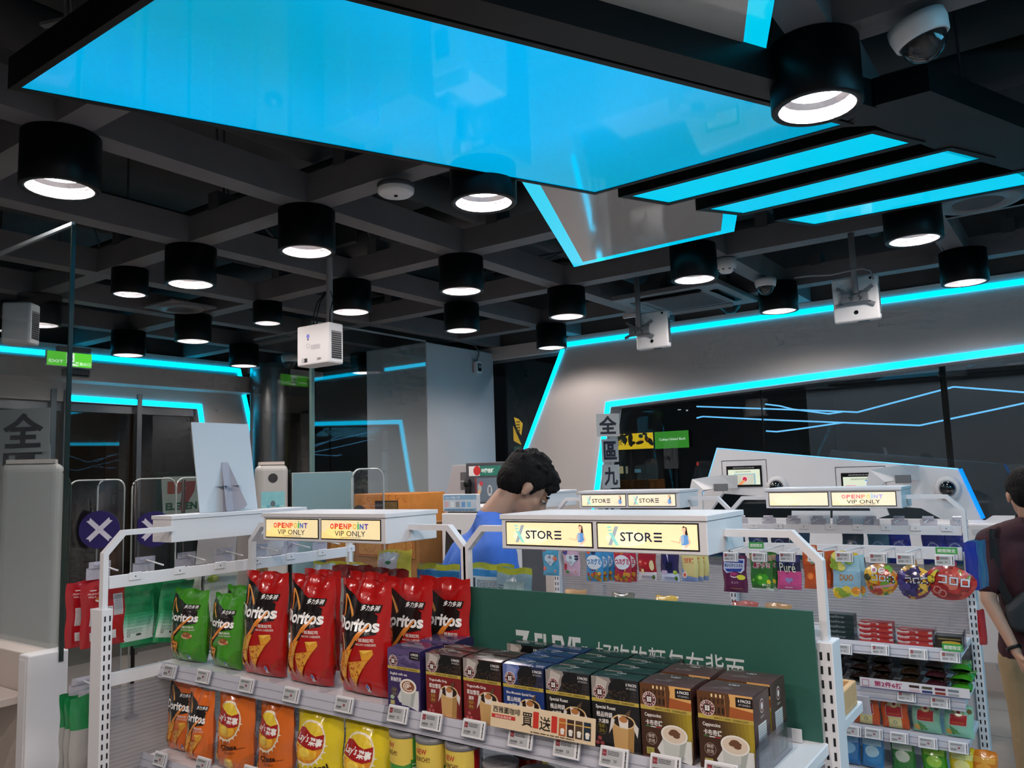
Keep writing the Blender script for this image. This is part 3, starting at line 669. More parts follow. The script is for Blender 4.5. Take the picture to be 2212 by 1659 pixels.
def coffee_art(kind):
    w, h = .101, .132; a = Art()
    D = {'tea': ('3a2d5e', '5a4c78', '6 PACKS', 'English milk tea', '英倫奶茶', ''), 'yir': ('7a201f', '2c211f', '5 PACKS', 'Yirgacheffe Drip', '耶加雪菲', '濾掛'),
         'blue': ('1d3a7a', '232a48', '5 PACKS', 'Blue Mountain Special Roast', '藍山特調', '大濾掛'), 'blk': ('1b1c1e', '26272a', '5 PACKS', 'Special Roast', '極品特調', '大濾掛'), 'cap': ('3f2517', 'b98a52', '6 PACKS', 'Cappuccino', '卡布奇諾', '')}
    mc, tc_, pk, en, cj, sub = D[kind]
    a.rect(0, 0, w, .085, mc); a.rect(0, .091, w, h, tc_)
    rd = random.Random(kind)
    if kind == 'cap':
        for i in range(9):
            t = i / 9; a.poly([(w * (.30 + .075 * i), .085), (w, .085), (w, .006 + .006 * i), (w * (.45 + .06 * i), .03)], [hx('463016'), hx('50391a'), hx('5a441c'), hx('66501f'), hx('735d21'), hx('806a22'), hx('8c7724'), hx('988426'), hx('a49028')][i])
        a.rect(0, .093, w * .6, h, '5f3c22'); a.rect(w * .5, .104, w, h, 'dba865'); a.poly([(w * .5, .093), (w, .093), (w, .106), (w * .5, .112)], 'a4572a')
        for i in range(7): a.rect(.006 + i * .0078, .096, .0105 + i * .0078, .107, '2e1c10'); a.rect(.006 + i * .0078, .113, .0098 + i * .0078, .121, '3c2514')
        for i in range(4): a.rect(.026 + i * .008, .1235, .029 + i * .008, .129, 'f1dca6')
        a.poly([(w * .58, h), (w * .60, .12), (w * .57, .093), (w * .52, .093), (w * .5, h)], '5f3c22')
    elif kind == 'tea':
        for i in range(16): a.poly([(w * rd.random(), .093 + .03 * rd.random()) for _ in range(3)], rd.choice(['6d6089', '4c3f6c', '52466e']))
    else:
        a.poly([(0, .094), (.03, .094), (.045, .120), (.040, h), (0, h)], '8f8883' if kind != 'blue' else '5d6fa8'); a.poly([(.006, .094), (.024, .094), (.036, .124), (.012, h)], 'b9b2ab' if kind != 'blue' else '8494c4'); a.ell(w * .60, .110, .024, .022, '121214', 22)
        for i in range(70): x, y = w * rd.uniform(.38, .98), .093 + .018 * rd.random(); a.ell(x, y, .0016, .0009, rd.choice(['4c3a2e', '33261e', '5c4838']), 6)
    a.rect(0, .085, w, .092, 'b9a34a'); a.text('BARISTA COFFEE', w * .30, .0868, .0033, '3c2f10', w=.030, bold=.01); a.text('西雅圖極品咖啡', w * .63, .0865, .0038, '3c2f10', w=.028)
    if kind == 'cap' or kind == 'tea': a.rect(w * .70, .112, w, .1285, '161214')
    a.text(pk, w * .965, .1205, .0052, 'f2f2f0', w=.0225, al='r', bold=.02); a.text('NT120/6包入' if pk[0] == '6' else 'NT125/5包入', w * .965, .1145, .0042, 'cfcfcc', w=.0215, al='r')
    logo(a, .0185, .1035, .0135)
    a.text(en, .008, .071, .0082 if len(en) < 14 else .0070, 'f1eeea', w=min(.072, .0033 * len(en) + .0), bold=.015)
    a.text(cj, .009, .0575, .0100, 'f4f2ee', w=.034, bold=.012)
    if sub: a.text(sub, .013, .0465, .0080, 'f0eee8', w=.0075 * len(sub), bold=.01)
    if kind == 'cap': a.rect(.009, .0545, .0195, .0562, '3d7a3a'); a.rect(.0195, .0545, .030, .0562, 'ddd'.ljust(6, 'd')); a.rect(.030, .0545, .040, .0562, 'a02c28')
    a.ring(.020, .034 + (.002 if sub else 0), .0100, .0106, 'b8a898' if kind == 'cap' else '8c7c3a', 24)
    for i, t in enumerate(('綿密', '奶泡') if kind == 'cap' else ('香醇', '濃郁')): a.text(t, .020, .0355 - i * .0085 + (.002 if sub else 0), .0068, 'ddd0c4' if kind == 'cap' else ('c8a24a' if kind == 'yir' else '9a8c3e'), w=.0125, al='c')
    if kind == 'cap': cup(a, .066, .040, 1.02, 'd9c8b4', '6a452f')
    elif kind == 'tea': cup(a, .064, .044, 1.0, 'e9dccb', 'swirl')
    else: dripcup(a, .067, .046, 1.06)
    if kind == 'cap': a.rect(.009, .006, .024, .018, 'a8a04c'); a.text('3合1', .0165, .0115, .0048, '4a4620', w=.010, al='c'); a.text('即溶', .0165, .0070, .0038, '4a4620', w=.008, al='c')
    elif kind == 'tea': a.ell(.014, .022, .0065, .0045, '9fb89a', 14); a.rect(.008, .006, .021, .015, 'b3ab6a')
    else:
        for p, q in ((.0145, .018), (.0095, .009), (.0195, .009)): a.ell(p, q, .0048, .0042, '8e3438', 12); a.ell(p, q, .0036, .003, 'b5585a', 10)
    a.clip(0, w, 0, h)
    return a
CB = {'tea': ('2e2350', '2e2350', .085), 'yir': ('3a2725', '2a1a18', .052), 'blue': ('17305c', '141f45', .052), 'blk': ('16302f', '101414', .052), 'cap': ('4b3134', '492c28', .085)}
def make_box(kind):
    top, side, d = CB[kind]; w, h = .101, .132
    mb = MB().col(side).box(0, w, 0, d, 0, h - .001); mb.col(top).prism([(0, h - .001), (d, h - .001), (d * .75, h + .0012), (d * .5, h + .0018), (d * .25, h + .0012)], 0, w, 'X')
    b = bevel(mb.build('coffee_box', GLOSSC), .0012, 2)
    coffee_art(kind).flat(M.Translation((0, -.0002, 0))).build('front_print', GLOSSC, b)
    t = Art(); t.ell(w / 2, .6 * d, .010, .0055, 'b9c3c4', 18); t.ring(w / 2, .6 * d, .0045, .0075, top, 18, ky=.55); t.text('BARISTA COFFEE', w / 2 - .012, .22 * d, .0038, 'aab4b6', w=.030, al='c'); t.text('西雅圖極品咖啡', w / 2 - .005, .33 * d, .0028, 'aab4b6', w=.022, al='c')
    t.put(MB(), lambda x, y, e: (x, y, h + .0022 + e)).build('top_print', GLOSSC, b)
    s = Art()
    s.ell(d / 2, .108, .011, .012, 'ddd6d0', 20); s.ring(d / 2, .108, .0062, .0102, '6e2b2c', 20); s.rect(d / 2 - .003, .105, d / 2 + .003, .111, 'f2f0ec'); s.text('極品咖啡', d / 2, .088, .004, 'cfc6be', w=.018, al='c')
    if d > .06: s.rect(d * .22, .040, d * .72, .080, 'd9d9d6'); s.lines(d * .24, d * .7, .042, .079, 9, '77757a', .3, 5); s.rect(d * .34, .006, d * .74, .026, 'd9d4d0'); s.bars(d * .36, d * .72, .008, .025, 16); s.lines(d * .3, d * .7, .028, .037, 3, '8a7672', .3)
    s.put(MB(), lambda x, y, e: (w + .0002 + e, x, y)).build('side_print', GLOSSC, b)
    return b
BN = {'tea': 'purple milk tea box', 'yir': 'dark red drip coffee box', 'blue': 'blue drip coffee box', 'blk': 'black drip coffee box', 'cap': 'brown cappuccino box'}
BX = {}
def cbox(kind, x, y, lab, rz=0):
    if kind not in BX: BX[kind] = b = make_box(kind)
    else: b = copy_tree(BX[kind])
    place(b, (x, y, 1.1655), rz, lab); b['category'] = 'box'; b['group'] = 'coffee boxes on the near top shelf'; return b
FY = -.270
cbox('tea', -.925, FY, 'purple milk tea box at the front, leftmost of the coffee boxes'); cbox('tea', -.915, FY + .10, 'purple milk tea box turned aside behind the front purple one', R(4))
cbox('yir', -.806, FY, 'left of the two dark red drip coffee boxes in front'); cbox('yir', -.806, FY + .054, 'dark red drip coffee box behind the left front red one')
cbox('yir', -.698, FY, 'right of the two dark red drip coffee boxes in front'); cbox('yir', -.698, FY + .054, 'dark red drip coffee box behind the right front red one')
for i in range(4): cbox('blue', -.591, FY + i * .0535, 'blue drip coffee box, ' + ('front of its row' if not i else '%s behind the front blue one' % ORD[i - 1]))
for i in range(4): cbox('blk', -.484, FY + i * .0535, 'black drip coffee box beside the blue row, ' + ('front one' if not i else '%s behind the front' % ORD[i - 1]))
for i in range(4): cbox('blk', -.378, FY + i * .0535, 'black drip coffee box beside the brown boxes, ' + ('front one' if not i else '%s behind the front' % ORD[i - 1]))
cbox('blk', -.700, FY + .165, 'black drip coffee box standing alone at the back by the green board')
for i in range(2): cbox('cap', -.274, FY + i * .092, 'left brown cappuccino box, ' + ('front one' if not i else 'back one')); cbox('cap', -.161, FY + i * .092, 'brown cappuccino box at the right end, ' + ('front one' if not i else 'back one'))

# green board with big white characters
gbd = bevel(MB(M.Translation((0, -.045, 1.167)) @ M.Rotation(R(2.2), 4, 'X')).box(-.868, -.010, 0, .004, 0, .245).build('notice_board', mat('green_board', hx('2b5c50'), .5, bump=.02, bscale=200)), .0008, 1)
tag(gbd, 'dark green board with big white characters standing behind the coffee boxes', 'board')
ga = Art(); ga.text('7', -.712, .085, .066, 'c9d0d0', w=.040, bold=.03); ga.text('ELEVEn', -.658, .088, .060, 'c9d0d0', w=.150, bold=.03)
ga.text('好吃的麵包在背面', -.492, .082, .062, 'c9d0d0', w=.340, bold=.004)
ga.flat(M.Translation((0, -.0455, 1.167)) @ M.Rotation(R(2.2), 4, 'X')).build('lettering', MATTE, gbd)
MB().box(-.085, -.045, -.060, -.0565, 1.166, 1.190).build('paper_note', PLASTW, gbd)

# price tags
def tag_art(k):
    a = Art(); w, h = .044, .026; rd = random.Random(k)
    a.rect(0, 0, w, h, 'a9abac'); a.rect(-.0045, 0, -.0015, h, 'c9cbcf') if 0 else None
    if k % 2: a.rect(.002, .014, .011, .0245, '7c2a34'); a.text('91', .0065, .0165, .004, 'c98a90', w=.006, al='c'); a.lines(.013, .037, .0165, .0245, 3, '3c3c40', .5, k)
    else: a.lines(.003, .036, .019, .0245, 2, '3c3c40', .5, k); a.rect(.024, .009, .031, .0145, '7c2a34'); a.text('91', .0275, .0102, .003, 'd0a0a4', w=.004, al='c')
    a.bars(.003, .020, .0045, .0085, 18, '3a3a3e', k); a.lines(.003, .018, .002, .0038, 1, '5a5a60', .5, k)
    if k % 2: a.text('%d' % rd.choice([49, 50, 125, 120]), .030, .0045, .0052, '1c1c20', al='c')
    return a
_tg = {}
def price_tag(p, lab, rx=R(-16), rz=0, k=0, sc=1, group='price tags on the near shelf edges'):
    if k not in _tg:
        t = thing('price_tag', '', 'price tag')
        bevel(MB().box(-.0295, .0295, 0, .006, -.018, .018).build('tag_body', PLASTW, t), .0015, 2)
        tag_art(k).flat(M.Translation((-.0255, -.0002, -.013))).build('tag_screen', PAINTC, t)
        a = Art(); a.lines(0, .028, 0, .003, 1, '303036', .9, 9); a.flat(M.Translation((.0262, -.0002, -.014)) @ M.Rotation(-pi / 2, 4, 'Y')).build('side_code', PAINTC, t)
        bevel(MB().box(-.031, .033, -.001, .0085, -.0205, -.0185).box(.031, .034, -.002, .008, -.020, .020).build('clear_holder', ACRYL, t), .001, 1)
        _tg[k] = t
    else: t = copy_tree(_tg[k])
    place(t, p, rz, lab, group, sc, rx); t['category'] = 'price tag'; return t
for i, (x, y, k) in enumerate([(365, 1450, 0), (438, 1461, 0), (531, 1480, 0), (628, 1501, 0), (742, 1522, 2), (858, 1543, 1), (930, 1558, 1), (1022, 1575, 3), (1123, 1596, 1), (1223, 1616, 3), (1325, 1637, 1), (1436, 1655, 3), (1556, 1672, 1)]):
    w_ = ['first', 'second', 'third', 'fourth', 'fifth', 'sixth', 'seventh', 'eighth', 'ninth', 'tenth', 'eleventh', 'twelfth', 'thirteenth'][i]
    price_tag(at(x, y, Y=SF - .017), 'electronic price tag on the near top shelf edge, %s from the left' % w_, k=k)
for i, (x, y) in enumerate([(345, 1640), (437, 1652), (540, 1672)]): price_tag(at(x, y, Y=SF2 - .017), 'electronic price tag on the second near shelf edge, %s from the left' % ORD[i], k=0)

# promotion card on the shelf edge
pm = at(1060, 1541, Y=SF - .022); pr = at(1286, 1578, Y=SF - .022); PW = pr.x - pm.x
pc = thing('promotion_card', 'cream buy one get one promotion card clipped on the near shelf edge', 'sign', pm)
bevel(MB(M.Rotation(R(-8), 4, 'X')).box(0, PW, 0, .001, -.024, .024).build('card', mat('cream_card', hx('d8c3a2'), .5), pc), .0006, 1)
q = Art(); q.text('西雅圖咖啡', .006, .0045, .0125, '26221e', w=.068, bold=.01); q.rect(.003, -.0055, .062, .0015, 'b8322c'); q.text('指定品項任選', .032, -.0045, .0045, 'f0e4d8', w=.040, al='c')
q.text('買', .078, -.012, .026, '2a211c', w=.026, bold=.01); q.text('1', .105, -.012, .030, 'c03226', w=.013); q.text('送', .120, -.014, .026, '2a211c', w=.026, bold=.01); q.text('1', .148, -.014, .030, 'c03226', w=.013)
for i, c in enumerate(('b05a2c', '3a2622', '4c3a2c', '1f2c38')):
    x = .165 + i * .0185 * PW / .245; q.rect(x, -.017, x + .0155, .015, c); q.ell(x + .0085, -.006, .005, .0035, 'e6dccb', 12); q.poly([(x + .004, -.006), (x + .013, -.006), (x + .012, -.014), (x + .005, -.014)], 'd9d6cf'); q.rect(x, .006, x + .0155, .008, 'c9a24c')
q.lines(.10, .20, -.021, -.018, 1, '4a3c30', .6)
q.flat(M.Rotation(R(-8), 4, 'X') @ M.Translation((0, -.0003, 0))).build('card_print', PAINTC, pc)
# ================================================================ chip bags
from mathutils import noise
def bag_fn(w, h, t, seed=0, top=.05, pinch=.07, wr=1.0):
    def prof(v):
        a = min(1, max(0, (1 - top - v) / .42)) ** .62 if v < 1 - top else 0
        b = min(1, max(0, (v + .012) / .16)) ** .5
        return a * b
    def S(x, z, e=0):
        u = x / w + .5; v = z / h; u_ = min(1, max(0, u)); p = prof(v)
        q = max(0, sin(pi * u_)) ** .55 * p
        n = noise.noise(V((x * 22 + seed * 7.3, z * 14, seed))) * .006 + noise.noise(V((x * 60 + seed, z * 30, 3.1))) * .0022
        fold = .0045 * sin(x * 95 + seed * 2) * math.exp(-abs(1 - top - v) * 9) * sin(pi * u_)
        n *= wr * (.35 + .65 * min(1, p * 1.3)) * min(1, sin(pi * u_) * 3 + .05)
        x2 = x * (1 - pinch * p * (1 - .3 * v)) + .002 * sin(z * 60 + seed)
        zz = z + (.003 * sin(x * 70 + seed) if v > 1 - top * 1.2 else 0)
        return (x2, -(t * .5 * q + n + fold * wr) - e - .0015, zz)
    return S
def bag_mesh(w, h, t, col, seed=0, back='c9c9c9', colfn=None, nu=22, nv=26, **k):
    S = bag_fn(w, h, t, seed, **k); B = bag_fn(w, h, t, seed + 5, **k); mb = MB(); g = []
    for s in (0, 1):
        vs = []
        for j in range(nv + 1):
            for i in range(nu + 1):
                x = (i / nu - .5) * w; z = j / nv * h; p = (S if s == 0 else B)(x, z)
                if i in (0, nu): p = (S(x, z)[0], 0, S(x, z)[2])
                vs.append(p if s == 0 else (p[0], -p[1], p[2]))
        fs = []; cs = []
        for j in range(nv):
            for i in range(nu):
                a = j * (nu + 1) + i; f = (a, a + 1, a + nu + 2, a + nu + 1); fs.append(f if s == 0 else f[::-1])
                cs.append(colfn((i + .5) / nu, (j + .5) / nv) if (colfn and s == 0) else hx(col if s == 0 else (back if 1 < j < nv - 2 and 2 < i < nu - 3 else col)))
        n = len(mb.v); mb.add(vs, []); mb.f += [tuple(q + n for q in f) for f in fs]; mb.c += cs
    return mb, S
def chip(a, pts, c='cf8a2e', sp='a8521c', seed=0):
    a.poly([(x, y) for x, y in pts], '8a4a18' if 0 else c); rd = random.Random(seed); cx_ = sum(p[0] for p in pts) / len(pts); cy_ = sum(p[1] for p in pts) / len(pts)
    a.poly([(cx_ + (x - cx_) * .9, cy_ + (y - cy_) * .9) for x, y in pts], 'd99a38')
    for i in range(16):
        r1, r2 = rd.random(), rd.random()
        if r1 + r2 > 1: r1, r2 = 1 - r1, 1 - r2
        x = pts[0][0] + (pts[1][0] - pts[0][0]) * r1 + (pts[2][0] - pts[0][0]) * r2; y = pts[0][1] + (pts[1][1] - pts[0][1]) * r1 + (pts[2][1] - pts[0][1]) * r2
        x = cx_ + (x - cx_) * .85; y = cy_ + (y - cy_) * .85; a.ell(x, y, .0035 * rd.uniform(.5, 1), .0028 * rd.uniform(.5, 1), sp, 7)
def dor_art(w, h, kind):
    a = Art(); k = w / .175; o = 'e39a4c'
    T = lambda pts: [(x * w, (y + .075) * h) for x, y in pts]; T2 = lambda pts: [(x * w * 1.05 + .01 * w, y * h * 1.32) for x, y in pts]
    a.poly(T([(-.44, .87), (-.20, .66), (.36, .63), (.37, .47), (.10, .44), (-.25, .20), (-.34, .40), (-.47, .48), (-.47, .60), (-.38, .64)]), '17100f')
    a.poly(T([(-.365, .80), (-.335, .80), (-.10, .62), (-.14, .60)]), o); a.poly(T([(-.365, .80), (-.335, .78), (-.31, .60), (-.34, .60)]), 'd97a2a')
    a.poly(T([(-.255, .24), (-.235, .30), (.20, .56), (.24, .56), (.24, .54)]), 'e38a34'); a.poly(T([(-.26, .24), (-.225, .27), (-.27, .46), (-.30, .46)]), 'f0d8a8')
    a.text('Doritos', -.02 * w, .562 * h, .115 * h, 'f3f1ee', w=.86 * w, bold=.035, al='c')
    a.poly(T([(.03, .42), (.24, .56), (.26, .545), (.06, .405)]), 'd98232')
    a.poly(T([(.01, .655), (.38, .655), (.40, .725), (.03, .725)]), '17100f'); a.text('多力多滋', .205 * w, .742 * h, .052 * h, 'efeeec', w=.34 * w, bold=.02, shear=.2, al='c')
    sub = {'red': ('超濃起司', 'NACHO CHEESIER'), 'green': ('雞排風味', 'THE NIGHT MARKET'), 'orange': ('黃金起司', 'GOLDEN CHEESE')}[kind]
    a.text(sub[0], .22 * w, .478 * h, .032 * h, 'e9e2da', w=.24 * w, al='c', bold=.01); a.text(sub[1], .20 * w, .445 * h, .020 * h, 'e0d6cc', w=.34 * w, al='c', bold=.01)
    if kind != 'green': a.poly(T([(.10, .33), (.32, .34), (.33, .30), (.22, .20), (.205, .175), (.19, .21)]), 'd99a2c'); a.poly(T([(.10, .33), (.32, .34), (.20, .30)]), 'ecbc4c')
    else: a.ell(.20 * w, .37 * h, .12 * w, .04 * h, 'd8b488', 16); a.ell(.20 * w, .39 * h, .09 * w, .035 * h, '8a5230', 14); a.ell(.18 * w, .40 * h, .05 * w, .02 * h, 'a9703c', 10); a.ell(.27 * w, .352 * h, .05 * w, .012 * h, 'c05038', 10)
    if kind == 'green': chip(a, T2([(-.46, .27), (-.14, .30), (-.26, .05)]), 'a8481c', '7a2e12', 1); chip(a, T2([(-.24, .24), (-.02, .20), (-.10, .03)]), 'b5501e', '7a2e12', 2)
    else: chip(a, T2([(-.43, .27), (-.06, .31), (-.22, .05)]), 'c97a22', 'b0521a', 1); chip(a, T2([(-.10, .22), (.26, .25), (-.02, .04)]), 'cf7f22', 'b0521a', 2); a.poly(T2([(-.46, .20), (-.42, .14), (-.30, .17), (-.40, .12), (-.33, .06), (-.45, .07), (-.47, .12)]), 'd9a02c')
    a.ell(.235 * w, .085 * h, .030 * w, .028 * h, 'd5dae2', 14); a.ell(.235 * w, .09 * h, .022 * w, .02 * h, '2c5aa8', 12); a.rect(.20 * w, .045 * h, .27 * w, .058 * h, 'c9cdd6')
    return a
def lays_art(w, h, kind):
    a = Art(); T = lambda pts: [(x * w, y * h) for x, y in pts]
    a.ell(-.06 * w, .62 * h, .345 * w, .245 * h, 'ece2cc', 28)
    for i in range(12):
        an = pi + pi * i / 11; a.poly([(-.06 * w + .33 * w * cos(an - .06), .62 * h + .235 * h * sin(an - .06)), (-.06 * w + .33 * w * cos(an + .06), .62 * h + .235 * h * sin(an + .06)), (-.06 * w + .40 * w * cos(an), .62 * h + .285 * h * sin(an))], 'ece2cc')
    a.ell(-.06 * w, .62 * h, .318 * w, .222 * h, 'd98a1c', 28); a.ell(-.06 * w, .52 * h, .24 * w, .085 * h, 'e8b02c', 22); a.ell(-.08 * w, .52 * h, .13 * w, .05 * h, 'f3cf4c', 18)
    a.poly([(-.06 * w + .318 * w * cos(t), .62 * h + .222 * h * sin(t)) for t in [R(d) for d in range(-12, 193, 12)]], 'e6c83c')
    a.poly(T([(-.375, .60), (-.385, .68), (-.32, .765), (-.20, .775), (-.05, .72), (.10, .70), (.235, .74), (.255, .66), (.25, .585), (.10, .56), (-.10, .575), (-.25, .60)]), 'a4201f')
    a.text("Lay's", -.355 * w, .605 * h, .105 * h, 'f3efe9', w=.30 * w, bold=.015, shear=.15); a.text('樂事', -.035 * w, .60 * h, .092 * h, 'f3efe9', w=.27 * w, bold=.035)
    if kind == 'o': a.text('Original', -.12 * w, .255 * h, .082 * h, '2b1a10', w=.50 * w, bold=.03, rot=R(14)); a.text('美國經典原味', -.10 * w, .205 * h, .032 * h, '4a3818', w=.40 * w, rot=R(14)); a.poly(T([(-.12, .235), (.45, .335), (.45, .341), (-.12, .241)]), '3a2c14'); c1, c2 = 'e3c43a', 'efe08a'
    else: a.text('Swiss', -.15 * w, .345 * h, .032 * h, '6a3410', w=.17 * w); a.text('Cheese', -.15 * w, .265 * h, .062 * h, '3a1c0c', w=.42 * w, bold=.03, rot=R(8)); a.text('瑞士香濃起司', -.08 * w, .215 * h, .028 * h, '6a3410', w=.30 * w, rot=R(8)); a.poly(T([(-.15, .25), (.42, .335), (.42, .340), (-.15, .255)]), '4a220e'); c1, c2 = 'd9a83c', 'e8c868'
    a.ell(.02 * w, .10 * h, .17 * w, .075 * h, c1, 18, .5); a.ell(.03 * w, .105 * h, .14 * w, .055 * h, c2, 16, .5); a.poly(T([(-.46, .32), (-.36, .22), (-.28, .10), (-.40, .12), (-.46, .20)]), c2)
    return a
_bg = {}
KB = {'red': (.176, .272, .095, 'a9100f', 'red', 1), 'green': (.152, .205, .085, '3f8f1f', 'green', 2), 'orange': (.165, .225, .07, 'd9671a', 'orange', 3), 'layo': (.185, .235, .10, 'd8c21c', 'o', 4), 'layc': (.165, .235, .08, 'd0661c', 'c', 5)}
def chipbag(kind, p, rz, lab, rx=R(-1.5), sc=1, group='chip bags standing on the near shelves'):
    if kind not in _bg:
        w, h, t, c, ak, sd = KB[kind]; mb, S = bag_mesh(w, h, t, c, sd, 'b5b3ae', wr=1.45)
        b = mb.build('chip_bag', FOIL, smooth=True)
        art = dor_art(w, h, ak) if ak in ('red', 'green', 'orange') else lays_art(w, h, ak)
        art.put(MB(), lambda x, z, e: S(x, z, e * 2.2 + .0005), maxlen=.012).build('bag_print', mat('bag_print_foil', None, .26, coat=.7, bump=.4, bscale=24), b)
        me = MB(); me.col(c); n = 26; vs = [(0, 0, 0)]
        _bg[kind] = b
    else: b = copy_tree(_bg[kind])
    place(b, p, rz, lab, group, sc, rx); b['category'] = 'snack bag'; return b
def ZP_(x, y, Y, z): p = at(x, y, Y=Y); return V((p.x, Y, z))
Z1, Z2 = 1.1655, .9225
Y0 = -.225
for kind, X, Y, Z, rz, lab, sc in [
    ('green', -1.79, -.225, Z1, R(3), 'green chip bag standing at the far left end of the top shelf', (1.08, .9, 1)),
    ('green', -1.70, -.115, Z1, R(-2), 'green chip bag half hidden between the two front green ones', (.97, .6, 1.0)),
    ('green', -1.607, -.222, Z1, R(-4), 'green chip bag tilted against the leftmost red bag', (1.0, .85, .98)),
    ('red', -1.432, -.225, Z1, R(2), 'leftmost big red chip bag at the front of the top shelf', (.99, .85, 1)), ('red', -1.2425, -.225, Z1, R(1), 'middle big red chip bag at the front of the top shelf', (.95, .85, 1)),
    ('red', -1.043, -.225, Z1, R(-1), 'big red chip bag next to the purple coffee box', (.98, .85, .99)), ('red', -1.175, -.09, Z1, R(2), 'red chip bag behind the gap of the two right front red bags', (.8, .5, .98)),
    ('red', -1.35, -.10, Z1, R(-2), 'red chip bag standing behind the leftmost red one', (.9, .5, .98)), ('red', -.985, -.140, Z1, R(-2), 'red chip bag directly behind the right front red bag', (.98, .5, .98)), ('red', -.915, -.078, Z1, R(-2), 'red chip bag farthest back beside the blue pouches', (.98, .45, .97)),
    ('orange', -1.766, -.262, Z2, R(2), 'orange chip bag at the left end of the second shelf, black triangle', (.80, .6, .90)), ('orange', -1.638, -.285, Z2, R(-2), 'second orange chip bag with black triangle on the second shelf', (.75, .75, .84)),
    ('layc', -1.490, -.275, Z2, R(0), 'left orange bag with red round badge on the second shelf', (.95, .8, .87)), ('layc', -1.322, -.275, Z2, R(-6), 'creased right orange bag with red round badge on the second shelf', (.92, .8, .86)),
    ('layo', -1.155, -.275, Z2, R(0), 'left yellow bag with red round badge under the shelf edge', (.9, .75, .87)), ('layo', -.988, -.275, Z2, R(1), 'right yellow bag with red round badge next to the green cans', (.86, .75, .86))]:
    chipbag(kind, (X, Y, Z + .0035), rz, lab, sc=sc)
# tall round chip cans on the second shelf
def make_can(c, c2):
    r, h = .0375, .235; b = MB().col(c).lathe([(r, .004), (r, h - .012)], 36).build('chip_can', GLOSSC, smooth=True)
    MB().col('d9c56a').lathe([(r + .001, 0), (r + .001, .006), (r - .004, .0)], 36).build('metal_rim', STEEL, b, True); MB().lathe([(r - .004, h), (r + .0015, h), (r + .0018, h - .012), (r + .0002, h - .013)], 36, close=False).lathe([(.0001, h - .003), (r - .004, h)], 36).build('plastic_lid', mat('smoky_lid', hx('8d8c90'), .2, alpha=.7), b, True)
    a = Art(); a.rect(-.05, .165, .05, .222, 'd9bf52'); a.poly([(-.055, .165), (-.03, .158), (0, .166), (.03, .156), (.055, .165), (.05, .172), (-.05, .172)], 'd9bf52'); a.text('NEW', -.008, .198, .013, 'b8322c', w=.030, al='c', bold=.02); a.text('CRUNCH!!!', -.008, .180, .012, '5a3014', w=.044, al='c', bold=.02)
    a.text('Pringles', 0, .088, .026, '2c1a10', w=.074, al='c', bold=.07); a.text('Pringles', 0, .0895, .024, 'e6c73a', w=.071, al='c', bold=.015); a.rect(.045, .06, .085, .17, c2); a.lines(.048, .083, .065, .165, 12, 'c9c9c0', .35, 4); a.rect(.05, .12, .08, .15, 'b9b9b2')
    a.put(MB(), lambda x, z, e: ((r + e + .0003) * sin(x / r), -(r + e + .0003) * cos(x / r), z), maxlen=.008).build('can_print', GLOSSC, b); return b
cans = {}
for k, X, Y, rz, lab in [('g', -.865, -.275, R(-12), 'left green chip can under the price tags'), ('g', -.785, -.275, R(8), 'right green chip can turned to show its side text'), ('r', -.700, -.275, R(0), 'front red chip can with yellow top band'), ('r', -.615, -.255, R(60), 'red chip can turned sideways right of the front red one'), ('r', -.60, -.165, R(150), 'red chip can standing back to the right of the others'), ('g', -.52, -.26, R(120), 'green chip can with lid seen from above'), ('r', -.44, -.265, R(90), 'last red chip can in the row under the coffee boxes')]:
    if k not in cans: cans[k] = o = make_can('3f8f3a' if k == 'g' else '8f1418', '2f7a2c' if k == 'g' else '6c1014')
    else: o = copy_tree(cans[k])
    place(o, (X, Y, Z2 + .0005), rz, lab, 'chip cans on the second near shelf'); o['category'] = 'can'
    o.scale = (1, 1, .72 if X > -.65 else .86)
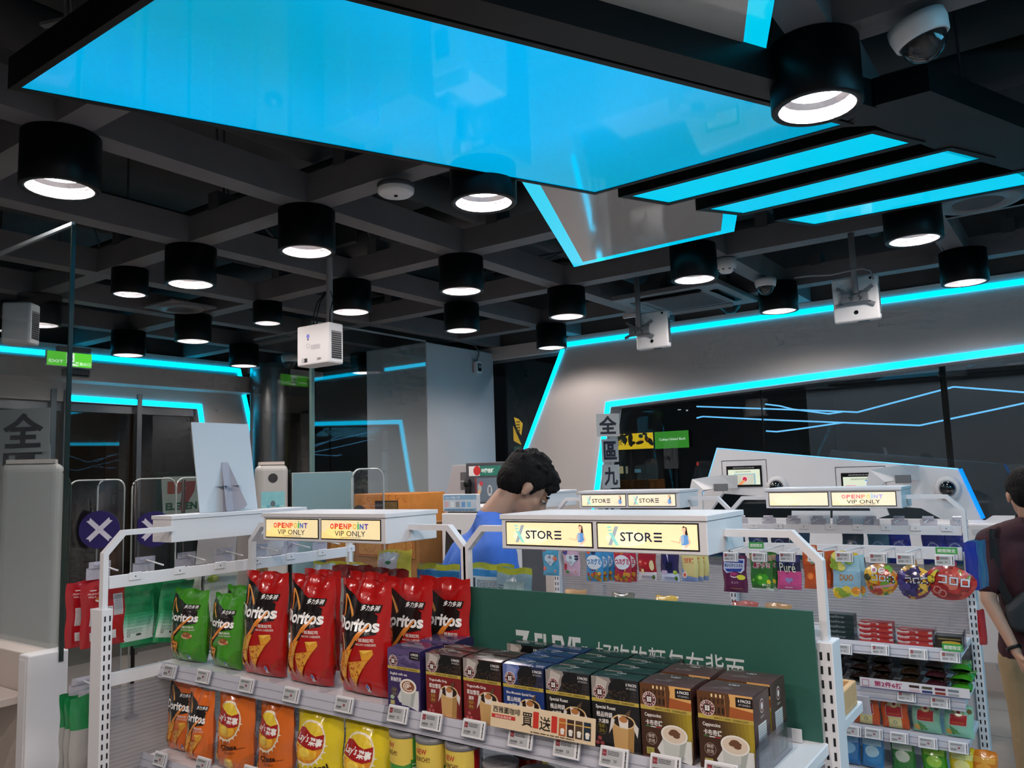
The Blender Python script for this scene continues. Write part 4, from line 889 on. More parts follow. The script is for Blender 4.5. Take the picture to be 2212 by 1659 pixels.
# ================================================================ pouches hanging on the hooks
def pouch(name, w, h, t, col, art, seed, lab, grp, back='c9c9c9', wr=.5, colfn=None, cat='snack pouch', top=.06):
    mb, S = bag_mesh(w, h, t, col, seed, back, colfn, 12, 16, top=top, pinch=.03, wr=wr)
    b = mb.build(name, FOIL, smooth=True)
    if art: art.put(MB(), lambda x, z, e: S(x, z, e * 1.6 + .0004), maxlen=.014).build('pouch_print', mat('bag_print_foil'), b)
    b['label'] = lab; b['category'] = cat; b['group'] = grp; return b
def lab_art(w, h, kind):
    a = Art()
    if kind == 'red':
        a.rect(-.30 * w, .86 * h, -.16 * w, .875 * h, 'dcd0cc'); a.text('PEANUTS', -.20 * w, .80 * h, .03 * h, 'e8d8d4', w=.30 * w, shear=.15, al='c'); a.text('MALA', -.33 * w, .755 * h, .03 * h, 'e8d8d4', w=.17 * w)
        a.ell(-.05 * w, .715 * h, .14 * w, .035 * h, 'e6dccb', 16); a.ell(-.05 * w, .735 * h, .13 * w, .03 * h, 'b5642a', 14); a.ell(-.03 * w, .745 * h, .07 * w, .02 * h, '8f9a34', 10)
        a.rect(-.32 * w, .33 * h, .20 * w, .60 * h, 'c9c6c6'); a.lines(-.30 * w, .18 * w, .34 * h, .59 * h, 13, '7c7a7e', .3, 2); a.rect(.22 * w, .45 * h, .44 * w, .78 * h, 'c4c2c4'); a.lines(.24 * w, .42 * w, .46 * h, .77 * h, 12, '6c6a70', .35, 3)
        a.rect(-.30 * w, .10 * h, .30 * w, .23 * h, 'c9c6c6'); a.lines(-.25 * w, .2 * w, .12 * h, .2 * h, 3, '9a989c', .4, 4)
    elif kind == 'green':
        for i in range(7): a.rect(-.47 * w, (.50 - .05 * i - .05) * h, .47 * w, (.50 - .05 * i) * h, ['2f9a68', '4aa67c', '6ab292', '8cc0a8', 'a8cbbb', 'bdd2c8', 'c8d6cf'][i])
        a.rect(-.47 * w, .08 * h, .47 * w, .15 * h, 'cbd8d2'); a.lines(-.36 * w, .38 * w, .30 * h, .66 * h, 17, '1e5c44', .25, 6); a.lines(-.36 * w, .1 * w, .20 * h, .28 * h, 4, '33604c', .3, 7); a.ring(-.3 * w, .17 * h, .03 * w, .045 * w, '3c4c48', 12); a.ell(.0 * w, .17 * h, .09 * w, .02 * h, '3c4c48', 10)
    elif kind == 'white':
        a.ell(-.28 * w, .80 * h, .16 * w, .07 * h, '9ab03a', 16); a.ell(-.22 * w, .81 * h, .08 * w, .04 * h, 'cfd67a', 12); a.lines(-.38 * w, .4 * w, .2 * h, .66 * h, 18, '8a9088', .3, 8); a.ring(.30 * w, .5 * h, .03 * w, .05 * w, 'a8524c', 12); a.rect(-.45 * w, .92 * h, .45 * w, .935 * h, '5a5e5c')
    elif kind == 'blue':
        a.rect(-.47 * w, .86 * h, .5 * w, .93 * h, '2a78b4'); a.rect(-.5 * w, .5 * h, -.44 * w, .93 * h, '2a78b4'); a.rect(-.42 * w, .05 * h, .42 * w, .86 * h, 'a9bcc4'); a.rect(-.36 * w, .58 * h, -.30 * w, .84 * h, '23282c'); a.lines(-.26 * w, .30 * w, .40 * h, .83 * h, 26, '565c64', .45, 11); a.rect(.32 * w, .4 * h, .37 * w, .8 * h, '8a9438'); a.bars(-.33 * w, -.12 * w, .12 * h, .3 * h, 12, '2c3034'); a.lines(-.05 * w, .4 * w, .08 * h, .36 * h, 16, '6c7278', .4, 12)
    elif kind == 'bluef':
        a.rect(-.20 * w, .2 * h, .34 * w, .86 * h, 'a9c3c6'); a.lines(-.40 * w, -.22 * w, .2 * h, .84 * h, 24, '4c565c', .4, 13); a.ell(.08 * w, .68 * h, .12 * w, .09 * h, 'c9b24c', 16); a.ell(.12 * w, .56 * h, .10 * w, .07 * h, 'd9cc3c', 14); a.ell(.04 * w, .50 * h, .07 * w, .05 * h, 'a87a34', 12); a.ell(.18 * w, .35 * h, .10 * w, .04 * h, '3f8a6c', 12)
    return a
rp = pouch('peanut_pouch', .125, .185, .014, 'a01620', lab_art(.125, .185, 'red'), 21, 'red peanut pouch hanging closest to the near left post', 'pouches on the left end cap hooks', '8a1018')
place(rp, (-1.925, -.418, 1.232), R(90 - 6)); o = copy_tree(rp); place(o, (-1.975, -.436, 1.232), R(90 - 5), 'red peanut pouch hanging behind the other red pouch'); 
gp = pouch('rice_pouch', .105, .190, .016, '1c8450', lab_art(.105, .190, 'green'), 22, 'green pouch hanging first right of the near left post', 'pouches on the left end cap hooks', '1c8450')
place(gp, (-1.925, -.312, 1.215), R(90), None); o = copy_tree(gp); place(o, (-1.945, -.262, 1.203), R(94), 'green pouch hanging second right of the near left post', rx=R(0)); o = copy_tree(gp); place(o, (-1.905, -.222, 1.208), R(88), 'tilted green pouch hanging next to the green chip bag', ry=R(9))
wp_ = pouch('seed_pouch', .13, .17, .02, 'b9c2b8', lab_art(.13, .17, 'white'), 23, 'pale pouch with olives print behind the green chip bags', 'pouches on the left end cap hooks', 'b9c2b8'); place(wp_, (-1.91, -.035, 1.245), R(92)); o = copy_tree(wp_); place(o, (-1.965, -.135, 1.25), R(90), 'pale pouch with olives print left of the other pale pouch')
st = thing('stick_pack', 'bundle of thin wooden sticks hanging behind the leftmost red chip bag', 'sticks', (-1.89, .095, 1.25))
for i in range(9): MB().box(-.002, .002, -.04 + i * .009, -.034 + i * .009, 0, .15).build('stick', WOOD, st)
for i in range(3):
    o = pouch('nut_pouch', .1, .2, .03, '1a7a44', None, 31 + i, ['green and grey pouch on the lower left hook, farthest out', 'green and grey pouch on the lower left hook, middle one', 'green and grey pouch on the lower left hook, next to the post'][i], 'pouches on the lower left hook', 'a9a7a4', colfn=lambda u, v: hx('1a7a44') if v > .55 else hx('9c9a98')) if True else None
    place(o, (-1.99 + i * .035, -.455, .905), R(90 + 8 - 6 * i))
    if i: pass
hook(G1, -1.845, -.45, 1.125, .12, tagw=.07, dx=-1)
# bags on the back shelf of the near gondola (their backs face the photographer)
bl = [('snack_bag', 'blue', 'blue and white pouch behind the red chip bags, left of the middle post', -1.145, .17, R(0)), ('snack_bag', 'blue', 'blue and white pouch behind the middle post', -1.00, .235, R(0)), ('snack_bag', 'bluef', 'pale blue pouch with yellow picture behind the green board', -.872, .17, R(0))]
for i, (n, k, lab, x, y, rz) in enumerate(bl):
    o = pouch(n, .165 if i < 2 else .12, .262, .045, '7fb0c4' if k == 'bluef' else '6f97ab', lab_art(.165 if i < 2 else .12, .262, k), 41 + i, lab, 'pouches on the back shelf', '8fb4c0', colfn=lambda u, v: hx('a9b43c') if v > .945 else hx('8fb0bf'), top=.055); place(o, (x, y, 1.17), rz)
for i, (x, y, rz, c, lab, h) in enumerate([(-1.735, .26, 20, 'd9c62c', 'yellow bag with white back, leftmost behind the red chip bags', .235), (-1.60, .25, -15, 'd4c530', 'rolled yellow and white bag behind the middle red chip bag', .238), (-1.42, .25, 12, 'cfc54a', 'tallest yellow and white bag behind the red chip bags', .285)]):
    a = Art(); w = .13; a.rect(-.45 * w, .3 * h, .15 * w, .97 * h, 'c4cdd0'); a.lines(-.36 * w, .08 * w, .45 * h, .78 * h, 12, '7a8084', .35, 5 + i); a.ell(-.12 * w, .86 * h, .09 * w, .02 * h, '2f7a4c', 14); a.poly([(.2 * w, .3 * h), (.48 * w, .3 * h), (.34 * w, .7 * h)], '2a5aa0' if i < 2 else 'd9cf6a')
    o = pouch('snack_bag', w, h, .05, c, a, 51 + i, lab, 'chip bags on the back shelf', c, wr=1.3); place(o, (x, y, 1.17), R(rz), rx=R(-6))
for i, (x, y, rz, lab) in enumerate([(-1.50, .16, 8, 'dark red bag back with grey label behind the right front red bag'), (-1.31, .135, -4, 'dark red bag back with grey label left of the blue pouches')]):
    a = Art(); w, h = .165, .245; a.rect(-.4 * w, .3 * h, .2 * w, .84 * h, '9aa09c'); a.rect(.24 * w, .6 * h, .44 * w, .9 * h, 'b4c2bc'); a.lines(.26 * w, .42 * w, .62 * h, .86 * h, 10, '566', .3, 3) if 0 else a.lines(.26 * w, .42 * w, .62 * h, .86 * h, 10, '56605c', .3, 3)
    o = pouch('snack_bag', w, h, .06, '9a1a1c', a, 61 + i, lab, 'chip bags on the back shelf', '9a1a1c', wr=1.4); place(o, (x, y, 1.17), R(rz))
# poster board with easel back on the end box
pb = thing('poster_board', 'blank back of a white poster board with cardboard easel on the left header box', 'poster board', (-1.900, -.012, 1.5955))
PTM = M.Rotation(pi / 2, 4, 'Z') @ M.Rotation(R(-10.5), 4, 'X')
MB(PTM).box(-.111, .111, 0, .004, 0, .302).build('board', mat('board_back', hx('c3cad0'), .6), pb)
CBD = mat('grey_card', hx('a9a9b4'), .7)
es = MB(PTM); es.prism([(-.028, .0), (-.012, .165), (.012, .165), (.018, .0)], -.003, 0, 'Y').build('easel_plate', CBD, pb)
for s_ in (-1, 1):
    MB(PTM @ M.Translation((s_ * .012 + .0, 0, 0)) @ M.Rotation(R(35 * s_), 4, 'Z')).prism([(-.0, .165), (-.05, .012), (-.035, .0), (0, 0)][::-1], -.001, .001, 'X').build('easel_wing', CBD, pb)
MB(PTM).add([(-.045, -.002, .085), (-.002, -.002, .085), (-.002, -.034, .080), (-.030, -.030, .080), (-.040, -.018, .082)], [(0, 1, 2, 3, 4)]).add([(.014, -.002, .085), (.05, -.002, .085), (.045, -.02, .082), (.030, -.032, .080), (.014, -.034, .080)], [(0, 1, 2, 3, 4)]).build('easel_tab', mat('board_back'), pb)
# wooden tray at the right end
ty = thing('wooden_tray', 'pale wooden tray on the white back shelf beside the near right post', 'tray', (-.135, .165, 1.1655))
for nm, b_ in (('base', (-.12, .12, -.09, .09, 0, .008)), ('front_side', (-.12, .12, -.09, -.078, .008, .05)), ('back_side', (-.12, .12, .078, .09, .008, .05)), ('end', (.108, .12, -.078, .078, .008, .05)), ('end', (-.12, -.108, -.078, .078, .008, .05)), ('rib', (-.01, .0, -.078, .078, .008, .045))): bevel(MB().box(*b_).build(nm, WOOD, ty), .0015, 1)

# ================================================================ far gondola: hanging candy
GY2 = 1.783
def fruit(a, x, y, r, c, c2, leaf=None): a.ell(x, y, r, r * .95, c, 18); a.ell(x - r * .25, y + r * .25, r * .35, r * .3, c2, 10); leaf and a.ell(x + r * .3, y + r * 1.05, r * .45, r * .2, leaf, 10, .5)
def candy(k, w, h):
    a = Art(); W = lambda v: v * w; H = lambda v: v * h
    if k in ('peach', 'pink'):
        a.ell(W(-.1), H(.62), W(.20), H(.14), 'c9dce6', 16); a.ell(W(.16), H(.62), W(.20), H(.14), 'c9dce6', 16); a.poly([(W(-.29), H(.60)), (W(.35), H(.60)), (W(.03), H(.34))], 'c9dce6'); a.text('啾', W(.02), H(.60), H(.12), '6a3a6a', al='c'); a.text('心', W(.02), H(.44), H(.09), '6a3a6a', al='c')
        if k == 'peach': fruit(a, W(.33), H(.62), W(.13), 'd9705c', 'eab09a', '4a9a4c'); fruit(a, W(-.36), H(.25), W(.11), 'd9605c', 'eab09a'); fruit(a, W(-.36), H(.93), W(.10), 'c9503c', 'eab09a')
        else: fruit(a, W(-.33), H(.85), W(.15), '4a4a8c', 'b84a6a'); [a.ell(W(.30 + .1 * i), H(.70 - .09 * j), W(.055), W(.055), '20243a', 10) for i in range(2) for j in range(2)]; [a.ell(W(-.38 + .08 * i), H(.40 - .08 * j), W(.055), W(.055), 'b82a34', 10) for i in range(2) for j in range(3)]; a.ell(W(-.2), H(.15), W(.12), H(.05), '3f8a3c', 10)
        a.ell(W(.30), H(.17), W(.07), H(.055), 'e9ded8', 12); a.ell(W(.30), H(.17), W(.04), H(.035), 'b03a3c', 10)
    elif k in ('tsubub', 'tsubur'):
        c = '2a7ab8' if k == 'tsubub' else 'b02a44'; a.ell(0, H(.60), W(.46), H(.22), 'd6dfe6', 20); a.text('つぶグミ', 0, H(.52), H(.20), c, w=W(.84), al='c', bold=.04)
        rd = random.Random(k); [a.ell(W(rd.uniform(-.4, .4)), H(rd.uniform(.06, .26)), W(.09), H(.06), rd.choice(['c98a2c', 'b5702a', '6a8a34', 'a03a2c', 'd0a83c']), 8) for _ in range(22)]; [a.ell(W(-.22 + .13 * i), H(.36), W(.04), H(.03), ['2c5a9a', '7a1c2c', '3a1c5a', 'c9a82c'][i], 8) for i in range(4)]; a.ell(0, H(.90), W(.14), H(.07), '2c3a5a' if k == 'tsubub' else 'd9702c', 12); a.ell(W(-.3), H(.9), W(.12), H(.06), 'd9603c', 10)
    elif k in ('apple', 'grape'):
        a.rect(-W(.5), 0, W(.5), H(.27), 'c9c6cc' if k == 'apple' else 'b9c4dc'); a.text('ピュアラル', 0, H(.83), H(.12), 'e6dcd8', w=W(.62), al='c')
        if k == 'apple': fruit(a, W(-.28), H(.55), W(.17), 'c03028', 'e0a890'); fruit(a, W(.05), H(.50), W(.24), 'a81c1c', 'd0584c'); a.ell(W(.30), H(.48), W(.12), H(.16), 'd8cc9a', 16); a.rect(W(-.3), H(.24), W(-.15), H(.36), 'dcc890')
        else: fruit(a, W(.33), H(.30), W(.11), '9ab03c', 'cfe07a'); [a.ell(W(-.1 + .12 * i), H(.58 - .08 * j), W(.07), W(.07), '14182c', 10) for i in range(3) for j in range(3)]; [a.ell(W(-.35 + .1 * i), H(.3), W(.09), H(.06), 'b9a8c8', 8) for i in range(3)]; a.poly([(W(-.2), H(.9)), (W(-.1), H(.9)), (W(-.02), H(.6))], 'dcd8ea')
        a.lines(W(-.3), W(.3), H(.10), H(.18), 2, '5a5a7c', .4); a.ell(W(.35), H(.12), W(.08), H(.07), '4a6a2c', 12)
    elif k == 'yellow': a.poly([(W(-.5), 0), (W(.5), 0), (W(.5), H(.12)), (W(-.1), H(.18)), (W(-.5), H(.42))], '7a92c4'); a.text('生鮮果実', 0, H(.55), H(.16), 'c95a3c', w=W(.6), al='c', bold=.02); a.ell(W(-.3), H(.9), W(.15), H(.06), '6a9a3c', 10); a.ell(W(-.28), H(.2), W(.16), H(.10), 'e6dccb', 12); a.ell(W(-.28), H(.2), W(.09), H(.06), 'c9503c', 10)
    elif k == 'xyl':
        a.poly([(W(-.42), H(.92)), (W(-.1), H(.97)), (W(.15), H(.90)), (W(.42), H(.92)), (W(.44), H(.62)), (W(.30), H(.53)), (W(.1), H(.58)), (W(-.3), H(.52)), (W(-.42), H(.62))], 'b9c4dc'); a.poly([(W(-.38), H(.90)), (W(-.1), H(.94)), (W(.15), H(.87)), (W(.38), H(.88)), (W(.38), H(.80)), (W(-.38), H(.82))], '223a8c'); a.poly([(W(-.36), H(.64)), (W(.38), H(.66)), (W(.28), H(.57)), (W(-.26), H(.56))], '223a8c')
        a.text('キシリクリスタル', 0, H(.68), H(.10), '1c2a6a', w=W(.76), al='c', bold=.04); a.ell(0, H(.46), W(.16), H(.06), 'd8ccd8', 16); a.ell(0, H(.49), W(.16), H(.06), '7a1c4c', 16); a.ell(0, H(.51), W(.15), H(.045), 'a03a6c', 16); a.ell(W(.28), H(.42), W(.17), H(.07), 'c9cc3c', 16); a.text('ミント', 0, H(.24), H(.06), 'd8c8d0', al='c'); a.lines(W(-.2), W(.3), H(.1), H(.14), 1, 'b0703c', .5)
    elif k == 'gapple': a.rect(-W(.5), 0, W(.5), H(.06), 'c9d2d0'); fruit(a, W(.05), H(.30), W(.29), '3f9a24', 'a0d85c', '2c6a1c'); fruit(a, W(-.3), H(.25), W(.16), '2f7a20', '7ab84c'); a.rect(W(-.5), H(.80), W(.5), H(.97), '9a8068'); a.text('果汁グミ', 0, H(.58), H(.19), 'e6e0dc', w=W(.80), al='c', bold=.11); a.text('果汁グミ', 0, H(.59), H(.17), '8c1c2c', w=W(.77), al='c', bold=.03); a.text('青りんご', W(.22), H(.12), H(.07), 'e6ecda', w=W(.38), al='c', bold=.03); a.text('100', W(.28), H(.04), H(.06), 'e6ecda', al='c', bold=.03); a.ell(W(.34), H(.24), W(.09), H(.06), 'd9c83c', 12)
    elif k == 'pure': a.rect(-W(.5), 0, W(.5), H(.55), 'c04a86'); [a.ell(W(-.4 + .2 * i), H(.9 - .1 * (i % 2)), W(.11), H(.09), '34386a', 12) for i in range(5)]; a.text('Puré', -W(.02), H(.52), H(.28), 'd9dcc8', w=W(.66), al='c'); a.ell(W(-.08), H(.30), W(.09), H(.06), '8a84b8', 14); a.ell(W(.08), H(.30), W(.09), H(.06), '8a84b8', 14); a.poly([(W(-.16), H(.29)), (W(.16), H(.29)), (0, H(.18))], '8a84b8'); a.rect(W(-.16), H(.05), W(.16), H(.08), 'd8b0c8')
    elif k == 'orange': [fruit(a, W(x), H(y), W(.20), 'c9541c', 'e09a4c') for x, y in ((-.2, .75), (.2, .6), (-.15, .35), (.25, .2))]; a.ell(0, H(.8), W(.16), H(.12), '8fa07c', 16); a.ell(W(-.2), H(.35), W(.14), H(.09), 'e0803c', 14)
    elif k == 'duo': a.rect(W(-.5), H(.25), W(.5), H(.62), '86b0c8'); rd = random.Random(4); [a.ell(W(rd.uniform(-.42, .42)), H(rd.choice([rd.uniform(.02, .25), rd.uniform(.66, .98)])), W(.16), H(.09), rd.choice(['d9b82c', 'e0c84c', '8fae3c', 'd98a2c', 'dcd06a']), 14) for _ in range(20)]; a.text('DUO', 0, H(.38), H(.15), 'a8743c', w=W(.5), al='c', bold=.03)
    return a
def candybag(k, px, py, Y, w, h, col, lab, n=1, top='e', rz=0, sp=.028):
    p = at(px, py, Y=Y)
    for i in range(n):
        if i == 0: b0 = pouch('candy_bag', w, h, .018, col, candy(k, w, h), hash(k) % 50 if 0 else len(k) * 7 + ord(k[0]) % 11, lab, 'candy bags hanging on the far gondola', 'b9bcc0', wr=.45, cat='candy bag', top=.05); o = b0
        else: o = copy_tree(b0)
        place(o, (p.x + .012 * i, Y + sp * i, p.z), rz, lab if i == 0 else lab.replace('front', '').strip() + ', %s behind the front one' % ORD[i - 1])
YH = 1.483
for k, px, py, w, h, col, lab, n in [
    ('peach', 1191, 1243, .088, .125, '4fa0c4', 'blue candy bag with a white heart and peaches', 1), ('pink', 1236, 1244, .088, .125, 'c9a8bc', 'pink candy bag with a white heart and berries', 1),
    ('tsubub', 1286, 1256, .086, .14, '3f8ec4', 'blue gummy bag with blue lettering', 4), ('tsubur', 1347, 1257, .082, .14, 'b02a44', 'red gummy bag with pink lettering', 2),
    ('apple', 1400, 1254, .085, .135, '9a1c20', 'dark red candy bag with apples', 1), ('grape', 1449, 1257, .083, .135, '2a2450', 'dark purple candy bag with grapes', 1),
    ('yellow', 1492, 1256, .072, .135, 'cdc282', 'pale yellow candy bag with orange characters', 3), ('xyl', 1590, 1279, .100, .142, '571c44', 'purple mint candy bag with a wavy white badge', 1),
    ('gapple', 1648, 1275, .088, .142, '2f6a2a', 'green apple gummy bag with red characters', 2), ('pure', 1707, 1273, .092, .125, '1c2040', 'navy and pink gummy bag with a lilac heart', 1),
    ('orange', 1762, 1272, .080, .135, 'b85024', 'orange slice gummy bag behind the right frame arm', 3), ('duo', 1832, 1288, .098, .150, '9ac0cc', 'pale blue gummy bag with lemons', 2)]:
    candybag(k, px, py, YH, w, h, col, lab, n)
def roundbag(kind, px, py, w, h, cols, lab, rz=0, ry=0):
    p = at(px, py, Y=YH - .01); mb = MB(); n = 22; vs = [(0, -.020, 0)]; m = 6
    for j in range(1, m + 1):
        r = j / m
        for i in range(n):
            a = 2 * pi * i / n; k = 1 + .05 * sin(a * 3 + 1) + .03 * sin(a * 5)
            vs.append((w / 2 * r * cos(a) * k, -.020 * (1 - r ** 3) + .002 * sin(a * 9 + j), h / 2 * r * sin(a) * k))
    fs = [(0, 1 + i, 1 + (i + 1) % n) for i in range(n)]
    for j in range(m - 1):
        for i in range(n): q = 1 + j * n; fs.append((q + i, q + n + i, q + n + (i + 1) % n, q + (i + 1) % n))
    bk_ = [(x, -y * .6 + .004, z) for x, y, z in vs]; rd = random.Random(kind)
    mb.add(vs, fs[::1]); mb.c = [hx(rd.choice(cols) if rd.random() < .8 else cols[0]) for _ in fs]; q = len(mb.v); mb.add(bk_, [f[::-1] for f in fs], hx(cols[0]))
    b = mb.build('candy_bag', FOIL, smooth=True); a = Art(); rd = random.Random(kind + 'x')
    if kind == 'strawberry': [a.ell(rd.uniform(-.3, .3) * w, rd.uniform(-.3, .3) * h, .14 * w, .13 * h, rd.choice(['b5302a', 'c8483c', '9c201f', 'd0705c']), 12) for _ in range(9)]; [a.ell(x * w, y * h, .07 * w, .04 * h, '5a9a3c', 8, r) for x, y, r in ((-.28, .3, .5), (.2, .34, 2), (.36, .2, 1))]; a.poly([(-.5 * w, 0), (-.32 * w, .30 * h), (-.24 * w, .36 * h), (-.36 * w, -.06 * h)], 'c9b82c'); a.ell(-.38 * w, .06 * h, .10 * w, .11 * h, '2c2614', 14); a.ell(-.38 * w, .06 * h, .085 * w, .095 * h, 'c9b82c', 14); a.ring(-.24 * w, -.22 * h, .07 * w, .085 * w, 'd8a8a0', 14); a.ring(-.14 * w, -.30 * h, .07 * w, .085 * w, 'd8a8a0', 14)
    elif kind == 'grapes': [a.ell(rd.uniform(-.38, .12) * w, rd.uniform(-.36, .36) * h, .12 * w, .12 * h, rd.choice(['2c2458', '3a3070', '221c44', '4a4088']), 12) for _ in range(22)]; [a.poly([(.1 * w + rd.random() * .3 * w, -.4 * h + rd.random() * .5 * h) for _ in range(3)], 'e0b44a') for _ in range(6)]
    else: [a.ell(rd.uniform(-.35, .35) * w, rd.uniform(-.35, .35) * h, .14 * w, .13 * h, rd.choice(['d99a2c', 'e0c43c', 'c9641c', 'd8b030', '6a9a2c', 'b5402a']), 12) for _ in range(18)]; a.ell(-.36 * w, .08 * h, .12 * w, .11 * h, '3a3a1c', 12); a.ell(-.15 * w, .32 * h, .10 * w, .10 * h, 'e2dcd8', 14); a.ell(.07 * w, .30 * h, .10 * w, .10 * h, 'e2dcd8', 14); a.text('果', -.15 * w, .26 * h, .11 * h, '9c2a4c', al='c', bold=.02); a.text('実', .07 * w, .24 * h, .11 * h, '9c2a4c', al='c', bold=.02); a.poly([(-.2 * w, -.28 * h), (.4 * w, -.15 * h), (.4 * w, -.08 * h), (-.2 * w, -.20 * h)], 'c98a9c')
    for i in range(3):
        x0 = (-.22 + .22 * i) * w; g = 1 if i else 0; s = .17 * w; t_ = .030 * w
        for rr in ([(x0, 0, x0 + s, t_), (x0, s - t_, x0 + s, s), (x0 + s - t_, 0, x0 + s, s)] + ([(x0, 0, x0 + t_, s)] if g else [])): a.rect(rr[0] - .0008, rr[1] - .0008 - .02 * h * i, rr[2] + .0008, rr[3] + .0008 - .02 * h * i, '3a2a34'); 
        for rr in ([(x0, 0, x0 + s, t_), (x0, s - t_, x0 + s, s), (x0 + s - t_, 0, x0 + s, s)] + ([(x0, 0, x0 + t_, s)] if g else [])): a.rect(rr[0], rr[1] - .02 * h * i, rr[2], rr[3] - .02 * h * i, 'd6dce6')
    a.put(MB(), lambda x, z, e: (x, -.021 * max(0, 1 - (min(1, math.hypot(x / w, z / h) * 2)) ** 3) - .0035 - e, z), maxlen=.02).build('pouch_print', mat('bag_print_foil'), b)
    MB().col(cols[0]).box(-.018, .018, .000, .004, h * .42, h * .62).build('hang_tab', FOIL, b)
    place(b, p, rz, lab, 'candy bags hanging on the far gondola', ry=ry); b['category'] = 'candy bag'
roundbag('mixed', 1903, 1252, .115, .112, ['c9781c', '3f7a24', 'd9b02c', 'b0401c'], 'round candy bag with mixed fruit and white square letters')
roundbag('grapes', 1976, 1257, .112, .118, ['c9922c', 'e0b040', '6a2048', '2c2458'], 'round purple grape candy bag with gold foil', ry=R(-6))
roundbag('strawberry', 2053, 1259, .152, .118, ['a81f20', 'b8302a', '8c1818', 'c04438'], 'big round red strawberry candy bag at the end of the row', ry=R(5))
# price tags above the candy and their small green cards
for i, x in enumerate([1578, 1640, 1700, 1762, 1823, 1896, 1956, 2040]):
    p = at(x, 1203 if i < 4 else 1203 + (i - 4) * 2.5, Y=YH - .06)
    price_tag(p, 'price tag hanging above the far candy bags, %s from the left' % ORD[i], R(-6), k=3 if i % 2 else 1, group='price tags on the far hooks')
    MB().tube([(p.x, 1.745, 1.36), (p.x, YH - .05, p.z + .022)], .0022, 6).build('hook', PAINT, G2, True).matrix_parent_inverse = M.Translation((-.05, -1.783, 0))
for i in range(8):
    x = -1.66 + i * .103; MB().tube([(x, 1.745, 1.36), (x, YH - .02, 1.362)], .0022, 6).build('hook', PAINT, G2, True).matrix_parent_inverse = M.Translation((-.05, -1.783, 0))
def promo(p, w, h, col, txt, tcol, lab, rx=0, **k):
    t = thing('shelf_card', lab, 'sign', p); MB(M.Rotation(rx, 4, 'X')).box(-w / 2, w / 2, 0, .001, 0, h).build('card', mat('card_' + col, hx(col), .5), t)
    a = Art(); a.text(txt, 0, h * .2, h * .58, tcol, w=w * .84, al='c', bold=.015); a.flat(M.Rotation(rx, 4, 'X') @ M.Translation((0, -.0003, 0))).build('card_print', PAINTC, t); return t
promo(at(1634, 1185, Y=YH - .058), .058, .024, '3a9a44', '期間限定', 'e6efe2', 'small green limited time card above the green apple candy bag')
promo(at(2045, 1197, Y=YH - .058), .066, .022, '3a9a44', '期間限定', 'e6efe2', 'small green limited time card above the round strawberry bag')
promo(at(1750, 1190, Y=YH - .058), .05, .022, 'b5562c', '新品', 'e8dcd0', 'small orange card above the orange slice gummy bag')
promo(at(2058, 1407, Y=YH - .022), .062, .024, '3a9a44', '期間限定', 'e6efe2', 'small green limited time card on the shelf rail at the lower right')
# dark blue bags hung on the far side of the far gondola
for i, (x, c) in enumerate([(1548, '1c2c6a'), (1592, '26405c'), (1640, '22406a'), (1688, '1c2450'), (1730, '2c5a7a'), (1845, '1c3a4a'), (1900, '3a6a7c'), (1945, '1c2c8c'), (2020, '1c2474'), (2068, '202c7c')]):
    a = Art(); w, h = .085, .16; a.ring(0, .10, .018, .022, '7a8cb0', 16); a.ring(.012, .07, .014, .018, '5a8a80', 14); a.ell(.012, .035, .028, .012, '3a6a6a', 12); a.rect(-.04, .02, .04, .028, '8a7a3c')
    o = pouch('mint_bag', w, h, .03, c, a, 70 + i, 'dark blue bag behind the far top rail, %s from the left' % ORD[i], 'blue bags hanging behind the far top rail', c, cat='candy bag'); p = at(x, 1222, Y=GY2 + .09); place(o, (p.x, GY2 + .10, 1.250), R(random.uniform(-10, 10)))
# blue and red pouches hanging on the right end of the far gondola
for i in range(4):
    o = pouch('mint_bag', .062, .165, .012, ['1a2c8c', '2a5a8c', '2c6a8a', '2c5a80'][i], None, 90 + i, 'blue pouch on the right end of the far gondola, %s from the front' % ORD[i], 'pouches on the right end of the far gondola', '2a6a9a', cat='candy bag'); place(o, (.078 + i * .006, 1.60 + .035 * i, 1.235), R(45), sc=(.8, 1, 1))
o = pouch('mint_bag', .09, .15, .02, '9c1c24', None, 95, 'red pouch hanging low on the right end of the far gondola', 'pouches on the right end of the far gondola', '9c1c24', cat='candy bag'); place(o, (.085, 1.66, 1.04), R(40), sc=(.32, 1, .8))
MB().box(.095, .10, -.15, .15, 1.41, 1.43).box(.02, .095, -.004, .004, 1.41, 1.43).box(.1, .102, -.13, .05, 1.38, 1.44).build('end_hook_bar', ACRYL, G2)
# shelves of the far gondola
def carton(name, w, d, h, col, art=None):
    b = bevel(MB().col(col).box(0, w, 0, d, 0, h).build(name, GLOSSC), .001, 1); art and art.flat(M.Translation((0, -.0002, 0))).build('front_print', GLOSSC, b); return b
a = Art(); a.rect(0, .008, .112, .0175, 'c2b9b6'); a.rect(.04, .003, .06, .014, 'a83430'); a.rect(.068, .003, .10, .014, 'b03a30'); a.poly([(0, .0175), (.112, .0175), (.09, .013), (.05, .016), (.02, .012)], '9c1c24'); a.text('ALMOND', .006, .004, .005, 'c9b8b0', w=.03)
cr = carton('chocolate_carton', .112, .055, .0175, 'b51f28', a); tp = Art(); tp.ell(.03, .03, .026, .02, 'b5402c', 14); tp.text('ALMOND', .056, .022, .012, '2c1414', w=.05, al='c', bold=.02); tp.ell(.09, .03, .02, .016, 'a83028', 12); tp.poly([(.0, .0), (.03, .0), (.05, .012), (.02, .01)], 'd8d0cc'); tp.put(MB(), lambda x, y, e: (x, y, .0177 + e)).build('top_print', GLOSSC, cr)
first = True
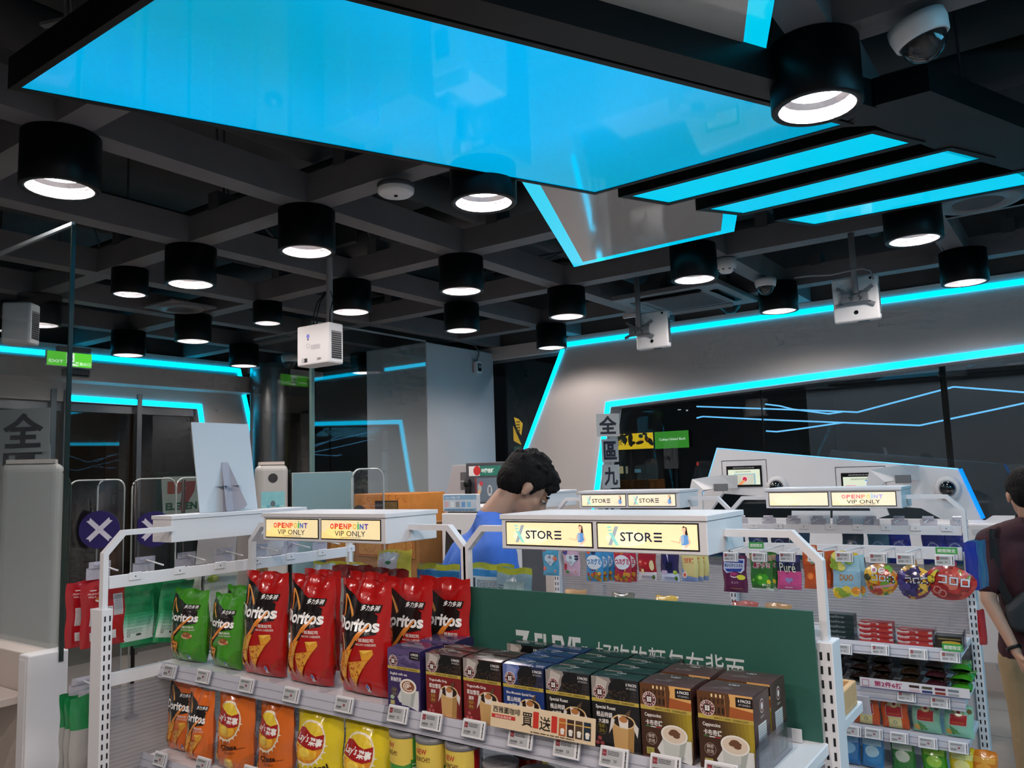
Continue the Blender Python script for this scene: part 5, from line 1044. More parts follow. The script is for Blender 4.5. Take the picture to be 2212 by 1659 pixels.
for s, (x0, n, w_) in enumerate([(-.292, 4, 'left'), (-.165, 3, 'right')]):
    for i in range(n):
        o = cr if first else copy_tree(cr); first = False
        place(o, (x0, 1.51, 1.0455 + i * .0178), 0, 'red and white carton in the %s far stack, %s from the bottom' % (w_, ORD[i]), 'red chocolate cartons on the far gondola'); o['category'] = 'carton'
a = Art(); a.text('mellow', .055, .005, .009, '9aa0a4', w=.06, al='c', shear=.2); a.ring(.025, .009, .005, .0062, '8a6a60', 12)
cr = carton('chocolate_carton', .115, .055, .0175, '20302f', a); cr['category'] = 'carton'
for i in range(5):
    o = cr if i == 0 else copy_tree(cr); place(o, (-.425, 1.51, 1.0455 + i * .0178), 0, 'dark green carton behind the near right post, %s from the bottom' % ORD[i], 'dark chocolate cartons on the far gondola')
a = Art(); a.ell(.05, .02, .03, .006, 'c9a83c', 12); a.rect(.01, .030, .08, .034, '8a7a4c')
o = carton('biscuit_box', .083, .06, .042, '2c2620', a); place(o, (-.0455, 1.51, 1.0455), 0, 'dark biscuit box at the right end of the far top shelf'); o['category'] = 'box'
pd = promo(at(1973, 1497, Y=YH - .022), .345, .034, 'd2d0d4', ' ', 'd2d0d4', 'long white discount strip in magenta on the far shelf edge')
q = Art(); q.text('第2件6折', -.125, .008, .019, 'a01c54', w=.092, bold=.03); q.rect(-.165, .006, -.142, .028, 'b0567c'); q.rect(-.163, .008, -.144, .026, 'd2d0d4')
for i in range(8): q.rect(-.012 + (i % 4) * .040, .018 - (i // 4) * .013, .020 + (i % 4) * .040, .026 - (i // 4) * .013, ['3a2420', '4a4438', '5a2038', '6c7a84', 'c9b0b4', '2c3a6c', '8a3a2c', '9aa0a4'][i])
q.rect(-.1725, 0, .1725, .0025, '3a2c64'); q.flat(M.Translation((0, -.0004, 0))).build('card_print', PAINTC, pd)
rd = random.Random(12)
def barpack(col, w=.07, d=.10, seed=0, band=None):
    mb, S = bag_mesh(w, d, .028, col, seed, col, None, 10, 10, top=.12, pinch=.02)
    b = mb.build('snack_pack', FOIL, smooth=True)
    if band: a = Art(); a.rect(-.3 * w, .45 * d, .35 * w, .62 * d, band); a.lines(-.3 * w, .3 * w, .25 * d, .4 * d, 2, 'b8a870', .5, seed); a.put(MB(), lambda x, z, e: S(x, z, e * 2 + .0006), maxlen=.012).build('pack_print', mat('bag_print_foil'), b)
    return b
n_ = 0
for (x0, col, band, nm) in [(-.45, '241c1a', '8a7a3c', 'dark brown'), (-.365, '2c201c', 'c9a83c', 'red tipped dark'), (-.285, '2c1c18', '6c6a64', 'black and grey'), (-.19, '3a2a1c', 'b5a45c', 'bronze'), (-.11, '4a1f28', 'c9b85c', 'maroon and gold'), (-.03, '3f8a1c', 'b0c43c', 'bright green')]:
    bb = barpack(col, .075, .115, n_, band); bb['category'] = 'snack pack'
    for i in range(3):
        o = bb if i == 0 else copy_tree(bb)
        place(o, (x0 + .05, 1.53 + .008 * i, .906 + i * .031), R(rd.uniform(-6, 6)), '%s foil snack pack lying on the second far shelf, %s in its pile' % (nm, ['bottom', 'middle', 'top'][i]), 'foil snack packs on the second far shelf', rx=R(-82), sc=.9)
    n_ += 1
def herb_art(w, h, k):
    a = Art(); W = lambda v: v * w; H = lambda v: v * h
    if k: a.rect(W(-.24), 0, W(.24), H(.95), 'c9bf84')
    a.rect(W(-.30), H(.36), W(.30), H(.72), 'b9a8a0'); a.rect(W(-.28), H(.38), W(.28), H(.70), 'a01c20'); a.ell(0, H(.78), W(.18), H(.13), 'b9a85c', 16); a.ell(0, H(.78), W(.14), H(.10), 'd9cfae', 14); a.ell(0, H(.77), W(.07), H(.05), 'a83a2c', 10)
    a.text('Herbal Candy', 0, H(.42), H(.06), 'c98a3c', w=W(.4), al='c')
    if k: a.rect(W(-.22), H(.05), W(.22), H(.30), 'd0c88c'); a.ring(0, H(.2), W(.05), W(.07), '4a6a7c', 10)
    else: a.ell(W(-.32), H(.15), W(.12), H(.09), 'c9a04c', 12); a.poly([(W(-.2), H(.05)), (W(-.3), H(.35)), (W(.0), H(.2))], '4a8a4c'); a.poly([(W(-.2), H(.1)), (W(.1), H(.12)), (W(-.1), H(.2))], '5a9a4c'); a.ell(W(.38), H(.82), W(.09), H(.08), '6a5a2c', 10)
    return a
for i, (x, c, k, lab) in enumerate([(-.27, 'c4501c', 1, 'orange herbal candy bag, left of the orange pair'), (-.175, 'c4501c', 1, 'orange herbal candy bag beside the green ones'), (-.075, '7fb8a0', 0, 'mint green herbal candy bag next to the orange ones'), (.025, '86bfa6', 0, 'mint green herbal candy bag at the right end of the third far shelf')]):
    o = pouch('candy_bag', .093, .125, .03, c, herb_art(.093, .125, k), 100 + i, lab, 'herbal candy bags on the third far shelf', c, cat='candy bag'); place(o, (x - .02, 1.516, .7555), R(rd.uniform(-3, 3)), rx=R(-3), sc=(.97, .9, .84))
for i, (x, c, b_, lab) in enumerate([(-.36, '2a70b0', '7ab0d8', 'blue candy bag on the lowest visible far shelf behind the post'), (-.28, '2c80c0', 'a0c8dc', 'blue candy bag with pale stripes on the lowest visible far shelf'), (-.18, '2f7a34', 'b8c8b8', 'green and white candy bag on the lowest visible far shelf'), (-.08, '3fa01c', '9ad04c', 'shiny bright green candy bag on the lowest visible far shelf'), (.005, 'd9c21c', 'e8e08a', 'yellow candy bag on the lowest visible far shelf'), (.07, 'cf7a1c', 'e0a03c', 'orange candy bag hanging over the lowest shelf end')]):
    a = Art(); a.rect(-.04, .08, .04, .10, b_); a.ell(0, .06, .03, .02, b_, 14)
    o = pouch('candy_bag', .095, .12, .04, c, a, 110 + i, lab, 'candy bags on the lowest visible far shelf', c, cat='candy bag'); place(o, (x, 1.52, .605), R(rd.uniform(-3, 3)), rx=R(-3), sc=(.82, .9, .95))
# price tags on the far shelf edges
k_ = 0
for row, (pts, kk, nm) in enumerate([([(1822, 1402), (1901, 1404), (1983, 1413), (2052, 1419)], 1, 'top'), ([(1958, 1504), (2031, 1518)], 1, 'second'), ([(1841, 1579), (1887, 1585), (1942, 1594), (2004, 1605), (2070, 1615)], 0, 'third')]):
    for i, (x, y) in enumerate(pts): price_tag(at(x, y, Y=YH - .017), 'electronic price tag on the %s visible far shelf edge, %s from the left' % (nm, ORD[i]), R(-16), k=kk, group='price tags on the far shelf edges')
for i, x in enumerate((-1.55, -1.3, -1.1, -.75, -.62)):
    o = pouch('snack_bag', .11, .09, .05, ['b08a5c', '6a6a60', 'c9a84c', 'a8524c', 'b0885c'][i], None, 130 + i, 'small pillow bag on the far shelf above the green board, %s from left' % ORD[i], 'pillow bags on the far top shelf', 'b0a890'); place(o, (x, 1.56, 1.072), R(rd.uniform(-8, 8)), rx=R(-40))
# ================================================================ THINGS ON THE CEILING
def dome_cam(p, r, lab, tilt=(0, 0)):
    t = thing('dome_camera', lab, 'camera', p); t.rotation_euler = (tilt[0], tilt[1], 0)
    MB().lathe([(0.0001, .0), (r, 0), (r * 1.02, -.3 * r), (r * .93, -.75 * r), (r * .84, -.80 * r), (r * .80, -.70 * r)], 36).build('housing', PLASTW, t, True)
    MB().lathe([(r * .80, -.72 * r), (r * .80, -.8 * r), (r * .74, -1.1 * r), (r * .52, -1.4 * r), (r * .25, -1.54 * r), (.0001, -1.57 * r)], 32).build('dome', mat('smoked_dome', hx('15181c'), .05, alpha=.75, coat=1), t, True)
    MB().ball((0, 0, -.95 * r), r * .42, r * .42, r * .42, 16, 10).build('lens_ball', PLASTG, t, True); return t
dome_cam(at(1977, 48, Z=3.02), .083, 'big white dome camera hanging at the upper right corner', (R(8), R(-14)))
dome_cam(at(1653, 603, Z=3.035), .075, 'white dome camera between the cassette and the right projector')
dome_cam(at(627, 768, Z=3.03), .095, 'white dome camera left of the left projector')
t = thing('access_point', 'round white access point hanging left of the blue panel', 'access point', at(855, 414, Z=2.99))
MB().lathe([(.0001, -.018), (.070, -.016), (.083, -.006), (.085, .012)], 40).build('cover', PLASTW, t, True); MB().lathe([(.085, .010), (.085, .032), (.0001, .034)], 40).build('base_ring', PLASTG, t, True); MB().ball((0, 0, -.02), .009, .009, .006).build('sensor', BLACK, t); MB().tube([(-.06, 0, .03), (-.07, 0, .12), (-.02, .03, .2)], .003, 6).build('cable', DUCT, t)
t = thing('smoke_detector', 'white smoke detector beside the black lamp near the cassette', 'smoke detector', at(1568, 572, Z=3.02))
MB().lathe([(.0001, -.055), (.035, -.055), (.045, -.043), (.064, -.030), (.068, -.005), (.068, .035), (.0001, .036)], 36).build('housing', PLASTW, t, True); [MB(M.Rotation(2 * pi * i / 8, 4, 'Z')).box(.045, .056, -.008, .008, -.0405, -.033).build('slot', BLACK, t) for i in range(8)]
ac = thing('air_conditioner', 'square grey ceiling cassette air conditioner above the middle projector', 'air conditioner', (-2.08, 4.34, 3.02))
bevel(MB().box(-.44, .44, -.44, .44, 0, .04).build('panel', PLASTG, ac), .006); MB().box(-.24, .24, -.24, .24, -.006, .0).build('intake_grille', DARK, ac)
for i in range(4):
    m = M.Rotation(pi / 2 * i, 4, 'Z'); MB(m).box(-.26, .26, -.37, -.31, -.003, .0).build('air_slot', BLACK, ac); MB(m @ M.Translation((0, -.30, -.001)) @ M.Rotation(R(25), 4, 'X')).box(-.26, .26, -.05, 0, -.004, 0).build('louvre', PLASTG, ac)
a = Art(); [a.rect(-.23, -.23 + .02 * i, .23, -.222 + .02 * i, '2c2e32') for i in range(23)]; a.put(MB(), lambda x, y, e: (x, y, -.0065 - e)).build('grille_lines', MATTE, ac)
for i, (x, y, r, lab) in enumerate([(390, 670, .17, 'round dark ceiling speaker above the lamps at left'), (2112, 440, .21, 'round grey ceiling diffuser at the right edge under the strips')]):
    t = thing('ceiling_diffuser', lab, 'diffuser', at(x, y, Z=3.045)); MB().lathe([(r, .02), (r, .004), (r * .93, 0), (r * .6, .0), (r * .58, .006), (.0001, .004)], 40).build('ring', PLASTG, t, True); MB().lathe([(r * .56, .002), (.0001, .002)], 32).build('grille', DUCT, t)
    MB().box(-r * 1.15, r * 1.15, -r * 1.15, r * 1.15, .018, .03).build('mounting_plate', DARK, t)
t = thing('black_dome', 'small black cylinder with a dome near the back wall light line', 'camera', at(1577, 655, Y=5.02)); MB().lathe([(.0001, .12), (.085, .12), (.085, -.04), (.06, -.06), (.04, -.085), (.0001, -.09)], 32).build('housing', BLACK, t, True); MB().tube([(0, 0, .11), (0, 0, 3.848 - t.location.z)], .02, 10).build('stem', BLACK, t)
def projector(p, w, d, h, lab, plate, dx=0, pole=.35, front=False):
    t = thing('projector', lab, 'projector', p)
    bevel(MB().box(0, w, 0, d, 0, h).build('housing', PLASTW, t), .012, 3)
    MB(M.Translation((w, 0, 0)) @ M.Rotation(pi / 2, 4, 'Z')).box(d * .18, d * .85, -.0015, .001, h * .12, h * .8).build('side_grille', PLASTG, t)
    g = MB(M.Translation((w, 0, 0)) @ M.Rotation(pi / 2, 4, 'Z'))
    for i in range(12): g.box(d * .2, d * .83, -.003, -.0012, h * (.14 + .053 * i), h * (.165 + .053 * i))
    g.build('grille_bars', BLACK, t)
    if plate:
        x0 = w * .5 + dx
        bevel(MB().box(x0 - .075, x0 + .075, -.022, -.004, h * .38, h * .66).build('mount_plate', PLASTG, t), .002)
        for s, a_ in ((-1, 35), (1, -30), (-1, -20), (1, 25)): MB(M.Translation((x0, -.01, h * .52)) @ M.Rotation(R(a_), 4, 'Y')).box(0 if s > 0 else -.12, .12 if s > 0 else 0, -.006, .002, -.010, .010).build('mount_arm', PLASTG, t)
        MB().tube([(x0 + .01, -.03, h * .6), (x0 + .01, -.03, h + pole)], .018, 12).build('pole', PLASTG, t, True)
        for q in (-.02, .03): MB().tube([(x0 + q, -.025, h * .45), (x0 + q + .012, -.03, h * .5), (x0 + q, -.03, h * .56), (x0 + q + .015, -.03, h * .62)], .004, 6).build('bracket_hook', STEEL, t, True)
        MB().box(x0 - .09, x0 + .09, -.0235, -.022, h * .4, h * .415).box(x0 - .09, x0 + .09, -.0235, -.022, h * .62, h * .635).build('plate_edge', STEEL, t)
        MB(M.Translation((w * .5, -.001, h * .2)) @ M.Rotation(pi / 2, 4, 'X')).lathe([(.0001, .002), (.012, .002), (.012, 0)], 16).build('screw_hole', BLACK, t); MB(M.Translation((w * .85, -.001, h * .92)) @ M.Rotation(pi / 2, 4, 'X')).lathe([(.0001, .002), (.008, .002), (.008, 0)], 16).build('screw_hole', BLACK, t)
        MB().box(w * .5, w * .75, d * .3, d * .7, -.002, .0).build('lens_window', LENS, t)
    if front:
        a = Art(); a.ell(w * .36, h * .72, .013, .013, '6f74d8', 16); a.ell(w * .36, h * .64, .006, .007, '3c3e44', 10); a.ring(w * .36, h * .48, .012, .014, '8a8c90', 16); a.lines(w * .45, w * .74, h * .38, h * .50, 6, '8f9196', .35, 3); a.text('NEC', w * .70, h * .16, .014, '4a4c52', w=.036, bold=.03, rot=pi, al='c')
        a.rect(w * .22, h * .08, w * .34, h * .18, '1c1d20'); a.ell(w * .20, h * .13, .014, .016, 'b4b5b8', 14); a.flat(M.Translation((0, -.0006, 0))).build('control_print', PAINTC, t)
        MB().tube([(w * .8, d * .5, h), (w * .8, d * .5, 3.846 - p.z)], .02, 12).build('pole', PLASTG, t, True)
        for q in (.4, .5, .9): MB().tube([(w * q, d * .3, h), (w * q, d * .3, h + .06), (w * q + .03, d * .3, h + .14), (w * .8, d * .5, h + .22)], .004, 6).build('cable', BLACK, t, True)
    return t
p = at(641, 793, Y=1.5); o = projector(p, .275, .12, .245, 'white projector with a blue eye hanging left of the pillar', False, front=True); o.rotation_euler = (0, R(0), R(2))
p = at(1802, 700, Y=3.4); projector(p, .262, .05, .272, 'white ceiling projector seen from its mounting side, right one', True, 0, .36)
p = at(1375, 757, Y=3.4); projector(p, .245, .05, .26, 'white ceiling projector seen from its mounting side, in front of the wall light line', True, -.09, .25)
p = at(0, 742, X=-3.9); o = projector(p, .14, .1, .21, 'white projector at the far left behind the near glass pane', False, front=False); o.rotation_euler = (0, 0, R(40))
cb2 = MB(); cb2.tube([tuple(at(*q, Y=3.35)) for q in ((1716, 600), (1745, 596), (1795, 594), (1830, 586), (1862, 580), (1880, 585), (1887, 603))], .006, 6); tag(cb2.build('projector_cable', mat('cable_grey', hx('8c8d90'), .6), smooth=True), 'pale cable looping from the ceiling to the right projector', 'cable')
# emergency exit sign
ex = thing('exit_sign', 'green lit EXIT sign with a running figure at the left', 'sign', at(100, 788, X=-6.4))
MX = M.Rotation(pi / 2, 4, 'Z'); EW, EH = .37, .125
bevel(MB(MX).box(0, EW, .001, .03, 0, EH).build('housing', PLASTW, ex), .004)
a = Art(); a.rect(.004, .004, EW - .004, EH - .004, '5fd23a'); a.rect(.158, .012, .222, EH - .010, 'dfeee0')
G_ = '2f9a34'; a.ell(.185, .098, .009, .009, G_, 14); a.poly([(.176, .088), (.198, .082), (.190, .052), (.170, .054)], G_); a.poly([(.190, .058), (.206, .040), (.224, .040), (.224, .031), (.200, .031), (.178, .050)], G_); a.poly([(.170, .056), (.184, .050), (.172, .026), (.160, .014), (.154, .020), (.164, .032)], G_); a.poly([(.176, .088), (.158, .074), (.163, .066), (.180, .078)], G_); a.poly([(.196, .084), (.212, .066), (.206, .062), (.192, .074)], G_)
a.text('EXIT', .018, .028, .024, 'd9f2d4', w=.115, bold=.03); a.text('緊急出口', .232, .018, .028, 'd9f2d4', w=.125, bold=.02)
a.poly([(.20, .012), (.26, .012), (.222, .030)], 'dfeee0'); a.flat(MX @ M.Translation((0, 0, 0))).build('lit_panel', mat('exit_backlit', None, .4, emit='col', es=.9), ex)
bevel(MB(MX).box(.09, .36, .0, .05, EH + .006, EH + .045).build('top_case', PLASTG, ex), .004); MB(MX).tube([(.2, .02, EH + .04), (.2, .02, 1.13)], .006, 8).build('hanger', PLASTG, ex)
t = thing('door_sensor', 'grey motion sensor box under the exit sign on the door header', 'sensor', at(135, 812, X=XL + .28)); bevel(MB(MX).box(0, .24, -.03, .04, 0, .07).build('housing', PLASTG, t), .012, 3); MB(MX).box(.05, .22, -.031, -.03, .008, .018).build('slit', BLACK, t)
t = thing('wall_camera', 'small white box camera fixed on the right side of the pillar', 'camera', at(1022, 806, X=-4.745)); bevel(MB(MX).box(0, .10, -.05, 0, 0, .125).build('housing', PLASTW, t), .008); MB(MX).box(.022, .078, -.053, -.05, .02, .10).build('face', BLACK, t); MB(MX @ M.Translation((.05, -.054, .07)) @ M.Rotation(pi / 2, 4, 'X')).lathe([(.008, 0), (.016, .001), (.018, 0)], 20).build('lens_ring', PLASTW, t, True)
MB(MX).tube([(.05, -.01, .125), (.09, -.01, .19), (.1, -.01, .24), (.02, -.01, .30), (-.3, -.01, .31)], .006, 6).build('cable', PLASTG, t, True)
t = thing('tube_light_end', 'small white box fixed to the beam left of the middle projector', 'light', at(1345, 688, Z=3.03)); bevel(MB().box(0, .14, 0, .03, 0, .035).build('housing', PLASTW, t), .004)

# ================================================================ NEAR GLASS SCREEN AND COUNTER AT THE LEFT
gp_ = thing('glass_screen', 'near clear glass screen standing on the white half wall at the left', 'glass partition', (-2.67, -.18, 0))
MB().box(-3.2, 0, -.004, .004, 1.06, 2.70).build('glass_pane', GLASS, gp_); MB().box(-.004, .004, -.006, .010, 1.06, 2.70).build('pane_edge', EDGE, gp_); MB().box(-3.2, 0, -.006, .006, 2.698, 2.712).build('top_edge', mat('rail_alu'), gp_)
hw = thing('half_wall', 'white half wall with a rounded end panel under the near glass screen', 'counter', (-2.67, -.18, 0))
HW = mat('half_wall_paint', hx('c7bcb4'), .45)
bevel(MB().box(-3.2, -.02, -.07, .02, 0, 1.09).build('panel', HW, hw), .004); bevel(MB().box(-.075, .0, -.11, .03, 0, 1.10).build('end_post', PAINT, hw), .006, 3); bevel(MB().box(-.062, -.010, -.114, -.11, .05, 1.085).build('end_plate', PAINT, hw), .003)
bevel(MB().box(-3.2, -.08, -.42, -.075, .925, .955).build('shelf_board', HW, hw), .004); MB().box(-3.2, -.08, -.38, -.08, .3, .32).build('lower_board', HW, hw)
def paper(p, yaw, s, ch, lab, sx=1):
    o = MB(M.Rotation(yaw, 4, 'Z')).box(-s / 2 * sx, s / 2 * sx, 0, .002, -s / 2, s / 2).build('paper_sign', mat('paper_sign', hx('b2bcc0'), .6)); o.location = p; tag(o, lab, 'sign', 'printed character signs')
    a = Art(); a.text(ch, 0, -s * .40, s * .80, '2c3040', w=s * .78 * sx, al='c', bold=.03); a.flat(M.Rotation(yaw, 4, 'Z') @ M.Translation((0, -.0005, 0))).build('character', MATTE, o)
for i, (ch, y) in enumerate((('全', 930), ('區', 1010))):
    p_ = at(50, y, X=-5.0); s_ = .178 * (p_ - CAM).length / (at(50, y, Y=-.165) - CAM).length; paper(p_, R(28), s_, ch, 'big paper sign behind the near glass screen, ' + ['upper one', 'lower one half hidden'][i], 1.32)
for i, (ch, x, y, yw, sx) in enumerate((('全', 1313, 918, 33, 1), ('區', 1318, 973, 65, .9), ('九', 1320, 1029, 62, .9), ('折', 1320, 1082, 60, .9))): paper(at(x, y, Y=5.12), R(yw), .218, ch, 'paper sign hanging at the window corner, ' + ['top one', 'second from the top', 'third from the top', 'lowest one'][i], sx)
MB().tube([tuple(at(1314, 895, Y=5.14)), tuple(at(1322, 1100, Y=5.14))], .002, 5).build('sign_string', PLASTG, wn)

# ================================================================ ENTRANCE GATES
def gate_glass(y0, y1, lab, x=-5.5, zt=1.735):
    t = thing('glass_gate', lab, 'gate', (x, (y0 + y1) / 2, 0), 0, 'glass gate panels at the entrance'); w = (y1 - y0) / 2; r = min(.07, w * .6); pts = [(-w, .0), (w, .0)] + [(w - r + r * sin(a_), zt - r + r * cos(a_)) for a_ in (pi / 2 - pi / 2 * i / 6 for i in range(7))] + [(-w + r - r * sin(a_), zt - r + r * cos(a_)) for a_ in (pi / 2 * i / 6 for i in range(7))]
    MB().prism(pts, -.005, .005, 'X').build('glass', ACRYL, t); MB().tube([(0, *q) for q in pts + [pts[0]]], .006, 6).build('bright_edge', mat('glass_rim', hx('aab4b2'), .15), t, True); return t
gs = [(1.19, 1.60), (1.42, 1.62), (1.66, 2.02), (2.05, 2.30), (.85, 1.12), (2.34, 2.62)]
for i, (a_, b_) in enumerate(gs): gate_glass(a_, b_, 'rounded glass gate panel at the entrance, ' + ['behind the cross sign', 'narrow one overlapping the first', 'behind the header box left end', 'beside the black post', 'left of the cross sign', 'right of the poster board'][i], -5.5 - .04 * (i % 2))
for i, y in enumerate((2.03, 1.64)):
    t = thing('gate_post', 'thin dark gate post at the entrance, ' + ['right one', 'left one'][i], 'post', (-5.41, y, 0)); MB().tube([(0, 0, 0), (0, 0, 1.72)], .014, 12).build('pole', BLACK, t, True); MB().lathe([(.0001, .02), (.045, .02), (.045, 0)], 20).build('foot', BLACK, t, True)
for i, (x, y) in enumerate(((215, 1144), (332, 1143))):
    t = thing('cross_sign', ['round purple sign with a white cross on the entrance gate, fully visible', 'round purple sign with a white cross half hidden by the left header box'][i], 'sign', at(x, y, X=-5.4)); m = M.Rotation(R(52), 4, 'Z')
    MB(m @ M.Rotation(pi / 2, 4, 'X')).lathe([(.0001, .004), (.135, .004), (.135, -.004), (.0001, -.004)], 40).build('disc', mat('purple_disc', hx('23195c'), .4), t)
    a = Art()
    for s in (-1, 1): a.poly([(u * .0141 * 1.0 + v * .085 if 0 else (u * cos(R(45 * s)) - v * sin(R(45 * s))), u * sin(R(45 * s)) + v * cos(R(45 * s))) for u, v in ((-.105, -.017), (-.095, 0), (-.105, .017), (.105, .017), (.095, 0), (.105, -.017))], 'c9c8d8')
    a.flat(m @ M.Translation((0, -.005, 0))).build('cross', MATTE, t); MB().tube([(0, 0, 0), (-.09, .0, 0)], .012, 8).box(-.0945, -.088, -.05, .05, -.06, .06).build('bracket', BLACK, t)
for i, (px, X, w, lab) in enumerate([(70, -4.2, .30, 'big rounded grey gate cabinet behind the near glass screen'), (586, -4.6, .23, 'narrow grey gate cabinet with a poster beside the poster board')]):
    p = at(px, 1010, X=X); zt = p.z + .02; t = thing('gate_cabinet', lab, 'gate', (X, p.y, 0))
    bevel(MB(M.Rotation(R(60), 4, 'Z')).box(-w / 2, w / 2, -.09, .09, 0, zt).build('housing', mat('cabinet_grey', hx('a9a9a6'), .35), t), .045, 5)
    MB(M.Rotation(R(60), 4, 'Z')).box(-w * .38, w * .38, -.07, .07, zt, zt + .022).build('top_cover', HW, t)
    if i:
        a = Art(); a.ell(0, zt - .10, .035, .035, '2c2c2e', 20); a.rect(-.085, zt - .52, .085, zt - .20, '8fc4c8'); a.rect(-.085, zt - .30, .085, zt - .20, '7ab8c0'); a.poly([(-.05, zt - .30), (.05, zt - .30), (0, zt - .44)], '5aa4b4'); a.ell(0, zt - .29, .018, .024, '5a6a70', 12); a.poly([(-.022, zt - .31), (.022, zt - .31), (.030, zt - .46), (-.030, zt - .46)], '9ab0b4'); a.lines(-.06, .06, zt - .50, zt - .475, 2, '4a5a60', .5); a.ell(0, zt - .62, .075, .075, '23195c', 24); a.poly([(-.03, zt - .62), (.03, zt - .62), (0, zt - .56)], 'c9c8d8')
        a.flat(M.Rotation(R(60), 4, 'Z') @ M.Translation((0, -.0915, 0))).build('poster', MATTE, t)
    MB(M.Rotation(R(60), 4, 'Z')).tube([(w * .62, -.05, .1), (w * .62, -.05, zt - .12), (w * .55, -.05, zt - .05), (0, -.05, zt - .02)], .008, 8).build('glass_rim', EDGE, t, True)
fp = thing('frosted_screen', 'frosted pale blue glass panel standing right of the narrow gate cabinet', 'glass partition', (-4.46, 2.64, 0)); bevel(MB().box(-.005, .005, -.31, .31, .2, 1.742).build('panel', FROST, fp), .003); MB().tube([(0, -.31, .2), (0, -.31, 1.742), (0, .28, 1.744), (0, .31, 1.72), (0, .31, .2)], .005, 6).build('rim', mat('glass_rim'), fp)
gate_glass(at(760, 1015, X=-3.4).y, at(828, 1015, X=-3.4).y, 'rounded glass gate panel with a dark edge in front of the orange cabinet', -3.4, at(790, 1013, X=-3.4).z)
# shop sign outside the entrance
sg = thing('shop_sign', 'white lit shop sign with a big seven outside the entrance doors', 'sign', at(347, 1150, X=-8.6)); ma = MX
q = at(347, 1112, X=-8.6); sg.location = (-8.6, q.y, at(347, 1112, X=-8.6).z)
bevel(MB(ma).box(-.06, .62, .001, .08, -.04, .50).build('green_case', mat('sign_green', hx('2a4a38'), .5), sg), .02); MB().tube([(-.05, .3, 0), (-.05, .3, -sg.location.z)], .05, 10).build('pole', BLACK, sg)
a = Art(); a.poly([(.03, 0), (.50, 0), (.54, .42), (.50, .45), (.03, .45), (0, .42)], 'b9bcb0'); a.poly([(.08, .24), (.08, .39), (.24, .39), (.30, .31), (.24, .24)], 'a85238'); a.poly([(.26, .39), (.46, .39), (.44, .26), (.36, .14), (.33, .04), (.24, .04), (.26, .18), (.33, .31), (.25, .36)], '9c3c38'); a.text('ELEVEN', .06, .045, .09, '2c5a40', w=.42, bold=.05)
a.flat(ma).build('sign_face', mat('sign_dim', None, .4, emit='col', es=.30), sg)
# road signs seen through the back window
for nm, (x0, y0, x1, y1), c, txt, tc_, lab in (('bank_sign', (1415, 920, 1492, 964), '3a8a2c', 'Cathay United Bank', 'd8e8d0', 'green lit bank sign with white lettering beyond the back window'), ('yellow_sign', (1300, 925, 1415, 968), 'e0b81c', '華銀行', '3a3014', 'yellow lit sign with dark leaves beyond the back window')):
    a0 = at(x0, y1, Y=9.4); b0 = at(x1, y0, Y=9.4); W_, H_ = b0.x - a0.x - .04, b0.z - a0.z - .02
    t = thing(nm, lab, 'sign', (a0.x, 9.4, a0.z - .04)); MB(M.Rotation(0, 4, 'Z')).box(0, W_, .001, .12, 0, H_).build('case', BLACK, t); MB().tube([(W_ * .5, .10, .1), (W_ * .5, .10, -2.0 - (a0.z - 2.0))], .05, 10).build('pole', BLACK, t)
    a = Art(); a.rect(0, 0, W_, H_, c)
    if nm == 'bank_sign': a.text(txt, W_ * .13, H_ * .42, H_ * .19, tc_, w=W_ * .78, bold=.01)
    else:
        a.text(txt, W_ * .05, H_ * .28, H_ * .42, tc_, w=W_ * .55); rd = random.Random(9)
        for i in range(26): x, y = W_ * rd.uniform(.05, .95), H_ * rd.uniform(.35, 1.0) if i < 18 else H_ * rd.uniform(.7, 1.02); a.ell(x, y, .035 * rd.uniform(.5, 1.4), .06 * rd.uniform(.5, 1.3), '151510', 9, rd.uniform(0, 3))
        a.text('2017', W_ * .72, H_ * .48, H_ * .14, 'b5602c', w=W_ * .2)
    a.clip(0, W_); a.flat(M()).build('lit_face', mat('road_sign_lit', None, .4, emit='col', es=1.0), t)
a0 = at(1110, 965, Y=9.4); t = thing('yellow_sign', 'small yellow lit sign beyond the glass left of the slanted light line', 'sign', (a0.x, 9.4, a0.z)); MB().box(0, .30, .001, .1, 0, .52).build('case', BLACK, t); MB().tube([(.2, .08, .1), (.2, .08, -a0.z)], .04, 10).build('pole', BLACK, t); a = Art(); a.poly([(0, .1), (.16, .02), (.0, .36)], 'c99c1c'); a.poly([(.02, .50), (.12, .46), (.20, .38), (.16, .18), (.06, .34)], 'd9ac24'); a.lines(.06, .14, .25, .45, 4, '3a3014', .6); a.rect(0, -.24, .16, 0, '1c4a34'); a.text('Cathay', .04, -.1, .05, 'a8b8a0', w=.11); a.flat(M()).build('lit_face', mat('road_sign_lit'), t)
for i, (x0, y0, x1, y1, c) in enumerate([(1336, 1007, 1345, 1023, 'b5a87c'), (1352, 1007, 1363, 1023, '8a8878'), (1370, 1013, 1383, 1021, '4a7a8a'), (1464, 884, 1470, 886, 'ffffff'), (1482, 885, 1485, 888, 'e8e8f0'), (1505, 998, 1508, 1006, 'c03028')]):
    a0 = at(x0, y1, Y=10.2); b0 = at(x1, y0, Y=10.2); MB().col(c).box(a0.x, b0.x, 10.2, 10.22, a0.z, b0.z).build('lit_window', mat('far_lit', None, .4, emit='col', es=.6), nb)
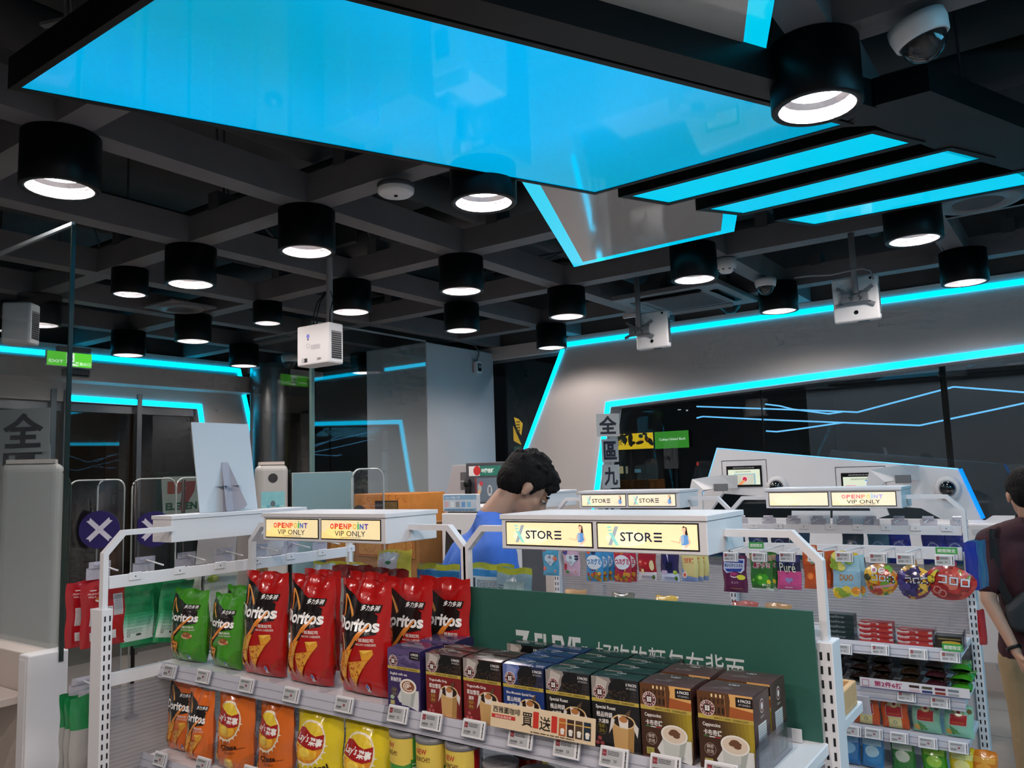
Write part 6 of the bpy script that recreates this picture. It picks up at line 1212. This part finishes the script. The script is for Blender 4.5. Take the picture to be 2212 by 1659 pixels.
# glowing tubes imitating thin blue lines reflected in the window glass
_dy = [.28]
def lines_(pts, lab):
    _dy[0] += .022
    o = MB().tube([tuple(at(x, y, Y=YB + _dy[0])) for x, y in pts], .0075, 6).build('reflected_line', GLOWTHIN, None, True, lab, 'light', 'thin blue reflection lines in the window')
lines_([(1505, 878), (1653, 883), (1820, 889), (1852, 890.5), (2060, 835.6), (2212, 847.5), (2300, 852)], 'upper long thin blue reflection line peaking near the right edge of the window')
lines_([(1505, 903), (1518, 899.7), (1653, 906.5), (1820, 913), (1987, 919), (2212, 871), (2300, 848)], 'lower long thin blue reflection line with its dip at the console end')
lines_([(1653, 873), (1685, 877), (1712, 884), (1790, 894), (1820, 889.6)], 'short upper thin blue reflection line crossing the long one')
lines_([(1655, 931), (1678, 932.6), (1730, 926), (1820, 913)], 'short lower thin blue reflection line below the long ones')

# ================================================================ SELF CHECKOUT CONSOLE
YC = 3.9
C_ = lambda *q: [(at(x, y, Y=YC).x, at(x, y, Y=YC).z) for x, y in q]
cs = thing('checkout_console', 'white slanted self checkout console with two screens behind the far gondola', 'counter', (-1, YC, 0))
top = C_((1549, 968), (2070, 1013), (2122, 1124), (2035, 1122), (1990, 1098), (1560, 1066)); L0 = C_((1549, 968), (1560, 1066), (1515, 1130), (1500, 1130))
for pl in (top[:2] + top[2:], L0): MB().prism([(a + 1, b) for a, b in pl], 0, .05, 'Y').build('panel', PAINT, cs)
rim = [(a + 1, b) for a, b in C_((1500, 1130), (1549, 968), (2070, 1013))]; MB().tube([(rim[0][0], .0, rim[0][1]), (rim[1][0], 0, rim[1][1]), (rim[2][0], 0, rim[2][1])], .004, 6).build('edge_light', GLOWTHIN, cs); ri = [(a + 1, b) for a, b in C_((2070, 1013), (2120, 1120))]; MB().tube([(ri[0][0] + .01, .0, ri[0][1]), (ri[1][0] + .01, 0, ri[1][1])], .012, 6).build('edge_light', mat('edge_blue', (0, 0, 0), .4, emit=(0, .25, 1), es=1.3), cs)
MB().box(-1.6, .68, .05, .5, 0, 1.30).build('cabinet', PAINT, cs)
for i, (x0, y0, x1, y1, s) in enumerate([(1572, 1005, 1645, 1052, 0), (1820, 1020, 1900, 1068, 1)]):
    (a0, b0), (a1, b1) = C_((x0, y1), (x1, y0)); t = thing('tablet_screen', ['left tablet screen of the console, showing a red button', 'right tablet screen of the console, showing a pink card'][i], 'screen', (a0, YC - .001, b0)); W_, H_ = a1 - a0, b1 - b0
    bevel(MB().box(0, W_, -.008, 0, 0, H_).build('bezel', BLACK, t), .002); a = Art(); a.rect(.012, .014, W_ - .012, H_ - .026, 'c9d2bc'); a.text('請掃描商品條碼', W_ * .2, H_ - .018, .008, 'a0a0a0', w=W_ * .6); a.lines(W_ * .25, W_ * .7, H_ - .045, H_ - .034, 2, '4a4e48', .4)
    if i == 0: a.rect(W_ * .22, .014, W_ * .82, H_ * .62, '6aa0b8'); a.rect(W_ * .25, .014, W_ * .79, H_ * .59, 'b5b8a8'); a.ell(W_ * .52, H_ * .36, .020, .020, 'e8c0c0', 18); a.ell(W_ * .52, H_ * .36, .016, .016, 'b02844', 18); a.poly([(W_ * .32, .014), (W_ * .44, .014), (W_ * .54, H_ * .34), (W_ * .44, H_ * .30)], 'd9905c')
    else: a.rect(W_ * .10, .014, W_ * .38, H_ * .42, 'c87a94'); a.rect(W_ * .62, .014, W_ * .88, H_ * .66, 'dfe6ea'); a.rect(W_ * .62, H_ * .60, W_ * .88, H_ * .66, '5a9ac4'); a.lines(W_ * .64, W_ * .86, .018, H_ * .56, 4, '5a646c', .3)
    a.flat(M.Translation((0, -.0085, 0))).build('display', EMITC, t)
    f = MB()
    for (u0, v0, u1, v1) in ((-.035, -.04, -.032, H_ + .04), (W_ + .032, -.04, W_ + .035, H_ + .04), (-.035, H_ + .037, W_ + .035, H_ + .04)): f.box(u0, u1, -.001, 0, v0, v1)
    f.build('recess_line', BLACK, t)
for i, (x, y) in enumerate(((1680, 1052), (2048, 1055))):
    p = at(x, y, Y=YC); t = thing('round_scanner', ['dark round scanner eye between the two tablet screens', 'dark round scanner eye in a white collar at the console right end'][i], 'scanner', (p.x, YC - .002, p.z)); m = M.Rotation(pi / 2, 4, 'X')
    MB(m).lathe([(.075, 0), (.07, .02), (.052, .03), (.046, .028)], 32).build('collar', PLASTW, t, True); MB(m).ball((0, 0, .034), .045, .045, .032, 24, 12).build('eye', LENS, t, True)
for i, (x, y) in enumerate(((1535, 1062), (1930, 1045))):
    p = at(x, y, Y=YC - .25); t = thing('scanner_arm', ['curved white scanner arm at the left end of the console', 'curved white scanner arm between the right screen and the round eye'][i], 'scanner', p)
    MB().tube([(.10, .238, .06), (.02, .12, .065), (-.09, .0, .045), (-.105, 0, .0), (-.105, 0, -.12), (-.08, 0, -.2)], .04, 4, None, (.045, .012, (0, 1, 0))).build('arm', PLASTW, t); MB().box(.0, .08, .06, .12, .0, .05).build('scan_window', PLASTG, t)
ct = thing('side_counter', 'white side counter on thin legs beside the man in the maroon shirt', 'counter', (.02, 3.4, 0))
bevel(MB().box(-.11, 1.2, .3, .9, .50, 1.33).build('cabinet', PAINT, ct), .01); bevel(MB().box(-.36, .10, .0, .3, .60, 1.34).build('column', PAINT, ct), .01)
for x in (-.02, .22): MB().box(x, x + .05, .12, .17, 0, .62).build('leg', PAINT, ct)
MB().box(.10, .20, .28, .295, 1.22, 1.32).build('slot_panel', BLACK, ct)

# ================================================================ MACHINES AT THE BACK LEFT
at_ = thing('bank_machine', 'tall grey cash machine with a green and red header behind the man in blue', 'cash machine', (-3.22, 2.9, 0)); YM = 2.9
a0 = at(1010, 1180, Y=YM); b0 = at(1086, 997, Y=YM); x0, x1, zt = a0.x + 3.22, b0.x + 3.22, b0.z
xl = at(963, 1060, Y=YM + .35).x + 3.22
bevel(MB().box(x0, x1, 0, .5, 0, zt).build('body', mat('machine_dark', hx('4a4c52'), .4), at_), .006); bevel(MB().prism([(x0 - .27, zt - .25), (x0 - .19, zt - .01), (x0 - .005, zt - .01), (x0 - .005, zt - .42), (x0 - .27, zt - .42)], .08, .5, 'Y').build('side_cover', mat('machine_grey', hx('a5a4a8'), .45), at_), .004); MB().box(x0 - .27, x0 - .005, .1, .5, 0, zt - .42).build('lower_cover', mat('machine_grey'), at_)
a = Art(); a.rect(x0 + .03, zt - .095, x1 - .015, zt - .025, 'c9c6c4'); a.rect(x0 + .13, zt - .095, x1 - .015, zt - .025, '2a6a5c'); a.ell(x0 + .105, zt - .058, .033, .034, 'b02c2c', 22); a.text('中國信託', x0 + .145, zt - .075, .032, 'd0dcd6', w=.115, bold=.03); a.rect(x0 + .085, zt - .28, x1 - .02, zt - .11, '5a6672'); a.rect(x0 + .085, zt - .28, x0 + .10, zt - .11, '7a3c40')
a.ell(x0 + .125, zt - .18, .018, .034, '9aa09c', 14); a.ell(x0 + .14, zt - .15, .018, .018, 'a8404a', 12); a.ell(x0 + .12, zt - .21, .014, .016, 'c9a070', 12); a.ell(x0 + .215, zt - .20, .022, .040, 'a0a6aa', 16); a.rect(x0 + .205, zt - .22, x0 + .225, zt - .175, '5a6066'); a.rect(x0 + .075, zt - .33, x1 - .02, zt - .30, '3a3034'); a.flat(M.Translation((0, -.001, 0))).build('header_print', mat('machine_lit', None, .4, emit='col', es=.25), at_)
a = Art(); [a.rect(x0 - .115 + .0075 * i, zt - .125 - .07 * j, x0 - .111 + .0075 * i, zt - .065 - .07 * j, '2c2c30') for i in range(11) for j in range(2)]; a.flat(M.Translation((0, .078, 0))).build('vent_slots', MATTE, at_)
MB().tube([(x0 + .045, -.03, zt - .12), (x0 + .052, -.045, zt - .2), (x0 + .05, -.04, zt - .3), (x0 + .04, -.02, zt - .36)], .022, 12).ball((x0 + .047, -.04, zt - .15), .030, .03, .035).ball((x0 + .045, -.03, zt - .31), .026, .028, .04).build('handset', BLACK, at_, True); MB().box(x0 + .02, x1, -.10, 0, zt - .42, zt - .38).build('ledge', mat('machine_grey'), at_)
YK = 2.35; a0 = at(958, 1105, Y=YK); b0 = at(1030, 1067, Y=YK)
kk = thing('service_kiosk', 'white service kiosk with a blue instruction header left of the man in blue', 'kiosk', (a0.x, YK, 0)); W_ = b0.x - a0.x; zb, zt = a0.z, b0.z
bevel(MB().box(-.005, W_ + .005, 0, .03, zb, zt).build('header_board', PLASTW, kk), .005); bevel(MB().box(.005, W_ + .02, .03, .45, 0, zb + .03).build('body', PLASTW, kk), .008)
bevel(MB().box(.0, W_ + .02, -.02, .03, zb - .42, zb - .01).build('front_frame', PLASTW, kk), .006); MB(M.Translation((.02, -.022, zb - .33)) @ M.Rotation(R(4), 4, 'Y')).box(0, .125, 0, .002, 0, .225).build('screen', LENS, kk)
a = Art(); a.rect(.004, zb + .004, W_ - .004, zt - .004, '7ea6c4'); a.rect(.004, zb + .02, W_ - .004, zt - .035, 'b9c6d2'); [a.rect(.014 + .046 * i, zb + .028, .046 + .046 * i, zt - .048, c) for i, c in enumerate(('c9a8b0', 'd0dae0', '8a96a0', '6a9acc', '7ab0d0')) if .05 + .046 * i < W_]; a.text('ibon 功能介紹', .02, zt - .028, .014, 'e6ecf0', w=.12); a.lines(.015, W_ - .02, zb + .007, zb + .015, 1, '3a5a7c', .8); a.flat(M.Translation((0, -.0005, 0))).build('header_print', MATTE, kk); a = Art(); a.text('收費', .05, zb - .395, .02, '3c3c40', w=.045); a.rect(.04, zb - .415, .10, zb - .402, '1c1c1e'); a.flat(M.Translation((0, -.0205, 0))).build('slot_print', MATTE, kk)
YO = 3.1; a0 = at(766, 1240, Y=YO); b0 = at(882, 1066, Y=YO); oc_ = thing('orange_cabinet', 'orange vending cabinet with carved patterns and a dark window behind the header box', 'cabinet', (a0.x, YO, 0)); W_ = b0.x - a0.x; zt = b0.z
bevel(MB().box(0, W_, 0, .45, 0, zt).build('body', mat('orange_print', hx('c9843a'), .5, vary=.1, vscale=9), oc_), .006); a = Art(); x_ = W_ * .40; a.rect(x_, zt - .20, x_ + .26, zt - .055, '2a2022'); a.rect(x_ + .10, zt - .19, x_ + .25, zt - .065, '6c5a34'); rd = random.Random(2)
for i in range(26):
    x, y = rd.choice([W_ * rd.uniform(.16, .38), W_ * rd.uniform(.84, .98), W_ * rd.uniform(.2, .95)]), zt - rd.uniform(.01, .26)
    if x_ - .01 < x < x_ + .27 and zt - .21 < y < zt - .05: y = zt - .03
    a.ring(x, y, .014, .019, 'a04a22', 10, rd.random() * 3, rd.random() * 3 + 3.5)
a.ell(W_ * .10, zt - .26, .12, .17, '14100e', 24); a.flat(M.Translation((0, -.001, 0))).build('carved_print', MATTE, oc_)
dc = thing('wooden_cabinet', 'brown carved wooden cabinet below the vending cabinet', 'cabinet', (a0.x + W_ * .45, YO - .55, 0)); MB().box(0, .95, 0, .4, 0, 1.36).build('body', mat('brown_wood', hx('8a6238'), .5, vary=.12, vscale=6), dc)
for i in range(3): bevel(MB().box(.04 + i * .30, .31 + i * .30, -.008, 0, 1.12, 1.30).build('door_panel', mat('carved_gold', hx('a8783c'), .5, bump=.4, bscale=40), dc), .004); q = Art(); q.ring(.175 + i * .3, 1.21, .055, .06, '8a5a28', 24); [q.rect(.05 + i * .30, z_, .30 + i * .30, z_ + .006, '7a2c20') for z_ in (1.13, 1.284)]; [q.rect(x, 1.13, x + .006, 1.29, '7a2c20') for x in (.05 + i * .3, .295 + i * .3)]; q.flat(M.Translation((0, -.0085, 0))).build('inlay', MATTE, dc)
# ================================================================ PEOPLE
def cap(mb, a, b, r0, r1, sx=1):
    a, b = V(a), V(b); d = (b - a); L_ = d.length; q = d.to_track_quat('Z', 'Y').to_matrix().to_4x4(); old = mb.m; mb.m = old @ M.Translation(a) @ q
    prof = [(max(1e-4, r0 * sin(t)), -r0 * cos(t)) for t in (pi / 2 * i / 5 for i in range(6))] + [(max(1e-4, r1 * cos(t)), L_ + r1 * sin(t)) for t in (pi / 2 * i / 5 for i in range(6))]
    mb.lathe(prof, 14); mb.m = old
def chain(mb, pts, rs):
    for i in range(len(pts) - 1): cap(mb, pts[i], pts[i + 1], rs[i], rs[i + 1])
def fuse(mb, name, mt, parent, vox=.0065, smooth=3, noise_=0, **k):
    o = mb.build('tmp', mt); m = o.modifiers.new('r', 'REMESH'); m.mode = 'VOXEL'; m.voxel_size = vox; m.use_smooth_shade = True
    if smooth: s = o.modifiers.new('s', 'SMOOTH'); s.iterations = smooth; s.factor = .5
    if noise_:
        tx = bpy.data.textures.new('n', 'CLOUDS'); tx.noise_scale = k.pop('ns', .02); d = o.modifiers.new('d', 'DISPLACE'); d.texture = tx; d.strength = noise_; d.mid_level = .5
    dg = bpy.context.evaluated_depsgraph_get(); me = bpy.data.meshes.new_from_object(o.evaluated_get(dg)); bpy.data.objects.remove(o); me.name = name
    me.materials.clear(); me.materials.append(mt); k.pop('ns', 0); return link(me, name, parent)
SKIN = mat('skin', hx('a9826c'), .5, vary=.05, vscale=18, bump=.05, bscale=120); HAIR = mat('dark_hair', hx('0d0a09'), .7, spec=.2, bump=.6, bscale=130, stretch=(1, 1, .35))
def fold(name, c): return mat(name, hx(c), .8, bump=.5, bscale=9, vary=.08, vscale=5)
def head_m(H, F, pitch):
    F = V(F).normalized(); L_ = V((0, 0, 1)).cross(F); return M.Translation(H) @ M(((F.x, L_.x, 0, 0), (F.y, L_.y, 0, 0), (0, 0, 1, 0), (0, 0, 0, 1))) @ M.Rotation(pitch, 4, 'Y')
def head(mb, hm):
    o = mb.m; mb.m = hm
    mb.ball((-.012, 0, .028), .094, .074, .088, 24, 16).ball((.035, 0, -.045), .056, .052, .068, 20, 14).ball((.062, 0, -.090), .026, .028, .022).ball((.086, 0, .008), .014, .034, .012)
    cap(mb, (.088, 0, .006), (.106, 0, -.030), .009, .013); mb.ball((.098, .012, -.034), .009, .008, .007).ball((.098, -.012, -.034), .009, .008, .007).ball((.084, 0, -.058), .014, .024, .007).ball((.082, 0, -.069), .013, .021, .007)
    for s in (-1, 1): mb.ball((-.006, s * .077, -.012), .018, .009, .032).ball((-.002, s * .080, -.004), .016, .007, .018).ball((.050, s * .040, -.030), .022, .016, .020)
    mb.m = o
def face_parts(par, hm, brow='17120f'):
    for s in (-1, 1):
        MB(hm).ball((.080, s * .031, -.006), .009, .013, .006, 14, 8).build('eye', mat('eye_white', hx('a89c96'), .3), par, True); MB(hm).ball((.088, s * .031, -.007), .004, .006, .006, 12, 8).build('iris', BLACK, par, True)
        MB(hm).tube([(.088, s * .015, .013), (.090, s * .032, .018), (.078, s * .050, .012)], .004, 6).build('eyebrow', HAIR, par, True)
    MB(hm).tube([(.090, -.020, -.063), (.096, 0, -.062), (.090, .020, -.063)], .003, 6).build('mouth', mat('lips', hx('8a5048'), .5), par, True)
def hand(mb, W_, D, side, N, k=1.0):
    """palm at wrist W_, pointing along D, palm normal N; side gives the thumb direction"""
    D = V(D).normalized(); N = V(N).normalized(); S_ = D.cross(N).normalized() * side; W_ = V(W_)
    for j in (-1.4, -.5, .5, 1.4): cap(mb, W_, W_ + D * .075 * k + S_ * j * .019 * k, .017 * k, .013 * k)
    for j, (ln, o) in enumerate(((.070, 1.5), (.080, .5), (.074, -.5), (.058, -1.5))):
        a = W_ + D * .080 * k + S_ * o * .020 * k; b = a + (D * .8 + N * .35).normalized() * ln * .45 * k; c = b + (D * .35 + N * .8).normalized() * ln * .32 * k; e = c + (N * .9 - D * .15).normalized() * ln * .25 * k
        chain(mb, [a, b, c, e], [.0095 * k, .0088 * k, .008 * k, .0068 * k])
    a = W_ + D * .02 * k + S_ * .022 * k; b = a + (D * .55 + S_ * .75).normalized() * .040 * k; c = b + (D * .85 + S_ * .1 + N * .4).normalized() * .034 * k; chain(mb, [a, b, c], [.014 * k, .0105 * k, .0082 * k])
def person(name, lab, H, F, pitch, pts, cloth, trou, bald=False, sleeve=.45, collar=False, hair='curly', vox=.0068):
    """pts: neck, chest, waist, pelvis, shoulder/elbow/wrist L and R, hip/knee/ankle L and R in world space"""
    P = {k: V(v) for k, v in pts.items()}
    t = thing(name, lab, 'person', (P['pel'].x, P['pel'].y, 0)); t_inv = M.Translation((-P['pel'].x, -P['pel'].y, 0)); hm = t_inv @ head_m(H, F, pitch)
    Fv = V(F).normalized(); Lv = V((0, 0, 1)).cross(Fv)
    def torso(mb, e):
        for k_, r, w_ in (('chest', .095, .085), ('waist', .085, .062), ('pel', .092, .080)):
            for s in (-1, 1): mb.ball(tuple(P[k_] + Lv * s * w_), r + e, r + e, .12 + e, 18, 12)
        for s in (-1, 1):
            chain(mb, [P['chest'] + Lv * s * .07, P['waist'] + Lv * s * .055, P['pel'] + Lv * s * .07], [.105 + e, .092 + e, .10 + e]); q = 'L' if s > 0 else 'R'; chain(mb, [P['neck'], P['sh' + q], ], [.055 + e, .058 + e]); chain(mb, [P['chest'] + Lv * s * .05 + V((0, 0, .03)), P['sh' + q]], [.09 + e, .058 + e])
    def arm(mb, q, e, frm=0, to=1):
        A, B, C2 = P['sh' + q], P['el' + q], P['wr' + q]; chain(mb, [A, B], [.050 + e, .040 + e]) if to <= 1 and frm == 0 else None
        if to > 1: chain(mb, [A, B, C2], [.050 + e, .040 + e, .026 + e])
    body = MB(t_inv); hb_ = MB(); body.m = t_inv
    head(body, hm); nb0 = hm @ V((-.03, 0, -.06)); body.m = M(); chain(body, [nb0, t_inv @ (P['neck'] + V((0, 0, .03))), t_inv @ P['neck']], [.052, .050, .060]); body.m = t_inv
    torso(body, -.012)
    for q in 'LR':
        arm(body, q, -.004, to=2); D = P['wr' + q] - P['el' + q]; hand(body, P['wr' + q], D.normalized(), 1 if q == 'L' else -1, (Lv * (-1 if q == 'L' else 1)), .95)
        chain(body, [P['hip' + q], P['kn' + q], P['an' + q]], [.078, .052, .036])
        cap(body, P['an' + q] + V((0, 0, -.03)), P['an' + q] + Fv * .12 + V((0, 0, -.05)), .035, .028)
    bo = fuse(body, 'body', SKIN, t, vox, 2)
    sh = MB(t_inv); torso(sh, .012)
    for q in 'LR': A, B = P['sh' + q], P['el' + q]; chain(sh, [A, A.lerp(B, sleeve * 2)], [.066, .062])
    so = fuse(sh, 'shirt', cloth, t, .010, 3, .010, ns=.10)
    tr = MB(t_inv)
    for q in 'LR': chain(tr, [P['pel'] + Lv * (.07 if q == 'L' else -.07), P['hip' + q], P['kn' + q], P['an' + q]], [.105, .10, .075, .062])
    fuse(tr, 'trousers', trou, t, .012, 3, .008, ns=.09)
    for q in 'LR': s2 = MB(t_inv); cap(s2, P['an' + q] + V((0, 0, -.045)) - Fv * .03, P['an' + q] + Fv * .15 + V((0, 0, -.05)), .045, .040); fuse(s2, 'shoe', BLACK, t, .008, 2)
    h = MB(hm)
    h.ball((-.024, 0, .044), .100, .083, .090, 24, 16).ball((-.050, 0, .005), .072, .079, .082, 20, 14)
    for s in (-1, 1): h.ball((.0, s * .066, .035), .045, .020, .042).ball((.016, s * .068, .008), .012, .012, .030)
    h.ball((.038, 0, .088), .050, .062, .034)
    rd = random.Random(3)
    if hair == 'curly':
        for i in range(46): an = rd.uniform(-1.2, 1.2); h.ball((.070 + rd.uniform(-.03, .022), sin(an) * .058, .070 + rd.uniform(-.035, .028)), .014, .013, .013, 8, 6)
        for i in range(70): a_, b_ = rd.uniform(0, 2 * pi), rd.uniform(.1, 1.35); h.ball((-.022 + .098 * cos(a_) * sin(b_), .082 * sin(a_) * sin(b_), .046 + .090 * cos(b_)), .013, .013, .010, 8, 6)
    fuse(h, 'hair', HAIR, t, .0055, 1, .006, ns=.012)
    face_parts(t, hm)
    cl = MB(t_inv); n0 = P['neck'] + V((0, 0, .022 if collar else .008)); ax = (t_inv.inverted() @ nb0 - P['neck']).normalized() if True else V((0, 0, 1))
    q_ = ax.to_track_quat('Z', 'Y').to_matrix().to_4x4(); cl.m = t_inv @ M.Translation(P['neck'] + ax * .01) @ q_
    cl.lathe([(.070, -.012), (.068, .010), (.062, .012 + (.030 if collar else 0)), (.059, .010 + (.028 if collar else 0)), (.060, -.012)], 28, close=False).build('collar', cloth, t, True)
    return t, t_inv, P, Lv, Fv
# man in a blue T-shirt bending over the aisle
H = at(1136, 1052, Y=.86); F = V((.68, .73, 0)).normalized(); L_ = V((0, 0, 1)).cross(F); U = V((0, 0, 1)); o = H
pts = dict(neck=o - F * .135 - U * .135, chest=o - F * .20 - U * .30, waist=o - F * .30 - U * .50, pel=o - F * .34 - U * .72,
    shL=o - F * .15 - U * .235 + L_ * .185, shR=o - F * .15 - U * .235 - L_ * .185, elL=o - F * .10 - U * .50 + L_ * .22, elR=o - F * .10 - U * .50 - L_ * .20, wrL=o + F * .14 - U * .50 + L_ * .10, wrR=o + F * .14 - U * .52 - L_ * .10)
for q, s in (('L', 1), ('R', -1)): pts['hip' + q] = pts['pel'] + L_ * s * .09 - U * .05; pts['kn' + q] = V((*(pts['pel'] + L_ * s * .10 + F * .05).xy, .50)); pts['an' + q] = V((*(pts['pel'] + L_ * s * .11).xy, .09))
person('person', 'person with dark curly hair and a blue shirt bending over the aisle', H, F, R(40), pts, fold('blue_cotton', '3566c0'), fold('dark_trousers', '25272c'))
# man in a maroon polo shirt seen from behind
H = at(2216, 1068, Y=3.0); F = V((-.30, .95, 0)).normalized(); L_ = V((0, 0, 1)).cross(F); o = H
pts = dict(neck=o - F * .03 - U * .155, chest=o - F * .02 - U * .32, waist=o - F * .01 - U * .52, pel=o - U * .74,
    shL=o - F * .02 - U * .225 + L_ * .175, shR=o - F * .02 - U * .225 - L_ * .175, elL=o - F * .09 - U * .49 + L_ * .222, elR=o - F * .03 - U * .50 - L_ * .22, wrL=o - F * .20 - U * .715 + L_ * .15, wrR=o + F * .16 - U * .66 - L_ * .16)
for q, s in (('L', 1), ('R', -1)): pts['hip' + q] = pts['pel'] + L_ * s * .09 - U * .05; pts['kn' + q] = V((*(pts['pel'] + L_ * s * .09).xy, .48)); pts['an' + q] = V((*(pts['pel'] + L_ * s * .09 - F * .02).xy, .09))
pr_, ti, P, Lv, Fv = person('person', 'person in a maroon polo shirt seen from behind at the right edge', H, F, R(6), pts, fold('maroon_cotton', '330f18'), fold('khaki_cotton', '8a7658'), collar=True, hair='short', sleeve=.36)
w_ = P['elL'].lerp(P['wrL'], .90); d_ = (P['wrL'] - P['elL']).normalized(); q_ = d_.to_track_quat('Z', 'Y').to_matrix().to_4x4()
MB(ti @ M.Translation(w_) @ q_).lathe([(.030, -.008), (.033, -.007), (.033, .007), (.030, .008)], 24).build('watch_band', BLACK, pr_, True)
bg = thing('waist_bag', 'dark grey bag worn at the waist of the person in maroon', 'bag', P['waist'] + Lv * .02 - Fv * .12); MB(M.Rotation(R(18), 4, 'Z')).prism([(-.14, -.10), (.12, -.15), (.16, .02), (.10, .10), (-.06, .08), (-.15, .0)], -.05, .04, 'Y').build('pouch', fold('grey_nylon', '26282b'), bg); bevel(bg.children[0], .03, 4)
MB(M.Rotation(R(18), 4, 'Z')).tube([(-.12, .0, .02), (-.17, .02, .15), (-.15, .05, .36)], .012, 4, None, (.018, .003, (0, 1, 0))).build('strap', BLACK, bg)
